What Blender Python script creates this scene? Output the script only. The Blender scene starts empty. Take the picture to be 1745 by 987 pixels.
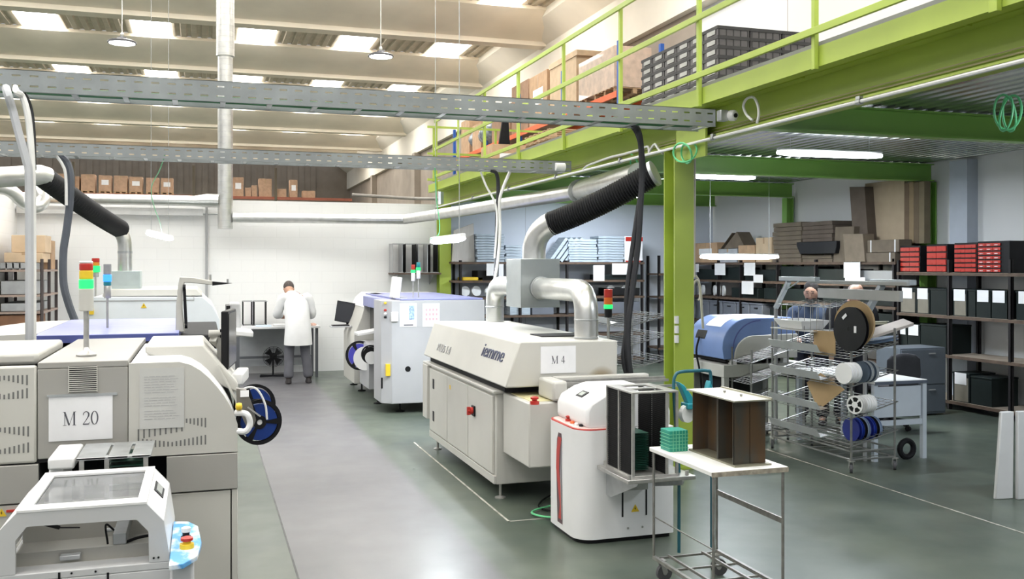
import bpy, bmesh, math, random
from mathutils import Vector, Matrix
SC = bpy.context.scene
C = SC.collection
random.seed(7)
PI = math.pi
# ------------------------------------------------------------ camera
TH = math.radians(17.95); FPX = 1628.0; CX = 872.5; HY = 453.0; CH = 1.9
cd = bpy.data.cameras.new('camera'); cam = bpy.data.objects.new('camera', cd); C.objects.link(cam)
cd.sensor_width = 36.0; cd.lens = FPX / 1745 * 36.0; cd.shift_y = -(493.5 - HY) / 1745
cd.clip_start = 0.05; cd.clip_end = 300
cam.location = (0, 0, CH); cam.rotation_euler = (PI / 2, 0, -TH)
SC.camera = cam
# ------------------------------------------------------------ world, exposure
w = bpy.data.worlds.new('world'); SC.world = w; w.use_nodes = True
w.node_tree.nodes['Background'].inputs[0].default_value = (0.93, 0.96, 1.0, 1)
w.node_tree.nodes['Background'].inputs[1].default_value = 0.55
SC.view_settings.view_transform = 'Standard'; SC.view_settings.look = 'None'
SC.view_settings.gamma = 1.0; SC.view_settings.use_curve_mapping = False
SC.view_settings.exposure = 0.24
SKYLIGHT = 13.0      # brightness of the daylit roof panels
HIGHBAY = 190.0       # watts per high bay lamp
TUBE = 15.0           # brightness of fluorescent tubes
# ------------------------------------------------------------ measuring helpers (photo pixel -> point on a real plane)
def P(px, py, Y=None, X=None, z=None, d=None):
    t = (px - CX) / FPX
    v = Vector((math.sin(TH) + t * math.cos(TH), math.cos(TH) - t * math.sin(TH), (HY - py) / FPX))
    if Y is not None: d = Y / v.y
    elif X is not None: d = X / v.x
    elif z is not None: d = (z - CH) / v.z
    return Vector((v.x * d, v.y * d, CH + v.z * d))
def XA(px, Y): return P(px, 0, Y=Y).x
def ZA(px, py, Y): return P(px, py, Y=Y).z
# ------------------------------------------------------------ materials
MATS = {}
def mat(name, col, rough=0.5, metal=0.0, var=0.06, scale=6.0, bump=0.0, emit=0.0, alpha=1.0, trans=0.0, coat=0.0, stretch=None, ecol=None):
    if name in MATS: return MATS[name]
    m = bpy.data.materials.new(name); m.use_nodes = True; nt = m.node_tree; b = nt.nodes['Principled BSDF']
    b.inputs['Roughness'].default_value = rough; b.inputs['Metallic'].default_value = metal
    b.inputs['Base Color'].default_value = (*col, 1); b.inputs['Alpha'].default_value = alpha
    b.inputs['Transmission Weight'].default_value = trans; b.inputs['Coat Weight'].default_value = coat
    if max(col) < .06 and rough > .35: b.inputs['Specular IOR Level'].default_value = 0.2
    if emit:
        b.inputs['Emission Color'].default_value = (*(ecol or col), 1); b.inputs['Emission Strength'].default_value = emit
    if var or bump:
        tc = nt.nodes.new('ShaderNodeTexCoord'); mp = nt.nodes.new('ShaderNodeMapping'); n = nt.nodes.new('ShaderNodeTexNoise')
        n.inputs['Scale'].default_value = scale; n.inputs['Detail'].default_value = 5
        if stretch: mp.inputs['Scale'].default_value = stretch
        nt.links.new(tc.outputs['Object'], mp.inputs[0]); nt.links.new(mp.outputs[0], n.inputs['Vector'])
        if var:
            r = nt.nodes.new('ShaderNodeValToRGB')
            r.color_ramp.elements[0].position = 0.3; r.color_ramp.elements[1].position = 0.7
            r.color_ramp.elements[0].color = (*[max(0, c * (1 - var * 1.5)) for c in col], 1)
            r.color_ramp.elements[1].color = (*[min(1, c * (1 + var)) for c in col], 1)
            nt.links.new(n.outputs['Fac'], r.inputs[0]); nt.links.new(r.outputs[0], b.inputs['Base Color'])
        if bump:
            bp = nt.nodes.new('ShaderNodeBump'); bp.inputs['Strength'].default_value = bump; bp.inputs['Distance'].default_value = 0.01
            nt.links.new(n.outputs['Fac'], bp.inputs['Height']); nt.links.new(bp.outputs[0], b.inputs['Normal'])
    MATS[name] = m; return m
def two_tone(name, c1, c2, scale, thresh=0.5, soft=0.08, rough=0.6, metal=0.0, stretch=(1, 1, 1), bump=0.0, detail=6):
    m = mat(name, c1, rough, metal, var=0); nt = m.node_tree; b = nt.nodes['Principled BSDF']
    tc = nt.nodes.new('ShaderNodeTexCoord'); mp = nt.nodes.new('ShaderNodeMapping'); n = nt.nodes.new('ShaderNodeTexNoise')
    mp.inputs['Scale'].default_value = stretch; n.inputs['Scale'].default_value = scale; n.inputs['Detail'].default_value = detail
    r = nt.nodes.new('ShaderNodeValToRGB'); r.color_ramp.elements[0].position = thresh - soft; r.color_ramp.elements[1].position = thresh + soft
    r.color_ramp.elements[0].color = (*c1, 1); r.color_ramp.elements[1].color = (*c2, 1)
    nt.links.new(tc.outputs['Object'], mp.inputs[0]); nt.links.new(mp.outputs[0], n.inputs['Vector']); nt.links.new(n.outputs['Fac'], r.inputs[0]); nt.links.new(r.outputs[0], b.inputs['Base Color'])
    return m
WHITE = mat('white_paint', (0.78, 0.78, 0.77), 0.5, var=0.03, scale=2)
CREAM = mat('cream_enamel', (0.55, 0.54, 0.50), 0.40, var=0.03, scale=3)
CREAM_D = mat('warm_grey_enamel', (0.35, 0.34, 0.315), 0.42, var=0.03, scale=3)
GREYP = mat('light_grey_enamel', (0.55, 0.555, 0.565), 0.4, var=0.03, scale=3)
GREYQ = mat('cool_grey_enamel', (0.44, 0.445, 0.465), 0.42, var=0.03, scale=3)
GREYM = mat('mid_grey_enamel', (0.36, 0.365, 0.37), 0.45, var=0.04, scale=3)
SHELLW = mat('white_shell', (0.80, 0.80, 0.80), 0.35, var=0.02, scale=3)
BLACK = mat('black_plastic', (0.012, 0.012, 0.014), 0.4, var=0.1)
BLACKM = mat('black_matte', (0.012, 0.012, 0.013), 0.7, var=0.15)
DARK = mat('dark_cavity', (0.03, 0.03, 0.032), 0.7, var=0.1)
RUBBER = mat('grey_rubber', (0.08, 0.08, 0.085), 0.7, var=0.1)
GALV = mat('galvanised_steel', (0.50, 0.515, 0.52), 0.38, 0.75, var=0.12, scale=9)
TRAYM = mat('tray_steel', (0.28, 0.30, 0.30), 0.42, 0.55, var=0.1, scale=5)
DUCTM = mat('spiral_duct_steel', (0.66, 0.66, 0.64), 0.33, 0.85, var=0.08, scale=8)
CHROME = mat('bright_wire_steel', (0.27, 0.27, 0.26), 0.38, 0.7, var=0.1, scale=20)
STEEL = mat('brushed_steel', (0.52, 0.51, 0.49), 0.35, 0.7, var=0.1, scale=20)
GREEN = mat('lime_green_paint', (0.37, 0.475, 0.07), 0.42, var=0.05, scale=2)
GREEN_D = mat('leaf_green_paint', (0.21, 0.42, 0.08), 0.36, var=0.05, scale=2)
CARD = mat('cardboard', (0.50, 0.33, 0.20), 0.8, var=0.1, scale=5)
CARD_L = mat('pale_cardboard', (0.60, 0.45, 0.30), 0.8, var=0.08, scale=5)
CARD_G = mat('dull_cardboard', (0.17, 0.135, 0.10), 0.85, var=0.12, scale=5)
PAPER = mat('paper', (0.82, 0.82, 0.84), 0.6, var=0.03, scale=8)
INK = mat('grey_ink', (0.10, 0.10, 0.12), 0.6, var=0)
INK_L = mat('pale_print', (0.40, 0.40, 0.40), 0.6, var=0)
RED = mat('red_plastic', (0.48, 0.03, 0.02), 0.35, var=0.05)
YEL = mat('yellow_plastic', (0.80, 0.55, 0.03), 0.4, var=0.05)
ORANGE = mat('orange_beam_paint', (0.75, 0.13, 0.03), 0.45, var=0.06)
BLUEP = mat('blue_upright_paint', (0.02, 0.10, 0.42), 0.45, var=0.06)
LAV = mat('lavender_blue_enamel', (0.23, 0.25, 0.48), 0.42, var=0.04)
NAVYB = mat('deep_blue_enamel', (0.09, 0.11, 0.32), 0.4, var=0.05)
BROWN = mat('brown_shelf_board', (0.10, 0.065, 0.045), 0.7, var=0.2, scale=12)
RACKM = mat('dark_rack_paint', (0.022, 0.02, 0.022), 0.5, var=0.1)
WOOD = mat('pallet_wood', (0.42, 0.28, 0.16), 0.8, var=0.2, scale=10, stretch=(1, 6, 1))
PCB = mat('green_board', (0.012, 0.09, 0.06), 0.4, var=0.15, scale=30)
LIT_W = mat('lit_tube', (1, 1, 1), 0.4, var=0, emit=TUBE, ecol=(0.92, 0.97, 1.0))
LIT_Y = mat('lit_warm_tube', (1, 1, 0.9), 0.4, var=0, emit=TUBE * .8, ecol=(1.0, 0.98, 0.84))
LIT_G = mat('lit_green', (0.02, 0.35, 0.1), 0.4, var=0, emit=1.3, ecol=(0.015, .9, 0.14))
LIT_B = mat('lit_blue', (0.05, 0.2, .6), 0.4, var=0, emit=1.8, ecol=(0.03, 0.22, 1.0))
# ------------------------------------------------------------ mesh builder
class G:
    def __init__(s): s.v = []; s.f = []; s.m = []; s.mi = 0; s.M = None
    def add(s, vs, fs):
        o = len(s.v)
        s.v += [(s.M @ Vector(v)) if s.M else Vector(v) for v in vs]
        for f in fs: s.f.append([i + o for i in f]); s.m.append(s.mi)
        return s
    def box(s, x0, x1, y0, y1, z0, z1):
        vs = [(x, y, z) for z in (z0, z1) for y in (y0, y1) for x in (x0, x1)]
        return s.add(vs, [(0, 2, 3, 1), (4, 5, 7, 6), (0, 1, 5, 4), (2, 6, 7, 3), (0, 4, 6, 2), (1, 3, 7, 5)])
    def cb(s, c, d): return s.box(c[0]-d[0]/2, c[0]+d[0]/2, c[1]-d[1]/2, c[1]+d[1]/2, c[2]-d[2]/2, c[2]+d[2]/2)
    def prism(s, poly, ax, a, b):
        n = len(poly)
        def mk(p, t): return (t, p[0], p[1]) if ax == 'x' else (p[0], t, p[1]) if ax == 'y' else (p[0], p[1], t)
        vs = [mk(p, a) for p in poly] + [mk(p, b) for p in poly]
        return s.add(vs, [tuple(range(n)), tuple(range(2 * n - 1, n - 1, -1))] + [(i, (i + 1) % n, n + (i + 1) % n, n + i) for i in range(n)])
    def sheet(s, line, ax, a, b, t=0.004):       # thin bent sheet: open line in section, offset by t, extruded
        up = [(p[0], p[1] + t) for p in reversed(line)]
        return s.strip(line, ax, a, b, t)
    def strip(s, line, ax, a, b, t=0.004, nrm=None):
        def mk(p, q): return (q, p[0], p[1]) if ax == 'x' else (p[0], q, p[1]) if ax == 'y' else (p[0], p[1], q)
        n = len(line); off = []
        for i in range(n):
            p0 = Vector(line[max(i - 1, 0)]); p1 = Vector(line[min(i + 1, n - 1)]); d = (p1 - p0).normalized()
            off.append((line[i][0] - d.y * t, line[i][1] + d.x * t))
        vs = []
        for i in range(n): vs += [mk(line[i], a), mk(line[i], b), mk(off[i], b), mk(off[i], a)]
        fs = []
        for i in range(n - 1):
            o = i * 4
            for k in range(4): fs.append((o + k, o + (k + 1) % 4, o + 4 + (k + 1) % 4, o + 4 + k))
        fs += [(0, 3, 2, 1), (4 * n - 4, 4 * n - 3, 4 * n - 2, 4 * n - 1)]
        return s.add(vs, fs)
    def bar(s, p0, p1, w, h=None, up=(0, 0, 1)):
        h = h or w; p0 = Vector(p0); p1 = Vector(p1); d = (p1 - p0).normalized(); u = Vector(up)
        if abs(d.dot(u)) > .98: u = Vector((0, 1, 0))
        a = d.cross(u).normalized() * w / 2; b = a.cross(d).normalized() * h / 2
        vs = [p + i * a + j * b for p in (p0, p1) for (i, j) in ((-1, -1), (1, -1), (1, 1), (-1, 1))]
        return s.add(vs, [(3, 2, 1, 0), (4, 5, 6, 7)] + [(i, (i + 1) % 4, 4 + (i + 1) % 4, 4 + i) for i in range(4)])
    def tube(s, pts, r, n=12, closed=False, cap=True):
        pts = [Vector(p) for p in pts]; k = len(pts); rs = r if isinstance(r, (list, tuple)) else [r] * k
        tn = []
        for i in range(k):
            a = pts[(i - 1) % k] if (closed or i) else pts[i]; b = pts[(i + 1) % k] if (closed or i < k - 1) else pts[i]
            tn.append((b - a).normalized())
        u = Vector((0, 0, 1)) if abs(tn[0].z) < .9 else Vector((1, 0, 0))
        u = (u - tn[0] * u.dot(tn[0])).normalized(); vs = []
        for i in range(k):
            u = (u - tn[i] * u.dot(tn[i])).normalized(); w_ = tn[i].cross(u)
            for j in range(n):
                a = 2 * PI * j / n; vs.append(pts[i] + (u * math.cos(a) + w_ * math.sin(a)) * rs[i])
        fs = []
        for i in range(k if closed else k - 1):
            i2 = (i + 1) % k
            for j in range(n): fs.append((i * n + j, i * n + (j + 1) % n, i2 * n + (j + 1) % n, i2 * n + j))
        if cap and not closed: fs += [tuple(range(n - 1, -1, -1)), tuple((k - 1) * n + j for j in range(n))]
        return s.add(vs, fs)
    def cyl(s, p0, p1, r, n=16): return s.tube([p0, p1], r, n)
    def lathe(s, prof, o, ax=(0, 0, 1), n=24, cap=True):
        ax = Vector(ax).normalized(); u = Vector((1, 0, 0)) if abs(ax.x) < .9 else Vector((0, 1, 0))
        u = (u - ax * u.dot(ax)).normalized(); w_ = ax.cross(u); o = Vector(o); vs = []
        for r, h in prof:
            for j in range(n):
                a = 2 * PI * j / n; vs.append(o + ax * h + (u * math.cos(a) + w_ * math.sin(a)) * r)
        fs = [(i * n + j, i * n + (j + 1) % n, (i + 1) * n + (j + 1) % n, (i + 1) * n + j) for i in range(len(prof) - 1) for j in range(n)]
        if cap: fs += [tuple(range(n - 1, -1, -1)), tuple((len(prof) - 1) * n + j for j in range(n))]
        return s.add(vs, fs)
    def mesh(s, me, M4):
        old = s.M; s.M = None
        s.add([M4 @ v.co for v in me.vertices], [tuple(p.vertices) for p in me.polygons]); s.M = old; return s
    def build(s, name, m, parent=None, bevel=0.0, smooth=True, local=False, seg=2, weld=False):
        me = bpy.data.meshes.new(name); o = bpy.data.objects.new(name, me); C.objects.link(o)
        off = Vector((0, 0, 0))
        if parent:
            r = parent
            while r.parent: r = r.parent
            off = r.location.copy(); o.parent = parent
        elif not local:
            xs = [v.x for v in s.v]; ys = [v.y for v in s.v]; zs = [v.z for v in s.v]
            off = Vector(((min(xs) + max(xs)) / 2, (min(ys) + max(ys)) / 2, min(zs))); o.location = off
        bm = bmesh.new(); vv = [bm.verts.new(v - off) for v in s.v]
        for f, mi in zip(s.f, s.m):
            try: ff = bm.faces.new([vv[i] for i in f]); ff.material_index = mi; ff.smooth = smooth
            except ValueError: pass
        if weld: bmesh.ops.remove_doubles(bm, verts=bm.verts, dist=0.0003)
        bmesh.ops.recalc_face_normals(bm, faces=bm.faces)
        if smooth:
            for e in bm.edges:
                if len(e.link_faces) != 2 or e.calc_face_angle(0) > 0.6: e.smooth = False
        bm.to_mesh(me); bm.free()
        for q in (m if isinstance(m, (list, tuple)) else [m]): me.materials.append(q)
        if bevel:
            b = o.modifiers.new('bevel', 'BEVEL'); b.width = bevel; b.segments = seg; b.limit_method = 'ANGLE'; b.angle_limit = 0.7
        return o
def tag(o, label=None, cat=None, group=None, kind=None):
    if label: o['label'] = label
    if cat: o['category'] = cat
    if group: o['group'] = group
    if kind: o['kind'] = kind
    return o
def thing(name, label, cat, loc=(0, 0, 0), group=None):
    o = bpy.data.objects.new(name, None); o.empty_display_size = .1; C.objects.link(o); o.location = loc
    return tag(o, label, cat, group)
def dup(r, loc, rz=None, label=None, group=None, name=None):
    def cp(o, par):
        c = o.copy(); C.objects.link(c); c.parent = par
        for ch in list(o.children): cp(ch, c)
        return c
    c = cp(r, None); c.location = loc
    if rz is not None: c.rotation_euler = (0, 0, rz)
    return tag(c, label, None, group)
def struct(g, name, m, **k): return tag(g.build(name, m, **k), kind='structure')
def solo(g, name, m, label, cat, group=None, **k): return tag(g.build(name, m, **k), label, cat, group)
def arc(c, r, a0, a1, n=8): return [(c[0] + r * math.cos(math.radians(a0 + (a1 - a0) * i / n)), c[1] + r * math.sin(math.radians(a0 + (a1 - a0) * i / n))) for i in range(n + 1)]
def smoothpath(pts, n=6):                       # Catmull-Rom through the points
    p = [Vector(q) for q in pts]; p = [p[0] * 2 - p[1]] + p + [p[-1] * 2 - p[-2]]; out = []
    for i in range(1, len(p) - 2):
        for k in range(n):
            t = k / n; a, b, c, d = p[i - 1:i + 3]
            out.append(0.5 * ((2 * b) + (c - a) * t + (2 * a - 5 * b + 4 * c - d) * t * t + (3 * b - a - 3 * c + d) * t ** 3))
    out.append(p[-2]); return out
_tc = {}
def textmesh(s):
    if s in _tc: return _tc[s]
    cu = bpy.data.curves.new('t', 'FONT'); cu.body = s; cu.size = 1; cu.extrude = 0.004; cu.align_x = 'CENTER'; cu.align_y = 'CENTER'
    ob = bpy.data.objects.new('t', cu); C.objects.link(ob); bpy.context.view_layer.update()
    me = bpy.data.meshes.new_from_object(ob); bpy.data.objects.remove(ob); _tc[s] = me; return me
def textat(g, s, o, right, up, size, sx=1.0, shear=0.0):
    r = Vector(right).normalized(); u = Vector(up).normalized(); n = r.cross(u)
    M4 = Matrix(((r.x*size*sx, (u.x + r.x*shear)*size, n.x, o[0]), (r.y*size*sx, (u.y + r.y*shear)*size, n.y, o[1]), (r.z*size*sx, (u.z + r.z*shear)*size, n.z, o[2]), (0, 0, 0, 1)))
    g.mesh(textmesh(s), M4)
# ============================================================ STRUCTURE
FLX0, FLX1 = 0.56, 1.74
def floor_mat():
    m = bpy.data.materials.new('polished_resin_floor'); m.use_nodes = True; nt = m.node_tree; N = nt.nodes.new; L = nt.links.new
    b = nt.nodes['Principled BSDF']; tc = N('ShaderNodeTexCoord'); sp = N('ShaderNodeSeparateXYZ'); L(tc.outputs['Object'], sp.inputs[0])
    def noise(sc, st, det=6):
        mp = N('ShaderNodeMapping'); mp.inputs['Scale'].default_value = st; n = N('ShaderNodeTexNoise'); n.inputs['Scale'].default_value = sc; n.inputs['Detail'].default_value = det
        L(tc.outputs['Object'], mp.inputs[0]); L(mp.outputs[0], n.inputs['Vector']); return n
    def ramp(src, c0, c1, p0, p1):
        r = N('ShaderNodeValToRGB'); r.color_ramp.elements[0].position = p0; r.color_ramp.elements[1].position = p1
        r.color_ramp.elements[0].color = (*c0, 1); r.color_ramp.elements[1].color = (*c1, 1); L(src, r.inputs[0]); return r
    n1 = noise(1.3, (1, 1, 1)); green = ramp(n1.outputs['Fac'], (0.060, 0.078, 0.066), (0.115, 0.135, 0.105), .30, .72)
    n2 = noise(1.0, (1.5, .6, 1)); grey = ramp(n2.outputs['Fac'], (0.115, 0.113, 0.124), (0.16, 0.156, 0.162), .3, .7)
    nb = noise(2.5, (1, 1, 1), 3)
    wob = N('ShaderNodeMath'); wob.operation = 'MULTIPLY_ADD'; wob.inputs[1].default_value = .07; L(nb.outputs['Fac'], wob.inputs[0]); L(sp.outputs['X'], wob.inputs[2])
    a = N('ShaderNodeMath'); a.operation = 'GREATER_THAN'; a.inputs[1].default_value = FLX0; L(sp.outputs['X'], a.inputs[0])
    c = N('ShaderNodeMapRange'); c.inputs[1].default_value = FLX1 + .09; c.inputs[2].default_value = FLX1 - .0; L(wob.outputs[0], c.inputs[0])
    mm = N('ShaderNodeMath'); mm.operation = 'MULTIPLY'; L(a.outputs[0], mm.inputs[0]); L(c.outputs[0], mm.inputs[1])
    mix = N('ShaderNodeMix'); mix.data_type = 'RGBA'; L(mm.outputs[0], mix.inputs['Factor']); L(green.outputs[0], mix.inputs['A']); L(grey.outputs[0], mix.inputs['B'])
    L(mix.outputs['Result'], b.inputs['Base Color'])
    n3 = noise(3.0, (1, 1, 1)); mr = N('ShaderNodeMapRange'); mr.inputs[3].default_value = .22; mr.inputs[4].default_value = .42; L(n3.outputs['Fac'], mr.inputs[0]); L(mr.outputs[0], b.inputs['Roughness'])
    b.inputs['Specular IOR Level'].default_value = 0.38
    return m
g = G(); g.box(-30, 10.4, -10, 72, -.2, 0); fl = struct(g, 'floor', floor_mat()); 
# object coordinates of the floor start at its own origin -> move origin to world zero
fl.data.transform(Matrix.Translation(fl.location)); fl.location = (0, 0, 0)
LINEM = mat('pale_floor_line', (0.42, 0.41, 0.36), 0.6, var=0.3, scale=9)
JOINT = mat('floor_joint_filler', (0.12, 0.12, 0.12), 0.7, var=0.2)
g = G(); g.box(.548, .560, -4, 17, 0, .0015); struct(g, 'trim_1', JOINT)
g = G(); g.box(2.155, 2.172, 6.75, 10.1, 0, .002); g.box(2.155, 2.45, 6.75, 6.765, 0, .002); struct(g, 'trim_2', LINEM)
g = G(); g.box(5.54, 5.556, 2, 9.6, 0, .002); struct(g, 'trim_3', LINEM)
# walls
def block_mat(name, c1, c2, mort, bw=.4, bh=.2, rough=.7, ms=.006, axis='xz'):
    m = bpy.data.materials.new(name); m.use_nodes = True; nt = m.node_tree; N = nt.nodes.new; L = nt.links.new; b = nt.nodes['Principled BSDF']; b.inputs['Roughness'].default_value = rough
    tc = N('ShaderNodeTexCoord'); sp = N('ShaderNodeSeparateXYZ'); cb = N('ShaderNodeCombineXYZ'); L(tc.outputs['Object'], sp.inputs[0])
    L(sp.outputs['X' if axis[0] == 'x' else 'Y'], cb.inputs[0]); L(sp.outputs['Z'], cb.inputs[1])
    br = N('ShaderNodeTexBrick'); br.inputs['Color1'].default_value = (*c1, 1); br.inputs['Color2'].default_value = (*c2, 1); br.inputs['Mortar'].default_value = (*mort, 1)
    br.inputs['Scale'].default_value = 1; br.inputs['Mortar Size'].default_value = ms; br.inputs['Brick Width'].default_value = bw; br.inputs['Row Height'].default_value = bh
    L(cb.outputs[0], br.inputs['Vector']); L(br.outputs['Color'], b.inputs['Base Color'])
    bp = N('ShaderNodeBump'); bp.inputs['Strength'].default_value = .3; bp.inputs['Distance'].default_value = .004; bp.invert = True; L(br.outputs['Fac'], bp.inputs['Height']); L(bp.outputs[0], b.inputs['Normal'])
    return m
BLK = block_mat('white_painted_block', (.80, .80, .79), (.79, .79, .78), (.765, .765, .755))
BLKY = block_mat('white_painted_block_side', (.80, .80, .79), (.79, .79, .78), (.765, .765, .755), axis='yz')
PANELY = block_mat('precast_wall_panel', (.76, .76, .76), (.74, .74, .74), (.36, .34, .33), bw=5.2, bh=14, ms=.012, axis='yz')
BACKP = block_mat('grey_blue_partition', (.60, .65, .74), (.59, .64, .73), (.40, .42, .48), bw=2.4, bh=3.5, ms=.005)
CONC = mat('beige_precast_concrete', (0.92, 0.83, 0.69), 0.8, var=0.05, scale=.8)
CONC_L = mat('light_precast_concrete', (0.82, 0.77, 0.67), 0.8, var=0.04, scale=.8)
CONC_D = mat('brown_far_cladding', (0.33, 0.28, 0.23), 0.8, var=0.08, scale=1.5)
SHEETM = mat('roof_sheet', (0.60, 0.52, 0.40), 0.6, var=0.08, scale=3)
WY = 17.45
g = G(); g.box(-2.95, 4.25, WY, WY + .2, 0, 3.05); struct(g, 'wall_back', BLK)
g = G(); g.box(4.25, 10, WY, WY + .2, 0, 3.35); struct(g, 'wall_back_partition', BACKP)
g = G(); g.box(-3.1, -2.9, 14.5, WY, 0, 3.05); struct(g, 'wall_left', BLKY)
g = G(); g.box(10, 10.3, -4, 70, 0, 9.3); wr = struct(g, 'wall_right', PANELY)
g = G(); g.box(4.3, 10, -4.2, -4, 0, 3.35); struct(g, 'wall_light_block', WHITE)  # unseen wall added to keep world light out from under the mezzanine
g = G(); g.box(-40, 10, 68, 68.3, 0, 9.5)
for i in range(60): g.box(-40 + i * .8, -40 + i * .8 + .35, 67.93, 68, 0, 9.3)
struct(g, 'wall_far', CONC_D)
g = G(); g.box(9.72, 10, -10, 68, 7.3, 8.47); g.box(9.1, 10.3, -10, 68, 8.9, 9.6); g.prism([(9.1, 8.9), (9.72, 8.47), (10, 8.47), (10, 8.9)], 'y', -10, 68); struct(g, 'trim_4', CONC_L)
g = G()
for y in (33, 45, 57): g.box(9.6, 10, y - .3, y + .3, 0, 7.3)
g.box(9.9, 10, 18, 68, 3.0, 7.3)
struct(g, 'trim_5', CONC_D)
# white pilaster on the right wall under the mezzanine
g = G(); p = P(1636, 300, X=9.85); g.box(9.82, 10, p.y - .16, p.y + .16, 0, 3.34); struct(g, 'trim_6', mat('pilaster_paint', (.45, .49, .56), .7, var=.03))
# roof beams (wing shaped) and roof sheets with daylight panels
BE = 6.8; n = 7
for k in range(-4, 7):
    y0 = 20.4 + BE * k
    prof = [(-.5, 8.42), (0, 8.42), (0, 8.5), (.22, 8.62), (.9, 8.72), (1.7, 9.0), (1.7, 9.1), (.8, 8.95), (-.25, 8.9), (-1.3, 8.95), (-2.2, 9.12), (-2.2, 9.02), (-1.4, 8.74), (-.72, 8.62), (-.5, 8.55)]
    g = G(); g.prism([(y0 + a, b) for a, b in prof], 'x', -40, 9.72)
    struct(g, 'trim_%d' % n, CONC, smooth=True); n += 1
win = 1
SKYM = mat('daylit_roof_panel', (1, 1, 1), 0.5, var=0, emit=SKYLIGHT, ecol=(1.0, 0.985, 0.95))
for k in range(-4, 6):
    y0 = 20.4 + BE * k + 1.55; y1 = 20.4 + BE * (k + 1) - 2.1
    g = G(); line = []; x = -40.0
    while x < 9.15: line += [(x, 9.1), (x + .14, 9.1), (x + .18, 9.16), (x + .27, 9.16)]; x += .31
    g.strip(line, 'y', y0, y1, .01)
    struct(g, 'ceiling' if k == -4 else 'ceiling_sheet', SHEETM, smooth=False)
    xs = [7.75 - 3.07 * j for j in range(0, 9 if k > -1 else 7)]
    for xc in xs:
        g = G(); g.box(xc - .54, xc + .54, y0 + .02, y1 - .02, 9.06, 9.085)
        o = struct(g, 'window_%d' % win, SKYM); win += 1
# roof light strip lips at far end
# ============================================================ MEZZANINE STEELWORK
def ibeam(g, ax, a, b, c, z0, z1, w, tf=.016, tw=.012):   # ax: run axis; c: centre of web on the other axis
    def bx(lo, hi, zz0, zz1):
        if ax == 'y': g.box(lo, hi, a, b, zz0, zz1)
        else: g.box(a, b, lo, hi, zz0, zz1)
    bx(c - w / 2, c + w / 2, z0, z0 + tf); bx(c - w / 2, c + w / 2, z1 - tf, z1); bx(c - tw / 2, c + tw / 2, z0 + tf, z1 - tf)
def column(x, y, s, h, label, m=GREEN, group=None):
    r = thing('steel_column', label, 'column', (x, y, 0), group)
    g = G(); t = .016
    g.box(x - s/2, x - s/2 + t, y - s/2, y + s/2, .02, h); g.box(x + s/2 - t, x + s/2, y - s/2, y + s/2, .02, h); g.box(x - s/2 + t, x + s/2 - t, y - .006, y + .006, .02, h)
    g.build('column_shaft', m, r)
    g = G(); g.box(x - s*.75, x + s*.75, y - s*.75, y + s*.75, 0, .02); g.build('base_plate', m, r)
    g = G()
    for a in (-1, 1):
        for b in (-1, 1): g.cyl((x + a*s*.62, y + b*s*.62, .02), (x + a*s*.62, y + b*s*.62, .045), .014, 6)
    g.build('anchor_bolts', GALV, r)
    return r
# near column: the broad face seen is a closed web, flanges to the left and right
def boxcolumn(x0, y0, wx, wy, h, label):
    r = thing('steel_column', label, 'column', (x0 + wx/2, y0 + wy/2, 0))
    g = G(); t = .016
    # H section with its flanges parallel to X: the photo shows the flange face and the web recess on the left
    g.box(x0, x0 + wx, y0, y0 + t, .02, h); g.box(x0, x0 + wx, y0 + wy - t, y0 + wy, .02, h); g.box(x0 + wx/2 - .006, x0 + wx/2 + .006, y0 + t, y0 + wy - t, .02, h)
    g.build('column_shaft', GREEN, r)
    g = G(); g.box(x0 - .06, x0 + wx + .06, y0 - .06, y0 + wy + .06, 0, .02); g.build('base_plate', GREEN, r)
    return r
nc = boxcolumn(4.20, 8.03, .2, .22, 3.02, 'nearest tall lime green steel column holding up the mezzanine edge, behind the small trolley')
g = G()
for i, zz in enumerate((1.36, 1.27, 1.18)):
    g.cyl((4.215, 8.02, zz), (4.215, 8.02, zz + .07), .022, 10)
g.build('plug_socket', WHITE, nc)
boxcolumn(4.14, 17.1, .22, .22, 3.02, 'lime green steel column at the far end beside the white block wall')
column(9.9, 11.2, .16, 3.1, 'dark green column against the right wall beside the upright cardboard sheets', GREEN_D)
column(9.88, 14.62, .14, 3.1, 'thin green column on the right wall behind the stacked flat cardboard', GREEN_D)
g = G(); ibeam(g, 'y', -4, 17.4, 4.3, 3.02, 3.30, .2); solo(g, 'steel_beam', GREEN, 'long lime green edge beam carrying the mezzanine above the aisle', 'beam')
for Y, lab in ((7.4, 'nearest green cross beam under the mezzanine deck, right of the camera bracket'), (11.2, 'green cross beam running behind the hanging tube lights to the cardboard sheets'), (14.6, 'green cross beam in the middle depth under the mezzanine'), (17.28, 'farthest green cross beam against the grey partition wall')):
    g = G(); ibeam(g, 'x', 4.4, 9.95, Y, 3.11, 3.355, .14); solo(g, 'steel_beam', GREEN_D, lab, 'beam', 'cross beams under the mezzanine')
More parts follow.
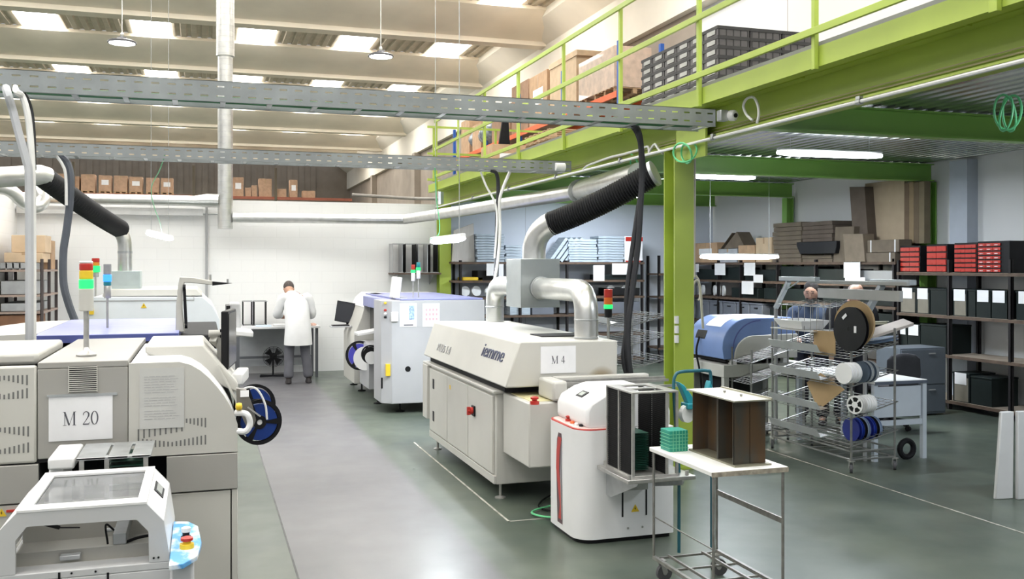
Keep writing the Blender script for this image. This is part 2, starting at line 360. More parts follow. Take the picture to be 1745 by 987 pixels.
# corrugated deck
g = G(); line = []; x = 4.06
while x < 9.8: line += [(x, 3.37), (x + .075, 3.37), (x + .095, 3.415), (x + .135, 3.415)]; x += .155
g.strip(line, 'y', -4, 17.4, .004)
dk = thing('mezzanine_deck', 'mezzanine floor with ribbed galvanised underside above the right half of the workshop', 'deck', (7, 6.7, 3.37))
g.build('corrugated_underside', mat('deck_sheet_steel', (.36, .38, .38), .26, .85, var=.1, scale=4), dk, smooth=False)
g = G(); g.box(4.06, 9.99, -3.99, 17.4, 3.422, 3.45); g.build('floor_board', mat('grey_deck_board', (.3, .3, .29), .8), dk)
g = G(); g.prism([(4.0, 3.26), (4.10, 3.26), (4.10, 3.275), (4.012, 3.275), (4.012, 3.40), (4.0, 3.40)], 'y', -4, 17.4)
for i in range(14): g.box(4.012, 4.2, -3.6 + i * 1.6, -3.59 + i * 1.6, 3.275, 3.36)
g.build('toe_board', GREEN, dk)
# railing along the edge
rl = thing('guard_railing', 'lime green guard railing along the aisle edge of the mezzanine', 'railing', (4.03, 6.7, 3.26))
ys = [P(px, 0, X=4.03).y for px in (1708, 1399, 1200, 1065, 967, 889, 831, 786, 748)]
ys = [2.0, -0.2] + ys
for i, y in enumerate(ys):
    thick = i in (2, 7, 8)
    w_ = .06 if thick else .04
    g = G(); g.box(3.965, 3.999, y - w_/2, y + w_/2, 3.24, 4.5); g.build('railing_post', GREEN, rl, bevel=.003)
for z in (4.48, 3.985, 3.50):
    g = G(); g.box(3.94, 3.965, -2, ys[-1], z - .03, z + .02); g.build('rail', GREEN, rl, bevel=.003)
r2 = thing('guard_railing', 'short lime green railing closing the far end of the mezzanine', 'railing', (7, 17.35, 3.4))
for z in (4.48, 3.985, 3.5):
    g = G(); g.box(3.97, 9.9, 17.34, 17.36, z - .02, z + .02); g.build('rail', GREEN, r2)
for x in (4.1, 5.3, 6.8, 8.3, 9.8):
    g = G(); g.box(x - .02, x + .02, 17.362, 17.402, 3.453, 4.5); g.build('railing_post', GREEN, r2)
# bracket plate under the tray end
g = G(); a = P(1112, 218, X=3.93); b = P(1160, 262, X=3.93)
g.box(4.17, 4.19, b.y, a.y, b.z - .01, 3.24); solo(g, 'connection_plate', GREEN, 'flat lime green plate on the edge beam below the near cable tray', 'plate')
# conduit along beam
g = G(); g.tube([(4.13, -4, 2.985), (4.13, 17.3, 2.985)], .014, 8)
cond = thing('conduit_pipe', 'white conduit pipe running under the lime green edge beam', 'pipe', (4.13, 6.6, 2.96))
g.build('pipe_run', mat('white_conduit', (.75, .75, .74), .35, .2, var=.03), cond)
for y in [1.5 + 1.9 * i for i in range(8)]:
    g = G(); g.box(4.115, 4.145, y - .02, y + .02, 2.97, 3.02); g.cyl((4.13, y - .02, 2.985), (4.13, y + .02, 2.985), .022, 10); g.build('pipe_clip', GALV, cond)
g = G()
for zz, r_ in ((3.075, .006), (3.10, .004)): g.tube([(4.275, -4 + i * .8, zz + random.uniform(-.004, .004)) for i in range(27)], r_, 5)
solo(g, 'thin_cable', mat('tan_cable', (.42, .36, .22), .5, var=.1), 'pair of thin tan cables clipped along the web of the green edge beam', 'cable')
# wavy white cable loops near the tray ends
WCAB = mat('white_cable', (.70, .70, .68), .45, var=.05); GCAB = mat('green_cable', (.15, .62, .28), .45, var=.05); KCAB = mat('black_cable', (.035, .036, .04), .5, var=.1)
def cable(pts, r, m, label, name='cable', n=8, cat='cable', group=None): 
    g = G(); g.tube(smoothpath(pts, 6), r, n); return solo(g, name, m, label, cat, group)
XB = 4.16
cable([P(px, py, X=XB) for px, py in ((992, 291), (1000, 283), (1015, 277), (1040, 268), (1065, 262), (1090, 255), (1104, 250), (1106, 262), (1109, 254), (1116, 246), (1122, 254), (1130, 262))], .012, WCAB, 'ribbed white cable draped along the green beam from the far tray end')
cable([P(px, py, X=XB - .02) for px, py in ((1282, 205), (1272, 195), (1267, 180), (1273, 168), (1284, 166), (1291, 178), (1293, 195), (1290, 210))], .011, WCAB, 'white cable looping upward beside the small camera at the tray end')
g = G()
def coil(c, r, turns, m, label, tilt=0.15, rr=.009, sq=1.0):
    g = G(); pts = []
    for i in range(turns * 20):
        a = 2 * PI * i / 20; k = 1 + .12 * math.sin(i * .37)
        pts.append((c[0] + .05 * math.sin(i * .21), c[1] + sq * r * k * math.sin(a), c[2] + r * k * math.cos(a)))
    g.tube(pts, rr, 6); return solo(g, 'cable_coil', m, label, 'cable')
coil(P(1167, 262, X=4.1), .085, 2, GCAB, 'green cable coil beside the top of the near green column', sq=1.5)
coil(P(1078, 279, X=4.3), .09, 1, GCAB, 'single loop of green cable hanging just left of the black hose end', sq=1.4)
coil(P(1717, 195, Y=5.6), .13, 3, GCAB, 'bright green cable coil hanging from the ceiling at the right edge', sq=.6)
# ============================================================ CABLE TRAYS
def tray(Y, x0, x1, z0, z1, wd, label, px_holes, pitch, hw):
    r = thing('cable_tray', label, 'cable tray', ((x0 + x1) / 2, Y, z0))
    g = G(); t = .004
    # near side with two rows of punched holes
    h = z1 - z0; rows = [(z0 + h * .22, z0 + h * .31), (z0 + h * .69, z0 + h * .77)]
    zs = [z0, rows[0][0], rows[0][1], rows[1][0], rows[1][1], z1]
    for a, b in ((0, 1), (2, 3), (4, 5)): g.box(x0, x1, Y, Y + t, zs[a], zs[b])
    x = x0
    while x < x1 - pitch:
        for a, b in rows: g.box(x, x + pitch - hw, Y, Y + t, a, b)
        x += pitch
    for a, b in rows: g.box(x, x1, Y, Y + t, a, b)
    g.box(x0, x1, Y, Y + .022, z1 - t, z1); g.box(x0, x1, Y - .004, Y + .02, z0, z0 + t)
    g.build('near_side', TRAYM, r, smooth=False)
    g = G(); g.box(x0, x1, Y + wd - t, Y + wd, z0, z0 + .045); g.box(x0, x1, Y + wd - .022, Y + wd, z0, z0 + t); g.build('far_side', TRAYM, r)
    x = x0 + .2
    while x < x1:
        g = G(); g.box(x, x + .035, Y + t, Y + wd - t, z0 + .004, z0 + .016); g.build('rung', GALV, r); x += .32
    return r
t1 = tray(6.97, -3.6, 4.02, 3.045, 3.19, .30, 'nearest long galvanised cable tray with punched holes crossing the whole picture', None, .107, .052)
t2 = tray(10.1, -4.6, 3.98, 2.965, 3.085, .30, 'second galvanised cable tray hanging behind the nearest one', None, .107, .045)
g = G()
for i, (yy, m_) in enumerate(((7.05, 0), (7.10, 1), (7.15, 0), (7.2, 0))):
    g.mi = m_; g.tube([(-3.6 + j * .5, yy + random.uniform(-.01, .01), 3.078 + random.uniform(-.004, .006)) for j in range(16)], .013, 6)
solo(g, 'tray_cables', [mat('dark_green_cable', (.03, .16, .06), .5, var=.1), mat('yellow_green_cable', (.35, .45, .05), .5, var=.1)], 'dark green and yellow cables lying in the nearest cable tray', 'cable', None)
# hangers of the trays
def hanger(x, Y, z0, z1, label):
    g = G(); g.cyl((x, Y, z0), (x, Y, z1), .005, 6); return solo(g, 'hanger_rod', GALV, label, 'rod', 'thin rods holding the cable trays')
# camera on tray end
cb = P(1247, 197, Y=6.9); r = thing('security_camera', 'small white round camera fixed to the near cable tray end', 'camera', cb)
g = G(); g.lathe([(.0, -.05), (.035, -.045), (.045, -.01), (.045, .03), (.03, .045), (.0, .046)], cb, (.15, -1, -.1), 20); g.build('camera_dome', WHITE, r)
g = G(); g.lathe([(.0, 0), (.018, 0), (.018, .012), (0, .014)], cb + Vector((.006, -.04, -.004)), (.15, -1, -.1), 14); g.build('lens', BLACK, r)
g = G(); g.box(cb.x - .10, cb.x - .03, cb.y, cb.y + .07, cb.z - .045, cb.z + .045); g.build('mounting_bracket', GALV, r, bevel=.004)
e = P(1290, 206, Y=7.0); r = thing('junction_valve', 'small white and red valve fitting at the end of the near cable tray', 'valve', e)
g = G(); g.cyl((e.x, e.y, e.z - .05), (e.x, e.y, e.z + .06), .018, 12); g.cyl((e.x - .04, e.y, e.z), (e.x + .05, e.y, e.z), .012, 10); g.build('valve_body', WHITE, r)
g = G(); g.box(e.x - .03, e.x - .012, e.y - .03, e.y - .015, e.z + .01, e.z + .07); g.build('valve_lever', RED, r)
ca = P(958, 288, Y=10.0); g = G(); g.cyl((ca.x - .05, 10.08, ca.z + .03), (ca.x + .06, 10.08, ca.z + .03), .045, 14); solo(g, 'junction_box', WHITE, 'small white round fitting on the far cable tray end', 'fitting')
# ============================================================ CABLES DOWN FROM TRAYS
def pc(pp, **k): return [P(a, b, **k) for a, b in pp]
for i, dx in enumerate((0, 9)):
    cable(pc([(1078 - dx, 207), (1090 - dx * .3, 232), (1094 + dx * .3, 290), (1091 - dx * .5, 360), (1087 - dx, 420), (1077 - dx, 500), (1070 - dx * .3, 560), (1071 - dx, 610), (1077 - dx * .6, 655)], Y=7.25 + .03 * i), .026 if i == 0 else .02, KCAB,
          'dark cable hanging from near tray behind the oven, %s of the pair' % ('right' if i == 0 else 'left'), 'power_cable', group='dark cables hanging behind the oven')
PC2 = 10.2
cable(pc([(836, 290), (846, 296), (849, 320), (847, 370), (846, 430), (842, 500)], Y=PC2 + .1), .022, KCAB, 'black cable hanging from the far tray behind the left oven duct', 'power_cable')
cable(pc([(869, 293), (858, 318), (851, 345), (852, 390), (849, 440), (843, 478)], Y=PC2), .018, WCAB, 'right white cable from the far tray joining the left one above the oven', 'power_cable')
cable(pc([(819, 293), (829, 318), (842, 342), (847, 365), (846, 400), (843, 440)], Y=PC2), .012, WCAB, 'thin white cable slanting right from the far tray above the oven', 'power_cable')
cable(pc([(100, 265), (113, 276), (120, 300), (119, 345), (113, 395), (108, 430), (108, 480), (116, 515), (128, 548)], Y=10.2), .036, mat('slate_cable', (.08, .09, .11), .5, var=.1), 'thick dark cable bundle curving down beside the left black hose', 'power_cable')
cable(pc([(93, 262), (106, 280), (112, 300), (113, 350)], Y=10.14), .014, WCAB, 'short white cable beside the dark bundle under the far tray', 'power_cable')
cable(pc([(30, 152), (43, 165), (52, 190), (56, 230), (57, 290)], Y=7.05), .018, KCAB, 'black cable curving down from the near tray to the left white pole', 'power_cable')
cable([P(26, 149, Y=7.1)] + pc([(28, 156), (38, 165), (47, 195), (52, 240), (55, 300), (56, 420), (56, 584)], Y=6.62), .02, WCAB, 'white conduit dropping from the near tray onto the M 20 machine roof', 'conduit')
cable([P(10, 149, Y=7.1)] + pc([(12, 156), (22, 190), (34, 235), (45, 275), (49, 300), (50, 420), (50, 586)], Y=6.6), .026, mat('grey_conduit', (.42, .43, .45), .5, var=.05), 'grey conduit beside the white one standing on the M 20 machine roof', 'conduit')
cable([P(282, 261, Y=10.2), P(272, 290, Y=10.8), P(258, 320, Y=12), P(262, 350, Y=13.4), P(272, 378, Y=14.8), P(276, 396, Y=15.55)], .006, GCAB, 'thin green cord swaying down to the small hanging lamp', 'cord')
cable([P(741, 286, Y=10.2), P(744, 340, Y=10.4), P(749, 380, Y=10.8), P(747, 400, Y=11.0), P(733, 408, Y=11.1)], .006, GCAB, 'thin green cord beside the far column to the hanging tube light', 'cord')
# ============================================================ SHARED MACHINE PARTS
def tower(root, x, y, z0, zseg, segs, r=.03, pr=.011, base=True):
    # signal tower on a pole: segs from bottom to top (height, material, radius factor)
    t = G(); t.cyl((x, y, z0), (x, y, zseg), pr, 12)
    if base: t.lathe([(.05, 0), (.05, .008), (.02, .03), (.012, .05)], (x, y, z0), n=18)
    p = t.build('signal_pole', STEEL, root)
    z = zseg
    for h, m, k in segs:
        g = G(); g.lathe([(r * k * .9, 0), (r * k, .004), (r * k, h - .004), (r * k * .9, h)], (x, y, z), n=18)
        g.build('signal_lamp', m, p); z += h
    return p
def reel(c, ax, R, wd, m1, m2, label, group=None, spokes=3, hubm=None, hub=.35, cat='reel', solid=False, tagm=None):
    ax = Vector(ax).normalized(); u = Vector((0, 0, 1)); u = (u - ax * u.dot(ax)).normalized(); v = ax.cross(u)
    r = thing('component_reel', label, cat, c, group); c = Vector(c)
    for s in (-1, 1):
        g = G(); o = c + ax * (s * wd / 2); t = ax * .0015
        def ring(ra, rb, a0, a1, n):
            vs = []; 
            for i in range(n + 1):
                a = a0 + (a1 - a0) * i / n; d = u * math.cos(a) + v * math.sin(a)
                vs += [o + d * ra - t, o + d * rb - t, o + d * rb + t, o + d * ra + t]
            fs = [(i*4 + k, i*4 + (k + 1) % 4, i*4 + 4 + (k + 1) % 4, i*4 + 4 + k) for i in range(n) for k in range(4)]
            g.add(vs, fs)
        if solid: ring(R * .12, R, 0, 2 * PI, 40)
        else:
            ring(R * .86, R, 0, 2 * PI, 40); ring(R * .12, R * hub, 0, 2 * PI, 30)
            for k in range(spokes):
                a = 2 * PI * k / spokes + .5; ring(R * hub, R * .87, a - .16, a + .16, 3)
        g.build('flange', m1, r)
    g = G(); g.lathe([(R * hub, -wd / 2 + .002), (R * hub, wd / 2 - .002)], c, ax, 28); g.build('hub', hubm or m1, r)
    g = G(); g.lathe([(R * .80, -wd / 2 + .003), (R * .80, wd / 2 - .003)], c, ax, 36); g.build('carrier_tape', m2, r)
    return r
def slots(g, x0, x1, n, Y, z0, z1, curve=0.0):
    for i in range(n):
        x = x0 + (x1 - x0) * i / max(1, n - 1); g.box(x - .005, x + .005, Y - .002, Y + .004, z0(x) if callable(z0) else z0, z1(x) if callable(z1) else z1)
def stroke(g, pts, w, o, right, up, nrm, t=.0012):
    # flat lettering stroke: pts in (x, z) of the letter plane, w width or list
    r = Vector(right); u = Vector(up); nn = Vector(nrm); k = len(pts); ws = w if isinstance(w, (list, tuple)) else [w] * k; vs = []
    for i in range(k):
        a = Vector(pts[max(0, i - 1)]); b = Vector(pts[min(k - 1, i + 1)]); d = (b - a).normalized(); nv = Vector((-d.y, d.x)) * ws[i] / 2
        for q in (Vector(pts[i]) - nv, Vector(pts[i]) + nv):
            base = Vector(o) + r * q.x + u * q.y; vs += [base, base + nn * t]
    fs = []
    for i in range(k - 1):
        a = i * 4; fs += [(a, a + 4, a + 6, a + 2), (a + 1, a + 3, a + 7, a + 5), (a, a + 1, a + 5, a + 4), (a + 2, a + 6, a + 7, a + 3)]
    fs += [(0, 2, 3, 1), (4*k - 4, 4*k - 3, 4*k - 1, 4*k - 2)]
    g.add(vs, fs)
def serif(g, ch, x, s, o, R, U, Nn):
    # Roman style characters of cap height s, starting at x; returns advance
    S = lambda pts, w: stroke(g, [(x + a * s, b * s) for a, b in pts], [k * s for k in w] if isinstance(w, list) else w * s, o, R, U, Nn)
    if ch == 'M':
        S([(.14, .02), (.14, .98)], .035); S([(.14, .98), (.44, .02)], .11); S([(.44, .02), (.76, .98)], .035); S([(.78, .98), (.78, .02)], .11)
        for a, b in ((.02, .26), (.66, .9)): S([(a, .015), (b, .015)], .03)
        for a, b in ((.02, .2), (.72, .9)): S([(a, .985), (b, .985)], .03)
        return .98 * s
    if ch == '2':
        S([(.05, .70), (.08, .85), (.18, .95), (.28, .96), (.38, .90), (.43, .78), (.41, .64), (.33, .48), (.22, .30), (.05, .06)], [.04, .06, .06, .06, .09, .11, .10, .07, .05, .04])
        S([(.03, .045), (.42, .045), (.49, .2)], [.09, .09, .02]); return .56 * s
    if ch == '0':
        pts = [(.26 + .21 * math.cos(a), .49 + .48 * math.sin(a)) for a in [2 * PI * i / 24 for i in range(25)]]
        S(pts, [.035 + .07 * abs(math.cos(2 * PI * i / 24)) for i in range(25)]); return .56 * s
    if ch == '4':
        S([(.34, .02), (.34, .96)], .10); S([(.33, .96), (.03, .30)], .035); S([(.02, .29), (.50, .29)], .07); return .56 * s
    return .35 * s
def sheetpaper(root, x0, x1, Y, z0, z1, txt=None, size=0, m=PAPER, dz=0.0, name='paper_sign', label=None):
    g = G(); g.add([(x0, Y, z0), (x1, Y, z0 + dz), (x1, Y, z1 + dz), (x0, Y, z1), (x0, Y - .0015, z0), (x1, Y - .0015, z0 + dz), (x1, Y - .0015, z1 + dz), (x0, Y - .0015, z1)],
                   [(0, 1, 2, 3), (7, 6, 5, 4), (0, 4, 5, 1), (1, 5, 6, 2), (2, 6, 7, 3), (3, 7, 4, 0)])
    p = g.build(name, m, root)
    if label: p['label'] = label
    if txt:
        g = G(); adv = {'M': .98, '2': .56, '0': .56, '4': .56, ' ': .35}; W = sum(adv[c] for c in txt) * size
        x = (x0 + x1) / 2 - W / 2
        for c in txt: x += serif(g, c, x, size, (0, Y - .0015, (z0 + z1) / 2 - size / 2 + dz / 2), (1, 0, 0), (0, 0, 1), (0, -1, 0))
        g.build('lettering', INK, p)
    return p
def pads(root, pts, r=.045, h=.09):
    for x, y in pts:
        g = G(); g.lathe([(r, 0), (r, .012), (.012, .025), (.012, h)], (x, y, 0), n=14); g.build('levelling_foot', BLACKM, root)
def warn(root, x, Y, z, s=.05):
    g = G(); g.prism([(x - s/2, z), (x + s/2, z), (x, z + s*.87)], 'y', Y - .0015, Y); p = g.build('warning_triangle', YEL, root)
    g = G(); g.prism([(x - s*.06, z + s*.15), (x + s*.1, z + s*.42), (x, z + s*.42), (x + s*.05, z + s*.65), (x - s*.12, z + s*.36), (x, z + s*.36)], 'y', Y - .0025, Y - .0015); g.build('warning_symbol', BLACK, p)
def estop(root, c, base=YEL, s=1.0, ax=(0, 0, 1)):
    g = G(); g.lathe([(.03*s, 0), (.03*s, .02*s), (.016*s, .022*s), (.016*s, .03*s)], c, ax, 16); p = g.build('emergency_stop', base, root)
    g = G(); g.lathe([(.014*s, .028*s), (.026*s, .034*s), (.026*s, .045*s), (.014*s, .05*s)], c, ax, 16); g.build('push_button', RED, p)
# ============================================================ NEAR LEFT MACHINE (sheet M 20)
Y5 = 5.2
X5 = lambda px: XA(px, Y5); Z5 = lambda px, py: ZA(px, py, Y5)
xa, xb, xc = X5(64), X5(219), X5(405)
zt = 1.42; zb = .925; zl = .735
m20 = thing('placement_machine', 'large warm grey assembly machine with the M 20 sheet on its front', 'machine', ((xa + xc) / 2, 5.9, 0))
# carcass with an opening in the middle
g = G(); ox0, ox1 = X5(66), X5(284)
g.box(-2.9, ox0, Y5 + .03, 6.6, .09, zb); g.box(ox1, xc - .02, Y5 + .03, 6.6, .09, zb); g.box(ox0, ox1, 5.75, 6.6, .09, zb); g.box(ox0, ox1, Y5 + .03, 5.75, .09, zl - .02)
g.box(-2.9, xc - .30, Y5 + .02, 6.55, zb, zt - .05); g.box(xc - .3, xc - .06, Y5 + .02, 6.5, zb, zb + .1)
g.build('carcass', DARK, m20)
g = G(); g.box(-2.9, xa - .004, Y5, Y5 + .03, zb + .003, zt - .012); g.build('left_front_panel', CREAM, m20, bevel=.012)
g = G(); g.box(xa, xb - .003, Y5, Y5 + .03, zb + .02, zt - .031); g.box(xa, xb - .003, Y5, 6.8, zt - .03, zt + .002); g.build('centre_front_panel', CREAM_D, m20, bevel=.004)
# right shell with the rounded shoulder
cur = [(X5(a), Z5(a, b)) for a, b in ((306, 617), (325, 622), (342, 632), (357, 645), (370, 660), (381, 674), (391, 690), (399, 706), (405, 724))]
out = [(xb, zb + .003), (xc, zb + .003)] + list(reversed(cur)) + [(xb, cur[0][1])]
g = G(); g.prism(out, 'y', Y5, Y5 + .03); g.build('right_front_panel', CREAM, m20)
g = G(); g.prism([(xb + .01, zb + .01), (xc - .004, zb + .01)] + [(a - .002, b - .001) for a, b in reversed(cur)] + [(xb + .01, cur[0][1])], 'y', Y5 + .031, 6.5); g.build('rounded_cover', SHELLW, m20)
# raised lid behind the shoulder
a0 = X5(232) + .02
lid = [(a0, 1.42), (a0, 1.458), (XA(346, 6.0), 1.458), (XA(402, 6.0), 1.23), (XA(402, 6.0), 1.18)]
g = G(); g.prism(lid, 'y', 5.62, 6.4); g.build('raised_lid', CREAM, m20, bevel=.01)
g = G(); g.box(-2.9, xa - .03, 5.42, 6.35, zt - .03, zt + .035); g.build('left_lid', CREAM, m20, bevel=.02)
# middle band and lower doors
g = G(); g.box(-2.9, ox0 - .002, Y5 - .005, Y5 + .03, zl, zb - .004); g.box(ox1, xc, Y5 - .005, Y5 + .03, zl, zb - .004); g.build('middle_band', CREAM_D, m20, bevel=.003)
xd = X5(394)
g = G(); g.box(-2.9, ox0, Y5 + .005, Y5 + .03, .12, zl - .008); g.box(ox1 - .6, xd - .003, Y5 + .005, Y5 + .03, .12, zl - .008); g.build('lower_door', CREAM, m20, bevel=.003)
g = G(); g.box(xd + .003, xc, Y5 + .003, Y5 + .03, .12, zl - .004); g.box(xd + .003, xc, Y5 + .031, 6.55, .12, zl); g.build('corner_post', CREAM, m20, bevel=.003)
pads(m20, [(-2.5, 5.4), (-.9, 5.4), (0, 5.4), (0, 6.4)], .05, .12)
# louvre
lx0, lx1, lz0, lz1 = X5(118), X5(165), Z5(140, 668), Z5(140, 624)
g = G(); g.box(lx0 - .004, lx1 + .004, Y5 - .001, Y5 + .002, lz0, lz1); lv = g.build('air_louvre', DARK, m20)
g = G()
for i in range(13): z = lz0 + (lz1 - lz0) * (i + .5) / 13; g.box(lx0, lx1, Y5 - .009, Y5 - .001, z - .0022, z + .0022)
g.box(lx0 - .004, lx0, Y5 - .009, Y5 - .001, lz0, lz1); g.box(lx1, lx1 + .004, Y5 - .009, Y5 - .001, lz0, lz1)
g.build('louvre_slats', CREAM, lv)
# slot vents
SL = mat('slot_shadow_gap', (.16, .16, .155), .7, var=0)
def ventgrp(x0, x1, n, za, zc, side):
    g = G()
    for i in range(n):
        x = x0 + (x1 - x0) * i / (n - 1); k = abs((i / (n - 1)) * 2 - 1) if side == 0 else (i / (n - 1) if side > 0 else 1 - i / (n - 1))
        h = .022 + .028 * k
        g.box(x - .004, x + .004, Y5 - .0012, Y5 + .004, za, za + (h if zc > 0 else h)) if zc > 0 else g.box(x - .004, x + .004, Y5 - .0012, Y5 + .004, za - h, za)
    g.build('vent_slots', SL, m20)
ventgrp(X5(-32), X5(46), 11, Z5(20, 640), -1, 0); ventgrp(X5(-32), X5(46), 11, Z5(20, 680), 1, 0)
ventgrp(X5(-48), X5(48), 13, Z5(20, 728), -1, 0); ventgrp(X5(-48), X5(48), 13, Z5(20, 773), 1, 0)
ventgrp(X5(318), X5(350), 6, Z5(330, 713), -1, 1)
ventgrp(X5(236), X5(350), 17, Z5(290, 761), 1, 0); ventgrp(X5(236), X5(310), 9, Z5(270, 730), -1, -1)
sheetpaper(m20, X5(83), X5(192), Y5 - .002, Z5(140, 750), Z5(140, 675), 'M 20', .068, label='white sheet reading M 20')
g = G(); g.box(X5(80), X5(200), Y5 - .008, Y5, Z5(140, 675), Z5(140, 671)); g.build('sheet_clip_rail', GALV, m20)
p2 = sheetpaper(m20, X5(238), X5(314), Y5 - .003, Z5(275, 730), Z5(275, 627), m=mat('plastic_sleeve', (.56, .56, .54), .25, var=.03), name='document_sleeve', label='translucent sleeve with a printed document')
g = G(); rnd = random.Random(3)
for i in range(17):
    z = Z5(275, 642) - i * .0135
    if i in (7, 12): g.build('printed_lines', INK_L, p2); g = G(); continue
    x = X5(246)
    while x < X5(304) - .02:
        l = rnd.uniform(.01, .04); g.box(x, min(x + l, X5(306)), Y5 - .0055, Y5 - .0045, z, z + .004); x += l + .006
g.build('printed_lines', INK_L, p2)
# signal tower
tx, ty = P(147, 606, z=1.425).x, P(147, 606, z=1.425).y
zz = lambda py: ZA(147, py, ty)
tw = tower(m20, tx, ty, 1.424, zz(530), [(zz(492) - zz(530), CREAM, 1), (zz(476) - zz(492), LIT_G, 1.02), (zz(461) - zz(476), YEL, .95), (zz(449) - zz(461), RED, .95), (zz(445) - zz(449), WHITE, .95)], r=.036, pr=.014)
# monitor on an arm at the right shoulder, seen edge on
mx = .155; my0, my1 = 6.28, 6.6
mn = []
g = G(); g.bar((mx - .09, 6.05, 1.47), (mx - .02, 6.15, 1.40), .05, .06); g.cyl((mx - .12, 6.05, 1.49), (mx - .0, 6.05, 1.49), .022, 14); g.bar((mx - .05, 6.05, 1.47), (.12, 6.1, 1.0), .05, .03); arm = g.build('monitor_arm', CREAM, m20)
g = G(); g.box(mx - .055, mx - .03, 6.03, 6.08, 1.465, 1.515); g.build('arm_joint', BLACK, arm)
g = G(); A = P(377, 0, Y=5.85).x; g.M = Matrix.Translation((A + .045, 5.98, 1.46)) @ Matrix.Rotation(math.radians(-8), 4, 'Z')
g.box(-.02, .02, -.20, .20, -.165, .175); mo = g.build('monitor_shell', BLACK, m20, bevel=.006)
g2 = G(); g2.M = g.M; g2.box(.021, .024, -.185, .185, -.15, .16); g2.build('screen', mat('screen_glass', (.02, .02, .025), .12, var=0), mo)
g2 = G(); g2.M = g.M; g2.box(.03, .10, -.16, .18, -.26, -.19); g2.build('operator_console', SHELLW, m20, bevel=.01)
# guard panel sloping at the right flank, handle and yellow knob
g = G(); g.strip([(xc - .10, 1.34), (xc - .0, 1.14), (xc + .03, .95)], 'y', 5.6, 6.5, .012); g.build('flank_guard', CREAM, m20)
hx = X5(405)
g = G(); g.tube(smoothpath([(hx - .01, 5.22, Z5(410, 704)), (hx + .045, 5.19, Z5(410, 706)), (hx + .062, 5.19, Z5(410, 722)), (hx + .04, 5.19, Z5(410, 735)), (hx - .01, 5.22, Z5(410, 735))]), .016, 10); g.build('white_handle', SHELLW, m20)
g = G(); g.lathe([(.0, -.018), (.018, -.014), (.02, 0), (.018, .014), (0, .018)], (hx + .006, 5.2, Z5(406, 693)), (1, 0, 0), 16); g.build('yellow_knob', YEL, m20)
# feeders with tape reels on the right flank
fd = []
g = G(); g.prism([(6.1, 1.18), (5.45, 1.16), (5.25, .98), (5.3, .87), (5.42, .86), (5.6, 1.0), (6.1, 1.02)], 'x', hx + .03, hx + .07)
GUN = mat('gunmetal_feeder', (.20, .19, .17), .4, .5, var=.1)
g = G(); pA = [P(a, b, Y=5.45) for a, b in ((403, 662), (420, 664), (430, 690), (436, 715), (431, 728), (420, 727), (403, 690))]
g.prism([(q.x, q.z) for q in pA], 'y', 5.43, 5.5); ff = g.build('tape_feeder', GUN, m20)
g = G(); q = P(416, 672, Y=5.42); g.box(q.x - .02, q.x + .025, 5.424, 5.43, q.z - .015, q.z + .02); g.build('feeder_label', PAPER, ff)
g = G(); a = P(422, 694, Y=5.42); b = P(444, 710, Y=5.42); g.bar(a, b, .008); g.build('feeder_lever', STEEL, ff)
BLUEF = mat('blue_reel_plastic', (.008, .035, .20), .35, var=.06)
reel(P(441, 719, Y=5.58), (.25, -1, 0), .128, .035, BLACK, BLUEF, 'black tape reel with blue windows nearest on the right flank of the M 20 machine', 'tape reels on the M 20 machine', spokes=3, hub=.3, hubm=SHELLW)
reel(P(434, 690, Y=6.0), (.25, -1, 0), .125, .03, BLACK, BLUEF, 'black and blue tape reel half hidden behind the nearer one of the M 20 machine', 'tape reels on the M 20 machine', spokes=3, hub=.3)
g = G(); g.tube(smoothpath([P(a, b, Y=5.55) for a, b in ((404, 668), (425, 660), (440, 666), (452, 690), (455, 715))]), .006, 6); g.build('tape_guide', WHITE, m20)
# ---------------------------------------------------- metal board magazine between the loader and the machine
mg = thing('board_magazine', 'short metal magazine holding green boards, in the opening below the M 20 sheet', 'magazine', (XA(180, 4.9), 4.9, .5))
YA, YB = 4.68, 5.05; q0, q1 = XA(130, 4.68), XA(256, 4.68); ztp = ZA(180, 779, 4.68)
g = G(); g.box(q0, q1, YA, YA + .05, ztp - .012, ztp); g.box(q0, q1, YB - .05, YB, ztp - .012, ztp)
for f in (.0, .42, .74): g.box(q0 + (q1 - q0) * f, q0 + (q1 - q0) * f + (.12 if f < .1 else .085), YA, YB, ztp - .010, ztp + .001)
g.build('top_frame', GALV, mg, bevel=.002)
for x in (q0 + .01, q0 + .115, q1 - .03):
    g = G(); g.box(x, x + .02, YA + .01, YA + .03, .62, ztp - .012); g.build('upright', STEEL, mg)
for i in range(7):
    g = G(); g.box(q0 + .13, q1 - .03, YA + .03, YB - .05, ztp - .03 - i * .022, ztp - .028 - i * .022); g.build('green_board', PCB, mg)
g = G(); g.box(q0 - .12, q0 - .01, YA + .02, YB, ztp - .05, ztp + .004); g.box(q0 - .12, q0 - .06, YA + .05, YB, .5, ztp - .05); g.build('side_clamp', SHELLW, mg, bevel=.01)
g = G(); g.box(q0, q1, YA, YB, .5, .62); g.build('lower_frame', GALV, mg)
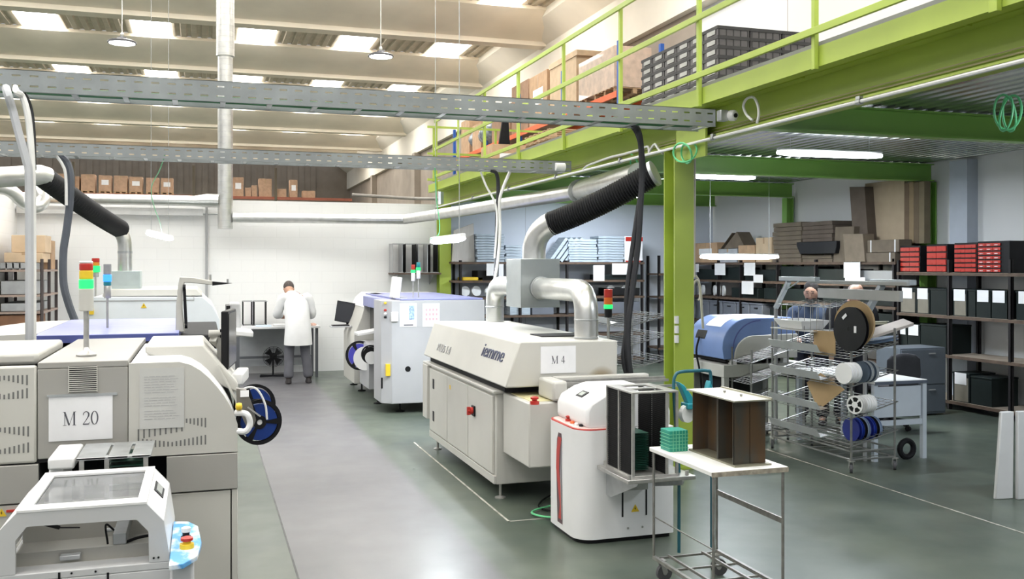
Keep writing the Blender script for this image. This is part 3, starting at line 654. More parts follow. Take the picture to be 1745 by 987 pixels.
# ---------------------------------------------------- near white loader with window hood
ld = thing('board_conveyor', 'white conveyor with clear lid window at bottom left and a light blue patterned control panel', 'machine', (-.4, 4.1, 0))
YF, YR = 3.9, 4.58
X3 = lambda px: XA(px, YF); Z3 = lambda px, py: ZA(px, py, YF)
tl, tr, rs, rb = X3(28), X3(250), X3(279), X3(290)
zT = .99; zS = Z3(279, 888); zB = Z3(290, 956); zB2 = Z3(26, 976)
lf, lb = X3(-6), X3(-14)
outer = [(lb, zB - .02), (lf, zS), (tl, zT), (tr, zT), (rs, zS), (rb, zB - .02)]
op = [(X3(26), zB + .0), (X3(26), Z3(26, 922)), (X3(46), Z3(46, 898)), (X3(233), Z3(233, 886)), (X3(253), Z3(253, 906)), (X3(254), zB)]
fr = [(lb, zB)] + outer[1:5] + [(rb, zB)] + list(reversed(op))
g = G(); ns = len(fr)
# front and rear end frames as arches
def arch(g, y0, y1):
    o = [(lb, zB), (lf, zS), (tl, zT), (tr, zT), (rs, zS), (rb, zB)]; i_ = op; n_ = 6
    vs = [(a, y, b) for y in (y0, y1) for a, b in o + i_]
    fs = []
    for k in range(5):
        fs += [(k, k + 1, n_ + k + 1, n_ + k), (12 + k, 12 + n_ + k, 12 + n_ + k + 1, 12 + k + 1), (k, 12 + k, 12 + k + 1, k + 1), (n_ + k, n_ + k + 1, 12 + n_ + k + 1, 12 + n_ + k)]
    fs += [(0, n_, 12 + n_, 12), (5, 17, 23, 11)]
    g.add(vs, fs)
arch(g, YF, YF + .02); g.build('front_arch', GREYP, ld, smooth=False)
g = G(); arch(g, YR - .02, YR); g.build('rear_arch', GREYP, ld, smooth=False)
g = G()
g.strip([(lb, zB), (lf, zS), (tl, zT)], 'y', YF + .02, YR - .02, -.01); g.build('left_hood_side', SHELLW, ld, smooth=False)
g = G(); g.strip([(tr, zT), (rs, zS), (rb, zB)], 'y', YF + .02, YR - .02, -.01); g.build('right_hood_side', SHELLW, ld, smooth=False)
g = G(); wx0, wx1, wy0, wy1 = tl + .045, tr - .035, YF + .08, YR - .07
g.box(tl, wx0, YF - .002, YR, zT + .0005, zT + .009); g.box(wx1, tr, YF - .002, YR, zT + .0005, zT + .009); g.box(wx0, wx1, YF - .002, wy0, zT + .0005, zT + .009); g.box(wx0, wx1, wy1, YR, zT + .0005, zT + .009)
lidp = g.build('lid_frame', SHELLW, ld, smooth=False)
gl = mat('clear_lid_window', (.30, .31, .32), .08, var=.25, scale=9, alpha=.5)
g = G(); g.box(wx0, wx1, wy0, wy1, zT - .006, zT - .002); g.build('lid_window', gl, lidp)
g = G(); d = Vector((rs - tr, 0, zS - zT)); L_ = d.length; d.normalize(); nn = Vector((-d.z, 0, d.x)) * 1
nn = Vector((d.z * -1, 0, d.x)); 
c0 = Vector((tr, YF + .30, zT)) + d * (L_ * .2)
for k, (ya, yb, mm, nm) in enumerate(((0, .17, BLACK, 'display_bezel'), (.02, .15, mat('display_glass', (.35, .37, .36), .3, var=0), 'display'))):
    g = G(); o_ = c0 + nn * (.003 + .003 * k); 
    e0, e1 = (0, L_ * .55) if k == 0 else (L_ * .1, L_ * .42)
    pts = [o_ + d * e0 + Vector((0, ya, 0)), o_ + d * e1 + Vector((0, ya, 0)), o_ + d * e1 + Vector((0, yb, 0)), o_ + d * e0 + Vector((0, yb, 0))]
    g.add(pts + [p_ - nn * .006 for p_ in pts], [(0, 1, 2, 3), (7, 6, 5, 4), (0, 4, 5, 1), (1, 5, 6, 2), (2, 6, 7, 3), (3, 7, 4, 0)]); g.build(nm, mm, ld)
# body below, tray inside
g = G(); g.box(lb, rb, YF, YR, .04, zB - .03); g.box(lb, rb, YF, YF + .10, zB - .03, zB - .001); g.box(lb, rb, YR - .08, YR, zB - .03, zB - .001); g.build('cabinet_body', GREYP, ld, bevel=.004)
g = G(); g.box(lb + .02, rb - .02, YF + .10, YR - .08, zB - .03, zB - .02); g.box(lb + .02, rb - .02, YF + .17, YF + .19, zB - .02, zB + .03); g.box(lb + .02, rb - .02, YR - .17, YR - .15, zB - .02, zB + .05); g.build('inner_rails', CREAM, ld)
cx_ = X3(185); g = G(); g.box(cx_, cx_ + .05, YF + .18, YR - .12, zB + .03, zB + .075); g.cyl((cx_ - .04, YF + .3, zB + .06), (cx_ + .03, YF + .3, zB + .06), .008, 10); g.build('pusher_bar', GALV, ld, bevel=.003)
g = G(); g.tube(smoothpath([(cx_ + .04, YF + .2, zB + .03), (cx_ + .10, YF + .21, zB + .045), (rb - .02, YF + .22, zB + .05)]), .006, 8); g.tube(smoothpath([(cx_, YF + .25, zB + .07), (cx_ - .03, YF + .23, zB + .10), (cx_ - .02, YF + .2, zB + .03)]), .004, 8); g.build('inner_cable', BLACKM, ld)
g = G(); g.cyl((X3(36), YF + .16, Z3(36, 905)), (X3(90), YF + .18, Z3(90, 921)), .008, 10); g.cyl((X3(90), YF + .18, Z3(90, 921)), (X3(125), YF + .20, Z3(125, 923)), .003, 8); g.build('gas_strut', BLACK, ld)
g = G(); g.box(X3(93), X3(130), YF + .12, YF + .16, zB - .0, zB + .02); g.build('sensor_block', GALV, ld, bevel=.003)
g = G()
for px, py in ((262, 951), (270, 950), (122, 977), (163, 974)): q = P(px, py, Y=YF); g = G(); g.cyl((q.x, YF - .004, q.z), (q.x, YF, q.z), .004, 8); g.build('screw', BLACK, ld)
for px in (101, 184): q = P(px, 985, Y=YF); g = G(); g.box(q.x - .004, q.x + .004, YF - .002, YF, q.z - .05, q.z + .02); g.build('panel_slot', BLACK, ld)
pnl = [(rb, 3.74), (rb + .05, 3.745), (rb + .10, 3.84), (rb + .115, 4.02), (rb + .10, 4.27), (rb + .06, 4.36), (rb, 4.38)]
bluep = two_tone('blue_ice_print', (.10, .36, .72), (.80, .86, .90), 14, .52, .07, .35, stretch=(1, .5, 1))
g = G(); g.prism(pnl, 'z', .775, .795); cp = g.build('control_panel', bluep, ld, bevel=.003)
g = G(); g.box(rb, rb + .085, 3.85, 4.28, .04, .775); g.build('panel_pedestal', GREYP, ld, bevel=.01)
estop(cp, (rb + .06, 3.95, .795), s=.9)
g = G(); g.lathe([(.02, 0), (.02, .012), (.014, .014), (.014, .026), (.018, .03), (.018, .042), (.01, .046)], (rb + .055, 4.08, .795), n=16); g.mi = 1; g.lathe([(.0185, .03), (.0185, .046), (.01, .05)], (rb + .055, 4.08, .795), n=16); g.build('start_knob', [BLACK, WHITE], cp)
pads(ld, [(lb + .06, 3.98), (rb - .06, 3.98), (rb - .06, 4.5), (lb + .06, 4.5)], .03, .05)
warn(m20, X5(3), Y5 - .006, Z5(3, 880), .045)
g = G(); g.box(X5(11), X5(27), Y5 - .006, Y5 + .005, Z5(18, 873), Z5(18, 869)); g.build('red_label', RED, m20)
# ============================================================ SECOND MACHINE ON THE LEFT (blue top)
YM = 7.42
XM = lambda px: XA(px, YM); ZM = lambda px, py: ZA(px, py, YM)
b0, b1 = XM(62), XM(305); zt2 = ZM(180, 570); zt1 = ZM(180, 583)
m2 = thing('placement_machine', 'cream and blue assembly machine with flat lavender blue top, right behind the M 20 machine', 'machine', (-.7, 8.3, 0))
g = G(); g.box(-2.4, .08, YM + .03, 9.25, .1, 1.30); g.build('carcass', CREAM, m2, bevel=.01)
g = G(); g.prism([(YM, zt1), (YM, zt2), (YM + .06, zt2 + .012), (9.3, zt2 + .012), (9.3, zt1)], 'x', b0, b1); bt = g.build('blue_cover', LAV, m2)
g = G(); g.box(b0 + .005, b1 - .005, YM - .006, YM, zt1, zt2 - .004); g.build('blue_front_edge', NAVYB, bt)
pr = [(b0 - .01, 1.28), (b0 - .01, zt2 + .01)] + [(b0 - .01 - (1 - math.cos(a)) * .0 - .95 * math.sin(a), zt2 + .01 - .22 * (1 - math.cos(a))) for a in [i * PI / 16 for i in range(1, 9)]] + [(b0 - .96, 1.28)]
g = G(); g.prism(pr, 'y', YM + .05, 9.25); g.build('curved_side_cover', CREAM, m2)
g = G(); g.box(b1 + .01, .12, YM + .05, 9.2, 1.28, zt2 - .02); g.build('right_deck', DARK, m2, bevel=.01)
# raised arm-shaped guard frame
g = G(); Yp = 7.55; o = [P(a, b, Y=Yp) for a, b in ((299, 566), (300, 520), (303, 490), (306, 472), (330, 473), (362, 479), (362, 486), (325, 482), (314, 482), (311, 500), (311, 530), (315, 566))]
g.prism([(q.x, q.z) for q in o], 'y', Yp, Yp + .16); ga = g.build('guard_frame', CREAM, m2, bevel=.006)
g = G(); o = [P(a, b, Y=Yp) for a, b in ((362, 480), (396, 483), (362, 487))]; g.prism([(q.x, q.z) for q in o], 'y', Yp + .0, Yp + .16); g.build('guard_tip', BLACK, ga)
g = G(); a, b = P(314, 490, Y=Yp - .02), P(317, 555, Y=Yp - .02); g.cyl(a, b, .011, 10); g.cyl(a + Vector((-.01, 0, 0)), a + Vector((.01, 0, 0.0)), .022, 12); g.cyl(b + Vector((-.01, 0, 0)), b + Vector((.01, 0, 0)), .022, 12); g.build('gas_strut', BLACK, ga)
q = P(358, 470, Y=Yp + .08); g = G(); g.cyl((q.x, q.y, q.z - .05), (q.x, q.y, q.z + .01), .01, 8); q = P(388, 480, Y=Yp + .08); g.cyl((q.x, q.y, q.z - .01), (q.x, q.y, q.z + .02), .008, 8); g.build('frame_knobs', STEEL, ga)
q = P(183, 567, Y=8.0); zz = lambda py: ZA(183, py, 8.0)
tower(m2, q.x, 8.0, zt2 + .012, zz(508), [(zz(487) - zz(508), STEEL, .9), (zz(480) - zz(487), mat('teal_lens', (.02, .25, .3), .3, var=0), .95), (zz(468) - zz(480), LIT_B, 1.05), (zz(450) - zz(468), GREYM, .95)], r=.03, pr=.009, base=False)
# operator monitor and console of the second machine
g = G(); g.box(XA(391, 7.9), XA(409, 7.9), 7.75, 8.1, ZA(400, 572, 7.9), ZA(400, 516, 7.9)); mo2 = g.build('operator_monitor', GREYP, m2, bevel=.015)
g = G(); g.box(XA(385, 7.9), XA(392, 7.9), 7.76, 8.09, ZA(400, 560, 7.9), ZA(400, 520, 7.9)); g.build('screen', BLACK, mo2)
g = G(); q = P(402, 565, Y=7.6); g.M = Matrix.Translation(q) @ Matrix.Rotation(.12, 4, 'Y'); g.box(-.06, .12, -.2, .2, -.02, .02); g.build('keyboard_shelf', WHITE, m2, bevel=.008)
g = G(); g.box(XA(386, 7.9), XA(400, 7.9), 7.8, 8.1, .95, 1.33); g.build('console_post', SHELLW, m2, bevel=.02)
pads(m2, [(-2.2, 7.6), (0, 7.6), (0, 9.0)], .05, .12)
# ============================================================ THIRD MACHINE (white, exhaust box on top)
Y3 = 12.5; X7 = lambda px: XA(px, Y3); Z7 = lambda px, py: ZA(px, py, Y3)
m3 = thing('reflow_oven', 'white machine with grey exhaust box and small yellow triangle in the back left', 'machine', (-.9, 13.2, 0))
g = G(); pr = [(X7(150), .12), (X7(150), Z7(150, 520)), (X7(158), Z7(158, 507)), (X7(345), Z7(345, 507)), (X7(362), Z7(362, 522)), (X7(374), Z7(374, 545)), (X7(376), .12)]
g.prism(pr, 'y', Y3, 14.6); g.build('hood_body', mat('pale_blue_white_enamel', (.72, .76, .80), .4, var=.02), m3)
g = G(); g.prism([(X7(170), Z7(170, 507) + .002), (X7(176), Z7(170, 507) + .09), (X7(335), Z7(170, 507) + .09), (X7(345), Z7(170, 507) + .002)], 'y', 12.75, 14.5); g.build('top_cover', CREAM, m3, bevel=.01)
g = G(); g.box(X7(160), X7(330), Y3 - .004, Y3, Z7(200, 514), Z7(200, 512)); g.box(X7(330), X7(331), Y3 - .004, Y3, Z7(200, 514), Z7(200, 506)); g.build('panel_gap', GREYM, m3)
warn(m3, X7(245), Y3 - .002, Z7(245, 525), .07)
g = G(); g.box(X7(148), X7(160), Y3 - .03, Y3, Z7(150, 536), Z7(150, 526)); g.build('side_switch', YEL, m3)
zz = lambda py: ZA(163, py, 13.0); q = P(163, 500, Y=13.0)
tower(m3, q.x, 13.0, Z7(158, 507) - .02, zz(472), [(zz(464) - zz(472), STEEL, .8), (zz(453) - zz(464), LIT_G, 1.1), (zz(447) - zz(453), mat('amber_lens', (.7, .25, .02), .3, var=0), .95), (zz(440) - zz(447), RED, .95)], r=.048, pr=.012, base=False)
pads(m3, [(X7(170), 12.7), (X7(360), 12.7), (X7(360), 14.4), (X7(170), 14.4)], .05, .12)
g = G(); Yb = 13.0; g.box(XA(190, Yb), XA(239, Yb), Yb, Yb + .4, 1.50, ZA(213, 462, Yb)); g.build('exhaust_box', mat('pale_box_steel', (.48, .55, .55), .4, .4, var=.05), m3, bevel=.004)
# duct, elbow and black hose of the third machine
def ribhose(a, b, r, label, sag=.05, n=60):
    g = G(); a = Vector(a); b = Vector(b); pts = []; rs = []
    for i in range(n * 2 + 1):
        t = i / (n * 2); p = a.lerp(b, t); p.z -= sag * 4 * t * (1 - t); pts.append(p); rs.append(r if i % 2 else r * .87)
    g.tube(pts, rs, 20); return solo(g, 'flexible_hose', mat('black_ribbed_hose', (.022, .022, .024), .5, var=.1), label, 'hose')
def ductrun(name, pts, r, label, rings=True, cat='duct', n=22, elbow=None, group=None):
    t = thing(name, label, cat, pts[0], group); g = G(); g.tube(pts, r, n, cap=True); g.build('duct_tube', DUCTM, t)
    return t
def bend(p0, p1, p2, r, n=8):        # quarter-ish bend rounding the corner p1
    p0, p1, p2 = Vector(p0), Vector(p1), Vector(p2); a = p1 + (p0 - p1).normalized() * r; b = p1 + (p2 - p1).normalized() * r
    return [a.lerp(p1, i / n).lerp(p1.lerp(b, i / n), i / n) for i in range(n + 1)]
Ye = 13.2; zz = lambda px, py: P(px, py, Y=Ye)
e0, e1, e2 = zz(213, 462), zz(213, 398), zz(196, 382)
dl = thing('exhaust_duct', 'bare steel elbow duct rising from the exhaust box of the back left machine', 'duct', e0)
rr = 11.5 / FPX * 12.3
g = G(); g.tube([e0, zz(213, 425)] + bend(zz(213, 425), zz(213, 399), zz(185, 377), .17)[0:] , rr, 22); g.build('elbow_tube', DUCTM, dl)
g = G(); g.cyl(zz(213, 428), zz(213, 432), rr * 1.04, 22); g.build('joint_ring', GALV, dl)
hA = P(72, 300, Y=11.0)
ribhose(zz(206, 391), hA, .118, 'black ribbed hose climbing leftwards from the back left elbow duct', .02, 34)
# ============================================================ OVEN (sheet M 4)
ov = thing('reflow_oven', 'long cream oven with sloping hood sides and the M 4 sheet on its end', 'machine', (2.7, 8.6, 0))
ox0, ox1 = 2.25, 3.22; oy0, oy1 = 7.42, 9.75
g = G(); g.box(ox0 + .02, ox1, oy0, oy1, .12, .86); g.build('base_cabinet', CREAM, ov, bevel=.008)
g = G()
for i in range(3):
    a = oy0 + .05 + i * .76; g.box(ox0, ox0 + .02, a, a + .745, .2, .835)
g.build('side_doors', CREAM, ov, bevel=.004)
g = G(); g.box(ox0 - .0, ox0 + .02, oy0 + .003, oy1, .125, .19); g.build('plinth_strip', CREAM, ov, bevel=.003)
g = G(); g.box(ox0 - .01, ox1, oy0 - .02, oy1 + .25, .862, .885); g.build('table_plate', CREAM, ov, bevel=.004)
g = G(); g.box(ox0 + .06, ox1 - .05, oy0 - .1, oy1 + .2, .885, .945); g.build('hood_gap', DARK, ov)
hy0, hy1 = 7.1, 10.0
prof = [(2.25, .945), (3.2, .945), (3.2, 1.295), (2.375, 1.305), (2.36, 1.30), (2.25, 1.0)]
g = G(); g.prism([(2.245, .945), (3.2, .945), (3.2, 1.295), (2.375, 1.305), (2.362, 1.298)], 'y', hy0, hy1); hood = g.build('hood', CREAM, ov, bevel=.012)
g = G(); g.box(XA(900, 7.9), XA(975, 7.9), 7.55, 7.85, 1.300, 1.309); g.build('top_slot_panel', DARK, ov)
# far end cheek
g = G(); g.box(ox0 - .02, ox1, oy1 + .02, oy1 + .22, .30, .86); g.build('far_end_box', CREAM, ov, bevel=.006)
# handles, lock, switch
for y in (9.55,):
    for z in (.31, .64):
        g = G(); g.box(ox0 - .004, ox0 + .001, y - .03, y + .03, z, z + .1); g.build('recessed_latch', BLACK, ov)
q = P(808, 700, X=ox0); g = G(); g.box(ox0 - .015, ox0, q.y - .045, q.y + .045, q.z - .045, q.z + .045); sw = g.build('switch_plate', BLACK, ov, bevel=.004)
g = G(); g.lathe([(.03, 0), (.03, .02), (.018, .022), (.018, .045)], (ox0 - .015, q.y, q.z), (-1, 0, 0), 16); g.box(ox0 - .065, ox0 - .035, q.y - .01, q.y + .01, q.z - .035, q.z + .035); g.build('main_switch', RED, sw)
q = P(767, 660, X=ox0); g = G(); g.box(ox0 - .002, ox0, q.y - .02, q.y + .02, q.z - .02, q.z + .02); g.build('yellow_label', YEL, ov)
for x, y in ((2.32, 7.47), (2.32, 9.66), (3.1, 7.5), (3.1, 9.6)):
    g = G(); g.lathe([(.045, 0), (.045, .008), (.012, .02), (.012, .125)], (x, y, 0), n=14); g.build('levelling_foot', STEEL, ov)
# lettering on the bevelled side (long side faces the aisle)
b0_ = Vector((2.245, 0, .945)); b1_ = Vector((2.362, 0, 1.298)); up = (b1_ - b0_).normalized(); nrm = Vector((-up.z, 0, up.x))
def on_bevel(y, s, off=.002): return Vector((2.245, y, .945)) + up * s + nrm * off
DARKBL = mat('dark_blue_print', (.06, .07, .13), .5, var=0)
g = G(); textat(g, 'iemme', on_bevel(7.66, .235, .003), (0, -1, 0), up, .17, 1.35, .25); g.build('maker_lettering', DARKBL, ov)
g = G(); textat(g, 'PLUS 1.4', on_bevel(9.25, .13, .003), (0, -1, 0), up, .11, 1.3, 0); g.build('model_lettering', mat('grey_print', (.35, .35, .35), .5, var=0), ov)
sx0, sx1 = XA(921, hy0), XA(981, hy0)
sheetpaper(ov, sx0, sx1, hy0 - .003, ZA(950, 636, hy0), ZA(950, 590, hy0), 'M 4', .062, label='white sheet reading M 4')
# heat stain on the end of the hood
sm = bpy.data.materials.new('yellow_heat_stain'); sm.use_nodes = True; nt_ = sm.node_tree; pb_ = nt_.nodes['Principled BSDF']; pb_.inputs['Base Color'].default_value = (.40, .26, .06, 1); pb_.inputs['Roughness'].default_value = .6
t1_ = nt_.nodes.new('ShaderNodeTexCoord'); m1_ = nt_.nodes.new('ShaderNodeMapping'); m1_.inputs['Location'].default_value = (-.62, 0, -.12); l1_ = nt_.nodes.new('ShaderNodeVectorMath'); l1_.operation = 'MULTIPLY'; l1_.inputs[1].default_value = (1.9, 0, 1.25)
l2_ = nt_.nodes.new('ShaderNodeVectorMath'); l2_.operation = 'LENGTH'; r1_ = nt_.nodes.new('ShaderNodeMapRange'); r1_.inputs[1].default_value = .1; r1_.inputs[2].default_value = .68; r1_.inputs[3].default_value = .38; r1_.inputs[4].default_value = 0
nt_.links.new(t1_.outputs['Generated'], m1_.inputs[0]); nt_.links.new(m1_.outputs[0], l1_.inputs[0]); nt_.links.new(l1_.outputs[0], l2_.inputs[0]); nt_.links.new(l2_.outputs['Value'], r1_.inputs[0]); nt_.links.new(r1_.outputs[0], pb_.inputs['Alpha'])
g = G(); g.box(2.84, 3.19, hy0 - .0025, hy0 - .0015, .955, 1.17); g.build('heat_stain', sm, ov)
# end control box
cbx0, cbx1, cy0, cy1 = 2.32, 3.0, 6.75, 7.40
g = G(); g.box(cbx0, cbx1, cy0, cy1, .385, .872); eb = g.build('end_cabinet', CREAM, ov, bevel=.012)
g = G(); g.box(cbx0 + .04, cbx0 + .38, cy0 + .06, cy1 - .1, .872, .878); g.build('worn_yellow_plate', mat('worn_yellow_plate', (.66, .60, .34), .5, var=.12), eb)
q = P(911, 684, z=.90); estop(eb, (q.x, q.y, .878), RED, s=1.15)
g = G(); hz = [(cbx1 - .42, .55), (cbx1 - .42, .87)]
# hazard striped edge strip
for i in range(5):
    gg = G(); z = .60 + i * .055; gg.prism([(2.60, z), (2.66, z + .03), (2.66, z + .0575), (2.60, z + .0275)], 'y', cy0 - .004, cy0 - .002); gg.build('hazard_stripe', YEL if i % 2 else BLACK, eb)
# outfeed conveyor across the end
cv = thing('outfeed_conveyor', 'pale conveyor beam with twin steel rails crossing in front of the oven end', 'conveyor', (3.0, 6.9, .9))
g = G(); g.box(2.50, 2.62, 6.72, 7.06, .88, 1.03); g.build('end_housing', CREAM, cv, bevel=.02)
g = G(); g.box(2.62, 3.42, 6.98, 7.06, .88, 1.03); g.build('rear_housing', CREAM, cv, bevel=.006)
for yy, zz_ in ((6.96, 1.0), (6.90, .985), (6.74, .96)):
    g = G(); g.box(2.63, 3.55, yy - .012, yy + .012, zz_ - .01, zz_ + .01); g.build('rail', STEEL, cv)
g = G(); g.box(2.63, 3.4, 6.75, 6.95, .89, .93); g.build('conveyor_belt', BLACKM, cv)
for x in (3.1, 3.45):
    g = G(); g.box(x, x + .04, 6.76, 6.94, .0, .89); g.build('leg', STEEL, cv)
# exhaust assembly
ex = thing('exhaust_duct', 'bare steel exhaust with square box and two curved legs standing on the M 4 oven', 'duct', (3.0, 8.6, 1.3))
ebx = (2.83, 3.22, 8.47, 8.92, 1.505, 1.965)
g = G(); g.box(*ebx); g.build('plenum_box', mat('plenum_steel', (.50, .54, .55), .32, .75, var=.08, scale=3), ex, bevel=.003)
rd = .098
g = G(); g.tube([(3.03, 8.48, 1.69), (3.03, 7.65, 1.69)] + bend((3.03, 7.7, 1.69), (3.0, 7.28, 1.69), (3.0, 7.28, 1.3), .22) + [(3.0, 7.28, 1.30)], rd, 26); g.build('near_leg_duct', DUCTM, ex)
g = G(); g.tube([(3.03, 8.9, 1.69), (3.03, 9.5, 1.69)] + bend((3.03, 9.5, 1.69), (3.0, 9.86, 1.69), (3.0, 9.86, 1.3), .2) + [(3.0, 9.86, 1.30)], rd, 26); g.build('far_leg_duct', DUCTM, ex)
for c_, a_ in (((3.03, 8.46, 1.69), (0, -1, 0)), ((3.0, 7.28, 1.45), (0, 0, 1)), ((3.0, 9.86, 1.45), (0, 0, 1)), ((3.0, 7.28, 1.305), (0, 0, 1))):
    g = G(); g.lathe([(rd, 0), (rd * 1.12 if a_[1] else rd * 1.035, .003), (rd * 1.12 if a_[1] else rd * 1.035, .012), (rd, .015)], c_, a_, 26); g.build('joint_ring', GALV, ex)
e0 = P(910, 442, Y=8.7); e1 = P(910, 412, Y=8.7); e2 = P(928, 395, Y=8.7)
hEnd = P(1112, 297, X=3.9)
g = G(); cor = P(905, 399, Y=8.7); k = Vector((cor.x, 8.7, cor.z + .02)); k.x = e0.x
dirh = (hEnd - k).normalized()
g.tube([Vector((e0.x, 8.7, 1.96)), Vector((e0.x, 8.7, k.z - .22))] + bend((e0.x, 8.7, k.z - .3), k, k + dirh, .2) , .112, 26); g.build('top_elbow', DUCTM, ex)
hs = k + dirh * .19
ribhose(hs, hEnd, .118, 'thick black ribbed hose rising right from the oven exhaust to the ceiling duct', .03, 44)
g = G(); g.lathe([(.121, 0), (.121, .03), (.09, .034)], hEnd, dirh, 26); solo(g, 'hose_clamp', GALV, 'steel collar on the upper end of the thick black hose', 'collar')
# tower on the oven
q = P(1048, 590, Y=8.2)
zz = lambda py: ZA(1048, py, 8.2)
tower(ov, min(q.x, 3.6), 8.2, .9, zz(541), [(zz(526) - zz(541), BLACK, .9), (zz(519) - zz(526), LIT_G, 1.05), (zz(507) - zz(519), mat('orange_lens', (.75, .16, .02), .3, var=0), 1), (zz(493) - zz(507), RED, 1)], r=.04, pr=.013, base=False)
g = G(); g.bar((3.2, 8.2, .92), (min(q.x, 3.6) + .02, 8.2, .92), .04, .04); g.build('tower_bracket', STEEL, ov)
# ============================================================ MAGAZINE LOADER (white with red stripe)
lo = thing('magazine_loader', 'white floor standing loader with red ribbon stripe beside the oven', 'machine', (2.78, 6.35, 0))
x0, x1, y0, y1 = 2.42, 3.15, 6.02, 6.66
def rrect(x0, x1, y0, y1, rads, n=7):      # rounded rectangle; radii for corners (x0y0, x1y0, x1y1, x0y1)
    out = []
    for (cx, cy, a), r in zip(((x0, y0, 180), (x1, y0, 270), (x1, y1, 0), (x0, y1, 90)), rads):
        sx = 1 if cx == x0 else -1; sy = 1 if cy == y0 else -1
        out += arc((cx + sx * r, cy + sy * r), r, a, a + 90, n)
    return out
g = G(); g.prism(rrect(x0, x1, y0, y1, (.13, .03, .03, .13)), 'z', .03, .775); g.build('lower_body', SHELLW, lo)
g = G(); g.prism(rrect(x0 + .02, x1 - .02, y0 + .02, y1 - .02, (.12, .03, .03, .12)), 'z', .0, .03); g.build('black_plinth', BLACK, lo)
g = G(); g.prism(rrect(x0 + .003, x0 + .3, y0 + .003, y1 - .003, (.128, .01, .01, .128)), 'z', .775, .782); lg = g.build('red_edged_ledge', RED, lo)
g = G(); g.prism(rrect(x0 + .018, x0 + .3, y0 + .018, y1 - .018, (.115, .01, .01, .115)), 'z', .782, .785); g.build('control_ledge', mat('pink_white_panel', (.75, .55, .52), .4, var=.05), lg)
estop(lg, (2.50, 6.40, .785), RED, .8)
for yy, m_ in ((6.30, ORANGE), (6.22, WHITE), (6.16, BLACK)):
    g = G(); g.lathe([(.016, 0), (.016, .01), (.011, .016)], (2.49 if yy > 6.2 else 2.5, yy, .785), n=14); g.build('push_button', m_, lg)
# upper hood: sloped profile seen from the front, extruded in depth
hp = [(2.53, .775), (2.50, .80), (2.50, .90), (2.53, .955), (2.63, 1.01), (2.72, 1.035), (3.02, 1.035), (3.10, .98), (3.14, .88), (3.14, .775)]
g = G(); g.prism(hp, 'y', 6.06, 6.64); g.build('upper_hood', SHELLW, lo, bevel=.02)
g = G(); c_ = Vector((2.575, 6.40, .984)); sl = Vector((.1, 0, .055)).normalized(); nn_ = Vector((-sl.z, 0, sl.x))
def plate(c, hy, hs, t, m_, nm, par):
    g = G(); pts = [c + sl * a + Vector((0, b, 0)) for a, b in ((-hs, -hy), (hs, -hy), (hs, hy), (-hs, hy))]
    g.add(pts + [p_ + nn_ * t for p_ in pts], [(3, 2, 1, 0), (4, 5, 6, 7), (0, 1, 5, 4), (1, 2, 6, 5), (2, 3, 7, 6), (3, 0, 4, 7)]); return g.build(nm, m_, par)
c_ = Vector((2.58, 6.33, .9825)); pb = plate(c_ - nn_ * .004, .055, .033, .01, BLACK, 'display_bezel', lo); plate(c_ + nn_ * .006, .032, .02, .002, mat('lcd_grey', (.38, .42, .38), .3, var=0), 'display', pb)
g = G(); g.box(2.73, 2.80, 6.050, 6.07, .80, .96); ms = g.build('pusher_slot', BLACK, lo)
g = G(); g.cyl((2.76, 6.02, .9), (2.76, 6.06, .9), .018, 12); g.box(2.745, 2.78, 6.03, 6.06, .83, .86); g.build('pusher_roller', STEEL, ms)
g = G()
for xx in (2.75, 2.93): g.box(xx - .006, xx + .006, y0 - .002, y0 + .004, .17, .6)
g.build('guide_slots', BLACK, lo)
warn(lo, 2.845, y0 - .001, .20, .06)
g = G(); 
for xx in (2.79, 2.90): g.cyl((xx, y0 - .003, .09), (xx, y0, .09), .008, 8)
g.build('panel_screws', STEEL, lo)
# red ribbon graphic on the aisle side: follows the flat side plane
SIL = mat('silver_print', (.35, .36, .38), .3, .3, var=.05)
def sidegraphic(ycs, m_, nm, off):
    g = G(); vs = []; 
    for (yc, wv, z) in ycs: vs += [(x0 - off, yc - wv, z), (x0 - off, yc + wv, z)]
    n_ = len(ycs); vs2 = [(v[0] + .0015 + off, v[1], v[2]) for v in vs]
    fs = [(i*2, i*2 + 1, i*2 + 3, i*2 + 2) for i in range(n_ - 1)]
    g.add(vs, fs); return g.build(nm, m_, lo)
sidegraphic([(6.36, .05, .07), (6.37, .055, .3), (6.38, .055, .5), (6.37, .05, .66), (6.36, .03, .71)], mat('dark_ribbon_print', (.10, .05, .06), .35, var=.1), 'dark_stripe', .0015)
sidegraphic([(6.355, .03, .10), (6.34, .02, .2), (6.375, .028, .34), (6.405, .03, .45), (6.395, .032, .58), (6.36, .035, .68)], RED, 'red_ribbon', .0025)
sidegraphic([(6.325, .006, .1), (6.33, .008, .25), (6.335, .012, .4), (6.33, .008, .55), (6.325, .004, .66)], SIL, 'silver_edge', .0032)
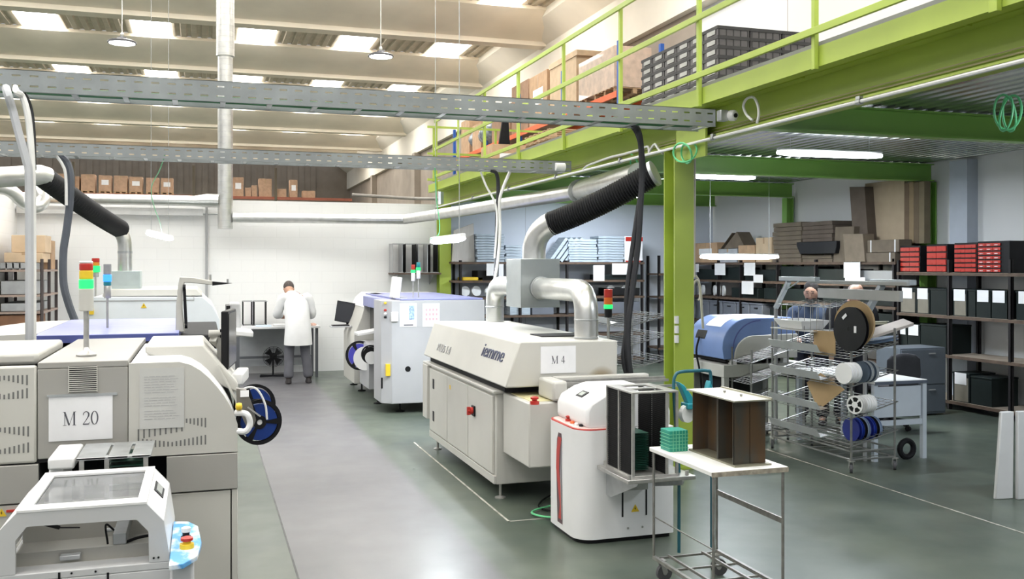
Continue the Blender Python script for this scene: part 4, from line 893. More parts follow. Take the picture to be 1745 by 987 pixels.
# lift platform with the gusset bracket
lp = thing('lift_platform', 'silver lift shelf with perforated bracket on the front of the white loader', 'platform', (2.8, 5.75, .5))
zP = .545
g = G(); g.box(2.55, 3.03, 5.50, 6.0, zP - .025, zP); g.build('platform_plate', STEEL, lp, bevel=.003)
g = G(); pr = [(5.50, zP - .025), (6.0, zP - .025), (6.0, .34), (5.92, .34), (5.52, .50)]
for xx in (2.62,): g.prism(pr, 'x', xx, xx + .006)
g.build('gusset', GALV, lp)
g = G(); gx = 2.93
g.prism([(5.48, zP - .025), (6.0, zP - .025), (6.0, .44), (5.88, .40), (5.50, .49)], 'x', gx, gx + .006); gu = g.build('front_gusset', GALV, lp)
g = G(); 
for yy, zz_, r_ in ((5.62, .505, .010), (5.72, .495, .018), (5.84, .475, .028)): g.lathe([(r_, 0), (r_, .008)], (gx - .001, yy, zz_), (1, 0, 0), 16)
g.build('lightening_holes', PAPER, gu)
g = G(); g.box(2.76, 2.92, 5.97, 6.02, .36, .52); g.build('lift_carriage', STEEL, lp, bevel=.003)
g = G()
for xx, yy in ((2.57, 5.52), (2.6, 5.97), (2.98, 5.53), (3.0, 5.96)): g.cyl((xx, yy, zP), (xx, yy, zP + .03), .012, 10)
g.build('locating_pins', STEEL, lp)
# black slotted magazine standing on it
def magazine(name, label, x0, x1, y0, y1, z0, z1, plate_m, side_m, boards=0, bpart=.5):
    r = thing(name, label, 'magazine', ((x0 + x1) / 2, (y0 + y1) / 2, z0))
    g = G(); t = .012; g.box(x0, x1, y0, y1, z0, z0 + t); g.build('bottom_plate', plate_m, r, bevel=.002)
    g = G(); w_ = x1 - x0
    g.box(x0, x0 + w_*.24, y0, y1, z1 - t, z1); g.box(x1 - w_*.2, x1, y0, y1, z1 - t, z1); g.box(x0 + w_*.24, x1 - w_*.2, y0, y0 + .06, z1 - t, z1); g.box(x0 + w_*.24, x1 - w_*.2, y1 - .06, y1, z1 - t, z1); g.box(x0 + w_*.24, x1 - w_*.2, (y0 + y1)/2 - .02, (y0 + y1)/2 + .02, z1 - t, z1)
    g.build('top_plate', plate_m, r, bevel=.002)
    for xx in (x0 + .012, x0 + w_ * .72):
        for (ya, yb) in ((y0 + .01, y0 + (y1 - y0)*.48), (y0 + (y1 - y0)*.52, y1 - .01)):
            g = G(); n_ = 40
            g.box(xx, xx + .006, ya, yb, z0 + t, z1 - t)
            for i in range(n_): z = z0 + t + (z1 - z0 - 2*t) * (i + .3) / n_; g.box(xx + .006, xx + .011, ya, yb, z, z + (z1 - z0) / n_ * .4); g.box(xx - .003, xx, ya, yb, z, z + (z1 - z0) / n_ * .4)
            g.build('slotted_side', side_m, r, smooth=False)
    for xx, yy in ((x0, y0), (x0, y1 - .014), (x0 + w_*.72, y0), (x0 + w_*.72, y1 - .014), (x0, (y0 + y1)/2), (x1 - .02, y0 + .0), (x1 - .02, y1 - .014)):
        g = G(); g.box(xx, xx + .018, yy, yy + .014, z0 + t, z1 - t); g.build('upright', STEEL, r)
    if boards:
        for i in range(boards):
            z = z0 + .03 + i * (z1 - z0 - .1) * bpart / boards
            g = G(); g.box(x0 + .02, x0 + w_*.5, y0 + .10, y1 - .03, z, z + .002); g.build('green_board', PCB, r)
    return r
magazine('board_magazine', 'tall black slotted magazine of green boards standing on the loader shelf', 2.60, 2.93, 5.545, 5.96, zP, 1.093, STEEL, BLACKM, 22, .55)
# green ground wire on the floor
cable([(2.7, 7.3, .02), (2.62, 7.05, .02), (2.45, 6.95, .02), (2.38, 6.85, .02), (2.45, 6.72, .02), (2.6, 6.68, .02)], .008, GCAB, 'green and yellow wire curling on the floor between oven and loader', 'ground_wire')
cable([(2.75, 7.4, .015), (2.58, 7.2, .015), (2.5, 7.0, .015), (2.62, 6.8, .015), (2.75, 6.72, .015)], .007, BLACKM, 'black wire on the floor beside the green one under the oven end', 'wire')
# ============================================================ TROLLEY
tr_ = thing('steel_trolley', 'small wheeled steel trolley with white top in the right foreground', 'trolley', (2.83, 4.9, 0))
tx0, tx1, ty0, ty1, tz = 2.60, 3.03, 4.53, 5.24, .80
g = G(); g.box(tx0 - .02, tx1 + .02, ty0 - .02, ty1 + .02, tz - .025, tz); g.build('white_top', mat('worn_white_board', (.80, .80, .77), .35, var=.05), tr_, bevel=.003)
g = G(); g.box(tx0 - .022, tx1 + .022, ty0 - .023, ty0 - .019, tz - .028, tz - .002); g.build('worn_edge_band', mat('worn_edge', (.38, .34, .28), .6, var=.25, scale=30), tr_)
WM = mat('worn_wire_steel', (.30, .29, .27), .4, .7, var=.15, scale=20)
for x in (tx0, tx1):
    for y in (ty0, ty1):
        g = G(); g.cyl((x, y, .12), (x, y, tz - .025), .008, 10); g.build('leg', WM, tr_)
g = G()
g.bar((tx0, ty0, .135), (tx0, ty1, .135), .02); g.bar((tx1, ty0, .135), (tx1, ty1, .135), .02); g.bar((tx0 + .1, ty0, .135), (tx0 + .1, ty1, .135), .014); g.bar((tx1 - .1, ty0, .135), (tx1 - .1, ty1, .135), .014)
for i in range(4): y = ty0 + (ty1 - ty0) * i / 3; g.bar((tx0, y, .125), (tx1, y, .125), .012)
g.build('bottom_frame', WM, tr_)
g = G(); g.bar((tx1, ty0, .50), (tx1, ty1, .50), .012, .03); g.build('side_rail', WM, tr_)
g = G(); g.bar((tx0, ty0, .38), (tx0, ty1, .38), .006, .006); g.build('side_rail', WM, tr_)
def castor(root, x, y, h=.12, r=.045, rot=0.0, m_=RUBBER):
    g = G(); g.lathe([(r * .55, -.013), (r, -.012), (r * 1.0, .012), (r * .55, .013)], (x + math.sin(rot) * .02, y + math.cos(rot) * .02, r), (math.cos(rot), -math.sin(rot), 0), 22); c_ = g.build('castor_wheel', m_, root)
    g = G(); a = Vector((math.cos(rot), -math.sin(rot), 0)) * .02; b = Vector((math.sin(rot) * .02, math.cos(rot) * .02, 0))
    for s in (-1, 1): g.bar(Vector((x, y, r)) + b + a * s, Vector((x, y, h)) + a * s * .8, .004, .03)
    g.cb((x, y, h), (.05, .05, .006)); g.lathe([(r * .28, -.016), (r * .28, .016)], Vector((x, y, r)) + b, (math.cos(rot), -math.sin(rot), 0), 10); g.build('castor_fork', STEEL, c_)
for i, (x, y) in enumerate(((tx0 + .03, ty0 + .04), (tx1 - .03, ty0 + .04), (tx0 + .03, ty1 - .04), (tx1 - .03, ty1 - .04))): castor(tr_, x, y, .125, .05, .5 + i * .5)
# rusty magazine on the trolley
RUST = two_tone('heat_tinted_steel', (.085, .08, .068), (.13, .08, .045), 9, .55, .12, .45, .5, stretch=(1, 1, .35))
rm = thing('board_magazine', 'brown heat tinted empty magazine standing on the white trolley', 'magazine', (2.82, 4.9, tz))
mx0, mx1, my0, my1, mz1 = 2.765, 2.965, 4.60, 5.06, 1.165
g = G(); g.box(mx0 - .01, mx1 + .02, my0 - .03, my1 + .03, tz, tz + .01); g.build('bottom_plate', mat('olive_tinted_steel', (.28, .27, .20), .35, .6, var=.1), rm)
g = G(); g.box(mx0 - .02, mx1 + .02, my0 - .04, my1 + .04, mz1 - .008, mz1); g.box(mx1 + .012, mx1 + .02, my0 - .04, my1 + .04, mz1, mz1 + .008); g.build('top_plate', mat('olive_grey_plate', (.42, .41, .33), .35, .5, var=.08), rm)
for a, b, wv in ((my0 + .0, my0 + .003, 1), (my0 + .17, my0 + .173, 1), (my1 - .003, my1, 1)):
    g = G(); g.box(mx0, mx1, a, b, tz + .01, mz1 - .008); g.build('side_wall', RUST, rm)
g = G(); g.box(mx0, mx0 + .003, my0, my0 + .01, tz + .01, mz1 - .008); g.box(mx0, mx0 + .003, my0 + .165, my0 + .18, tz + .01, mz1 - .008); g.box(mx0 + .1, mx0 + .103, my0, my1, tz + .01, mz1 - .008); g.build('inner_wall', RUST, rm)
g = G()
for yy in (4.72, 4.9): g.cyl((mx0 + .12, yy, mz1), (mx0 + .12, yy, mz1 + .012), .008, 8)
g.build('bolts', STEEL, rm)
# green board block behind
gb = thing('board_block', 'green stack of boards on the rear left corner of the white trolley', 'circuit boards', (2.69, 5.13, tz))
g = G(); g.box(2.62, 2.74, 5.07, 5.19, tz, tz + .125); g.build('board_stack', mat('teal_green_plastic', (.02, .28, .20), .4, var=.1), gb, bevel=.003)
g = G()
for i in range(1, 6): g.box(2.617, 2.743, 5.067, 5.193, tz + i * .02, tz + i * .02 + .003)
for i in range(1, 6): g.box(2.62 + i * .02, 2.623 + i * .02, 5.066, 5.07, tz, tz + .125)
g.build('board_edges', mat('pale_green_edges', (.15, .48, .30), .5, var=.05), gb)
# teal framed hand truck behind
TEAL = mat('teal_plastic', (.02, .27, .33), .4, var=.05)
ht = thing('wheeled_stand', 'dark teal tube frame with two teal horns behind the white trolley', 'stand', (2.95, 5.5, 0))
Yh = 5.62
pt = lambda a, b, Y=Yh: P(a, b, Y=Y)
g = G(); g.tube(smoothpath([pt(1157, 800), pt(1152, 730), pt(1148, 660), pt(1151, 640), pt(1160, 634), pt(1185, 632), pt(1205, 632), pt(1211, 640), pt(1212, 700), pt(1213, 800), (pt(1213, 800).x, Yh, .0 + .02)]), .011, 10)
g.tube([pt(1157, 800), Vector((pt(1157, 800).x, Yh, .02))], .011, 8); g.build('tube_frame', mat('dark_teal_paint', (.02, .12, .16), .4, var=.05), ht)
for pl in (((1153, 650), (1163, 656), (1172, 668), (1180, 680), (1185, 683), (1183, 690), (1170, 690), (1168, 684), (1160, 665)), ((1207, 648), (1211, 660), (1212, 680), (1214, 686), (1204, 690), (1197, 688), (1202, 672), (1204, 658))):
    g = G(); g.prism([(pt(a, b).x, pt(a, b).z) for a, b in pl], 'y', Yh - .03, Yh + .03); g.build('teal_horn', TEAL, ht, bevel=.006)
g = G(); g.box(pt(1166, 0).x, pt(1215, 0).x, Yh - .05, Yh + .05, pt(1180, 696).z, pt(1180, 686).z); g.build('teal_crossbar', TEAL, ht, bevel=.006)
q = pt(1170, 705); g = G(); g.lathe([(.03, -.02), (.058, -.018), (.058, .018), (.03, .02)], q, (.3, -1, 0), 22); g.build('white_wheel', WHITE, ht)
# ============================================================ PEOPLE
SKIN = mat('skin', (.52, .30, .21), .55, var=.05)
def ell(g, c, rx, ry, rz, n=16, m=12, R=None):
    vs = []; fs = []
    for i in range(m + 1):
        a = PI * i / m
        for j in range(n):
            b = 2 * PI * j / n; v = Vector((rx * math.sin(a) * math.cos(b), ry * math.sin(a) * math.sin(b), rz * math.cos(a)))
            if R: v = R @ v
            vs.append(Vector(c) + v)
    for i in range(m):
        for j in range(n): fs.append((i*n + j, i*n + (j+1) % n, (i+1)*n + (j+1) % n, (i+1)*n + j))
    g.add(vs, fs)
def loft(g, rings, n=20):                      # rings: (centre, rx, ry, rotation about x)
    vs = []
    for c, rx, ry, tilt in rings:
        for j in range(n):
            b = 2 * PI * j / n; v = Vector((rx * math.cos(b), ry * math.sin(b), 0)); v = Matrix.Rotation(tilt, 3, 'X') @ v; vs.append(Vector(c) + v)
    k = len(rings); fs = [(i*n + j, i*n + (j+1) % n, (i+1)*n + (j+1) % n, (i+1)*n + j) for i in range(k-1) for j in range(n)]
    fs += [tuple(range(n - 1, -1, -1)), tuple((k-1)*n + j for j in range(n))]
    g.add(vs, fs)
def skinmesh(name, verts, edges, radii, m, parent, root=0, sub=2):
    me = bpy.data.meshes.new(name); me.from_pydata([Vector(v) for v in verts], edges, []); o = bpy.data.objects.new(name, me); C.objects.link(o); o.parent = parent
    s = o.modifiers.new('skin', 'SKIN'); s.use_smooth_shade = True
    for i, r in enumerate(radii):
        sv = me.skin_vertices[0].data[i]; sv.radius = (r, r) if not isinstance(r, tuple) else r; sv.use_root = (i == root)
    ss = o.modifiers.new('sub', 'SUBSURF'); ss.levels = sub; ss.render_levels = sub; me.materials.append(m); return o
def person(label, J, loc, rz, coat, hairm, trousers, shoes, scale=1, collar=None, longcoat=True, bald=False, beard=False, facing=1):
    # J: joints in local space, person looks along +Y
    r = thing('person', label, 'person', (0, 0, 0))
    V = []; E = []; Rr = []
    def a(p, rad, par=None):
        V.append(Vector(p)); Rr.append(rad); i = len(V) - 1
        if par is not None: E.append((par, i))
        return i
    pel = a(J['pelvis'], .11); sp = a(J['spine'], .10, pel); ch = a(J['chest'], .10, sp); nk = a(J['neck'], .058, ch); hd0 = a(J['skull'], .055, nk)
    hd = J['head']; hv = (Vector(hd) - Vector(J['skull'])).normalized()
    a(Vector(hd) - hv * .04, .055, hd0); a(Vector(hd) + hv * .02, .05, len(V) - 1)
    for s in 'LR':
        sh = a(J['sh' + s], .045, ch); el = a(J['el' + s], .042, sh); wr = a(J['wr' + s], .028, el)
        d = (Vector(J['hand' + s]) - Vector(J['wr' + s])).normalized(); pm = a(Vector(J['wr' + s]) + d * .06, .034, wr)
        side = d.cross(Vector((0, 0, 1))).normalized(); upv = side.cross(d)
        for k, (off, ln) in enumerate(((-.027, .062), (-.009, .072), (.009, .07), (.027, .056))):
            b0 = a(Vector(V[pm]) + side * off + d * .03, .0105, pm); b1 = a(V[b0] + d * ln * .5 - upv * .006, .0095, b0); a(V[b1] + d * ln * .4 - upv * .022, .008, b1)
        t0 = a(Vector(V[wr]) + d * .03 + side * .035 * (1 if s == 'L' else -1), .012, pm); a(V[t0] + d * .045 + side * .012 * (1 if s == 'L' else -1), .010, t0)
        hp = a(J['hip' + s], .095, pel); kn = a(J['kn' + s], .06, hp); an = a(J['an' + s], .042, kn); a(Vector(J['an' + s]) + Vector((0, .13, -.05)), .036, an)
    skinmesh('body', V, E, Rr, SKIN, r)
    # head features
    h = Vector(hd); R3 = Matrix.Rotation(J.get('nod', 0), 3, 'X')
    g = G(); ell(g, h + R3 @ Vector((0, .01, -.01)), .078, .098, .118, 20, 14, R3)
    ell(g, h + R3 @ Vector((0, .02, -.085)), .055, .065, .045, 14, 8, R3)
    g.M = None
    nb = h + R3 @ Vector((0, .10, -.01)); g.add([nb + R3 @ Vector(v) for v in ((-.008, 0, .03), (.008, 0, .03), (.017, -.002, -.03), (-.017, -.002, -.03), (0, .024, -.024), (0, .006, .03))], [(0, 3, 4, 5), (1, 5, 4, 2), (3, 2, 4), (0, 5, 1), (0, 1, 2, 3)])
    for s in (-1, 1): ell(g, h + R3 @ Vector((s * .079, -.005, -.012)), .01, .02, .032, 10, 8, R3)
    hb = g.build('head', SKIN, r)
    g = G()
    for s in (-1, 1): ell(g, h + R3 @ Vector((s * .031, .094, .012)), .013, .008, .008, 10, 8, R3)
    g.build('eyes', mat('eye_dark', (.05, .035, .03), .3, var=0), hb)
    g = G(); ell(g, h + R3 @ Vector((0, .108, -.056)), .022, .008, .006, 10, 6, R3); g.build('lips', mat('lip', (.40, .17, .14), .5, var=0), hb)
    if not bald:
        g = G(); ell(g, h + R3 @ Vector((0, -.016, .034)), .087, .10, .108, 20, 14, R3); g.build('hair', hairm, r)
    else:
        g = G(); ell(g, h + R3 @ Vector((0, -.03, -.02)), .083, .085, .06, 20, 14, R3); g.build('hair', hairm, r)
    if beard:
        g = G(); ell(g, h + R3 @ Vector((0, .045, -.078)), .064, .068, .05, 14, 8, R3); g.build('beard', hairm, r)
        g = G()
        for s in (-1, 1): g.bar(h + R3 @ Vector((s * .05, .098, .03)), h + R3 @ Vector((s * .012, .108, .034)), .007, .007)
        g.build('eyebrows', hairm, r)
    # trousers
    for s in ('L', 'R'):
        pass
    tv = [J['pelvis']]; te = []; tr = [(.11, .10)]
    for s in 'LR':
        i = len(tv); tv += [J['hip' + s], (Vector(J['hip' + s]) + Vector(J['kn' + s])) / 2, J['kn' + s], (Vector(J['kn' + s]) * .4 + Vector(J['an' + s]) * .6), Vector(J['an' + s]) + Vector((0, 0, -.02))]
        te += [(0, i)] + [(i + k, i + k + 1) for k in range(4)]; tr += [.098, .098, .086, .082, .088]
    skinmesh('trousers', tv, te, tr, trousers, r)
    for s in 'LR':
        an = Vector(J['an' + s]); g = G(); loft(g, [(an + Vector((0, .035, -.085)), .05, .135, 0), (an + Vector((0, .035, -.07)), .052, .14, 0), (an + Vector((0, .03, -.045)), .046, .12, 0), (an + Vector((0, -.01, -.01)), .045, .065, 0)], 16); g.build('shoe', shoes, r)
    # coat: torso loft plus sleeves as one garment
    p, s_, c_, n_ = (Vector(J[k]) for k in ('pelvis', 'spine', 'chest', 'neck'))
    shw = (Vector(J['shL']) - Vector(J['shR'])).length / 2
    g = G(); rings = []
    tl = math.atan2((c_ - s_).y, (c_ - s_).z) * -1
    if longcoat:
        rings += [(p + Vector((-.0, -.02, -.30)), .225, .18, .05), (p + Vector((0, -.02, -.15)), .215, .175, 0)]
    else: rings += [(p + Vector((0, 0, -.08)), .175, .135, 0)]
    rings += [(p + Vector((0, -.01, .0)), .205 if longcoat else .18, .165 if longcoat else .14, tl * .3), (s_, .20 if longcoat else .175, .155 if longcoat else .13, tl * .7), (c_ + (s_ - c_) * .35, shw * 1.02, .15, tl), (c_, shw * 1.05, .14, tl), ((c_ + n_) / 2 + (n_ - c_) * .02, shw * .92, .115, tl), (n_ + (c_ - n_) * .25, shw * .62, .10, tl), (n_, .105, .088, tl), (n_ + (n_ - c_) * .18, .078, .075, tl)]
    loft(g, rings, 26)
    for s in 'LR':
        A_, B_, D_ = Vector(J['sh' + s]), Vector(J['el' + s]), Vector(J['wr' + s])
        pts = [A_ + (c_ - A_) * .25, A_, A_.lerp(B_, .5), B_ + (A_ - B_) * .12, B_ + (D_ - B_) * .12, B_.lerp(D_, .5), D_ + (B_ - D_) * .06]
        g.tube(smoothpath(pts, 4), [.085] * 4 + [.082] * 4 + [.074] * 4 + [.066] * 4 + [.064] * 4 + [.056] * 4 + [.047], 14)
    ct = g.build('coat' if longcoat else 'shirt', coat, r)
    r.location = loc; r.rotation_euler = (0, 0, rz); r.scale = (scale,) * 3
    return r
ZB = lambda z: z
J1 = dict(pelvis=(.02, 0, .93), spine=(.01, .05, 1.12), chest=(0, .15, 1.33), neck=(-.05, .27, 1.44), skull=(-.07, .34, 1.47), head=(-.09, .43, 1.52), nod=-1.0,
          shL=(-.20, .15, 1.37), elL=(-.30, .22, 1.10), wrL=(-.22, .46, 1.08), handL=(-.18, .56, 1.05), shR=(.19, .13, 1.37), elR=(.27, .18, 1.09), wrR=(.10, .44, 1.06), handR=(.04, .54, 1.04),
          hipL=(-.10, 0, .90), knL=(-.12, .03, .50), anL=(-.13, -.02, .095), hipR=(.11, 0, .90), knR=(.14, .04, .50), anR=(.19, 0, .095))
mp = P(509, 650, Y=15.75)
person('person in a long white coat and grey trousers bending over the bench, back turned', J1, (mp.x - .03, 15.75, 0), 0, mat('white_coat_cloth', (.70, .70, .70), .8, var=.05, scale=4, bump=.3), mat('dark_hair', (.07, .055, .05), .8, var=.3, scale=40), mat('grey_trouser_cloth', (.10, .10, .115), .8, var=.12, scale=6, bump=.3), mat('dark_shoe', (.04, .035, .035), .5, var=.1))
J2 = dict(pelvis=(0, 0, .93), spine=(0, .02, 1.10), chest=(0, .04, 1.28), neck=(0, .05, 1.42), skull=(0, .07, 1.50), head=(0, .10, 1.585), nod=-.2,
          shL=(-.20, .03, 1.34), elL=(-.26, .10, 1.08), wrL=(-.15, .34, 1.05), handL=(-.10, .44, 1.03), shR=(.20, .03, 1.34), elR=(.26, .10, 1.08), wrR=(.15, .34, 1.05), handR=(.10, .44, 1.03),
          hipL=(-.10, 0, .90), knL=(-.11, .03, .50), anL=(-.12, -.02, .095), hipR=(.10, 0, .90), knR=(.11, .04, .50), anR=(.12, 0, .095))
NAVY = mat('navy_shirt_cloth', (.035, .055, .10), .8, var=.1, scale=5)
pp = P(1393, 503, d=11.4)
person('person with short dark beard in a navy collared shirt, looking down behind the wire racks', J2, (pp.x, pp.y + .1, 0), PI - .75, NAVY, mat('greying_dark_hair', (.045, .04, .038), .8, var=.3, scale=40), mat('dark_trouser_cloth', (.03, .03, .04), .8), mat('dark_shoe', (.04, .035, .035), .5), longcoat=False, beard=True)
J3 = dict(J2); J3.update(head=(0, .20, 1.555), skull=(0, .13, 1.52), nod=-.85)
pq = P(1461, 497, d=11.0)
person('person in black with bowed balding head, half hidden by the slanted grey arm', J3, (pq.x, pq.y + .12, .05), PI - .35, mat('black_cloth', (.018, .018, .022), .85), mat('thin_grey_hair', (.16, .13, .12), .8), mat('dark_trouser_cloth', (.03, .03, .04), .8), mat('dark_shoe', (.04, .035, .035), .5), longcoat=False, bald=True)
# ============================================================ LAMPS
def highbay(x, y, z, label, group=None):
    r = thing('high_bay_lamp', label, 'lamp', (x, y, z), group)
    g = G(); g.lathe([(.235, 0), (.245, .004), (.245, .03), (.20, .055), (.09, .075), (.075, .11), (.03, .12)], (x, y, z), n=32); g.build('lamp_housing', mat('lamp_housing', (.10, .10, .11), .4, .4, var=.05), r)
    g = G(); g.lathe([(0.001, -.012), (.15, -.010), (.222, 0)], (x, y, z), n=32, cap=False); g.build('lit_diffuser', mat('lit_bay', (1, 1, 1), .4, var=0, emit=14, ecol=(.94, .97, 1)), r)
    g = G(); g.tube([(x, y, z + .12), (x, y, 9.05)], .009, 6); g.lathe([(.02, .12), (.035, .16), (.02, .2)], (x, y, z), n=12); g.build('suspension_cord', mat('pale_cord', (.6, .6, .58), .5, var=0), r)
    l = bpy.data.lights.new('bay_light', 'SPOT'); l.energy = HIGHBAY; l.spot_size = 2.6; l.spot_blend = .5; l.shadow_soft_size = .22; l.color = (.95, .97, 1)
    lo_ = bpy.data.objects.new('bay_light', l); C.objects.link(lo_); lo_.parent = r; lo_.location = (0, 0, -.03)
    return r
h1 = P(208, 74, Y=18.5); h2 = P(649, 97, Y=18.5)
highbay(h1.x, 18.5, h1.z, 'round high bay lamp hanging at the upper left')
highbay(h2.x, 18.5, h2.z, 'round high bay lamp hanging from the centre of the ceiling, right of the vertical duct')
for i, (x, y) in enumerate(((h1.x, 5), (h2.x, 5), (h1.x - 4.8, 12), (h1.x, 11.8), (h2.x, 11.8))): highbay(x, y, 5.9, 'round high bay lamp added for light above the near workshop, out of the picture', 'unseen high bay lamps added overhead')  # unseen lamps added for their light, repeating the two hanging farther back
def tubelamp(a, b, label, m=LIT_W, cords=True, ztop=3.43, w_=.11, watts=28, warm=False, group=None):
    a = Vector(a); b = Vector(b); r = thing('tube_light', label, 'lamp', (a + b) / 2, group); d = (b - a).normalized()
    g = G(); g.bar(a + Vector((0, 0, .035)), b + Vector((0, 0, .035)), w_ * .5, .035); g.build('light_housing', WHITE, r, bevel=.012)
    g = G(); pr = []; s = d.cross(Vector((0, 0, 1))).normalized()
    n_ = 8; k = 14; vs = []
    for i in range(k + 1):
        t = i / k; e = min(1, .55 + 4 * min(t, 1 - t)); p = a.lerp(b, t)
        for j in range(n_): an = 2 * PI * j / n_; vs.append(p + s * math.cos(an) * w_ * .46 * e + Vector((0, 0, 1)) * math.sin(an) * .038 * e)
    fs = [(i*n_ + j, i*n_ + (j+1) % n_, (i+1)*n_ + (j+1) % n_, (i+1)*n_ + j) for i in range(k) for j in range(n_)] + [tuple(range(n_)), tuple(k*n_ + j for j in range(n_))]
    g.add(vs, fs); g.build('lit_diffuser', m, r)
    if cords:
        for t in (.12, .88):
            p = a.lerp(b, t); g = G(); g.tube([p + Vector((0, 0, .05)), (p.x, p.y, ztop)], .004, 5); g.build('suspension_wire', GALV, r)
    l = bpy.data.lights.new('tube_glow', 'AREA'); l.shape = 'RECTANGLE'; l.size = (b - a).length * .95; l.size_y = .08; l.energy = watts * 2.7; l.color = (1, .95, .80) if warm else (.86, .93, 1.0)
    o = bpy.data.objects.new('tube_glow', l); C.objects.link(o); o.parent = r; o.location = (0, 0, -.045); o.rotation_euler = (0, 0, math.atan2(d.y, d.x))
    return r
tubelamp(P(1325, 260, z=3.2), P(1502, 266, z=3.2), 'long bright tube light close under the ribbed mezzanine ceiling, biggest of them', ztop=3.43, watts=34)
tubelamp(P(1180, 300, z=3.15), P(1286, 303, z=3.15), 'bright tube light seen just right of the near green column head', ztop=3.43, watts=34)
tubelamp(P(1194, 438, Y=13.3), P(1326, 438, Y=13.3), 'warm lit tube light hanging low in front of the right wall shelves', m=LIT_Y, ztop=3.43, watts=26, warm=True)
tubelamp((2.62, 11.2, 2.19), (2.62, 9.75, 2.19), 'tube light hanging near the far green column, in front of the partition', ztop=9.0, watts=18)
q = P(274, 404, Y=15.5); tubelamp((q.x - .17, 15.3, q.z + .05), (q.x + .14, 15.9, q.z - .02), 'small tube lamp hanging by a green cord before the white wall', ztop=9.0, w_=.16, watts=6)
tubelamp((5.6, 4.4, 3.2), (7.2, 4.4, 3.2), 'unseen tube light added under the mezzanine, past the right edge of the picture', ztop=3.43, watts=30)  # unseen lamp added to brighten the near space under the deck
tubelamp((6.0, 15.6, 3.15), (7.5, 15.6, 3.15), 'tube light added deep under the mezzanine, hidden behind the cross beams', ztop=3.43, watts=34)  # hidden lamp added to brighten the back of the space under the deck
# ============================================================ WALL DUCTS
def duct(name, pts, r, label, n=20, rings=(), m=None):
    t = thing(name, label, 'duct', pts[len(pts) // 2]); g = G(); g.tube(pts, r, n); g.build('duct_tube', m or DUCTM, t)
    for p, d in rings:
        g = G(); rr_ = r if not isinstance(r, list) else max(r); g.lathe([(rr_, -.02), (rr_ * 1.12, -.018), (rr_ * 1.12, .018), (rr_, .02)], p, d, n); g.build('joint_ring', GALV, t)
    return t
dx = XA(384, 17.05)
zbt = ZA(384, 390, 17.05); zrg = ZA(384, 98, 17.05)
vd = duct('ventilation_duct', [(dx, 17.05, zbt), (dx, 17.05, zrg), (dx, 17.05, zrg + .02), (dx, 17.05, 9.0)], [.125, .125, .15, .15], 'tall vertical spiral duct in front of the white wall rising through the roof')
g = G()
for i in range(70): z = zbt + .04 + i * .095; rr_ = .127 if z < zrg else .152; g.lathe([(rr_ - .004, -.004), (rr_, 0), (rr_ - .004, .004)], (dx, 17.05, z), n=20, cap=False)
g.build('spiral_seams', GALV, vd)
zh = ZA(250, 341, 17.1)
duct('ventilation_duct', [(-2.88, 17.1, zh), (dx - .5, 17.1, zh), (dx - .3, 17.08, zh + .01), (dx - .1, 17.05, zh + .01)], [.088, .088, .115, .115], 'horizontal spiral duct along the top of the white wall, left of the vertical duct')
g = G(); g.box(-2.88, XA(346, 17.4), 17.26, 17.42, zh - .24, zh - .12); solo(g, 'cable_trunking', mat('white_trunking', (.66, .66, .65), .5), 'white trunking on the wall beneath the left horizontal duct', 'trunking')
w1 = P(397, 371, Y=17.0); w2 = P(690, 374, Y=16.7); w3 = P(790, 359, z=w2.z + .05); w4 = P(985, 327, z=w2.z + .1)
duct('ventilation_duct', [w1, w2, w3, w4], [.085, .085, .09, .095], 'horizontal spiral duct running right from the vertical duct then along the mezzanine edge')
w5 = P(1090, 299, X=4.28)
duct('ventilation_duct', [w4 + (w5 - w4) * .02, w4 + (w5 - w4) * .12, w5], [.10, .135, .135], 'wide duct under the mezzanine edge that the thick black hose joins', rings=[(w4 + (w5 - w4) * .03, (w5 - w4))])
duct('ventilation_duct', [P(-60, 306, Y=10.6), P(70, 298, Y=11.0), P(80, 302, Y=11.05)], .105, 'bare steel duct end at the upper left where the black hose starts')
duct('ventilation_duct', smoothpath([P(-60, 316, Y=14.5), P(10, 322, Y=14.6), P(40, 345, Y=14.7), P(62, 352, Y=14.7), P(74, 340, Y=14.8), P(66, 320, Y=14.9)]), .09, 'curved steel duct bending under the upper left duct end')
cable([(XA(352, 17.38), 17.38, ZA(352, 352, 17.38)), (XA(352, 17.38), 17.38, 1.5), (XA(352, 17.38), 17.38, .9)], .022, GREYM, 'grey pipe running down the white wall right of the small hanging lamp', 'wall_pipe', cat='pipe')
cable([(-2.85, 17.36, 2.83), (-1.5, 17.4, 2.80), (dx, 17.4, 2.80)], .015, GALV, 'thin pipe on the white wall below the left duct', 'wall_pipe', cat='pipe')
cable([P(600, 332, Y=30), P(700, 338, Y=30), P(760, 339, Y=29), Vector((9.98, 28.9, P(760, 339, Y=29).z))], .05, mat('brown_grey_pipe', (.3, .28, .25), .6), 'far horizontal pipe above the white wall near the mezzanine end', 'pipe', cat='pipe')
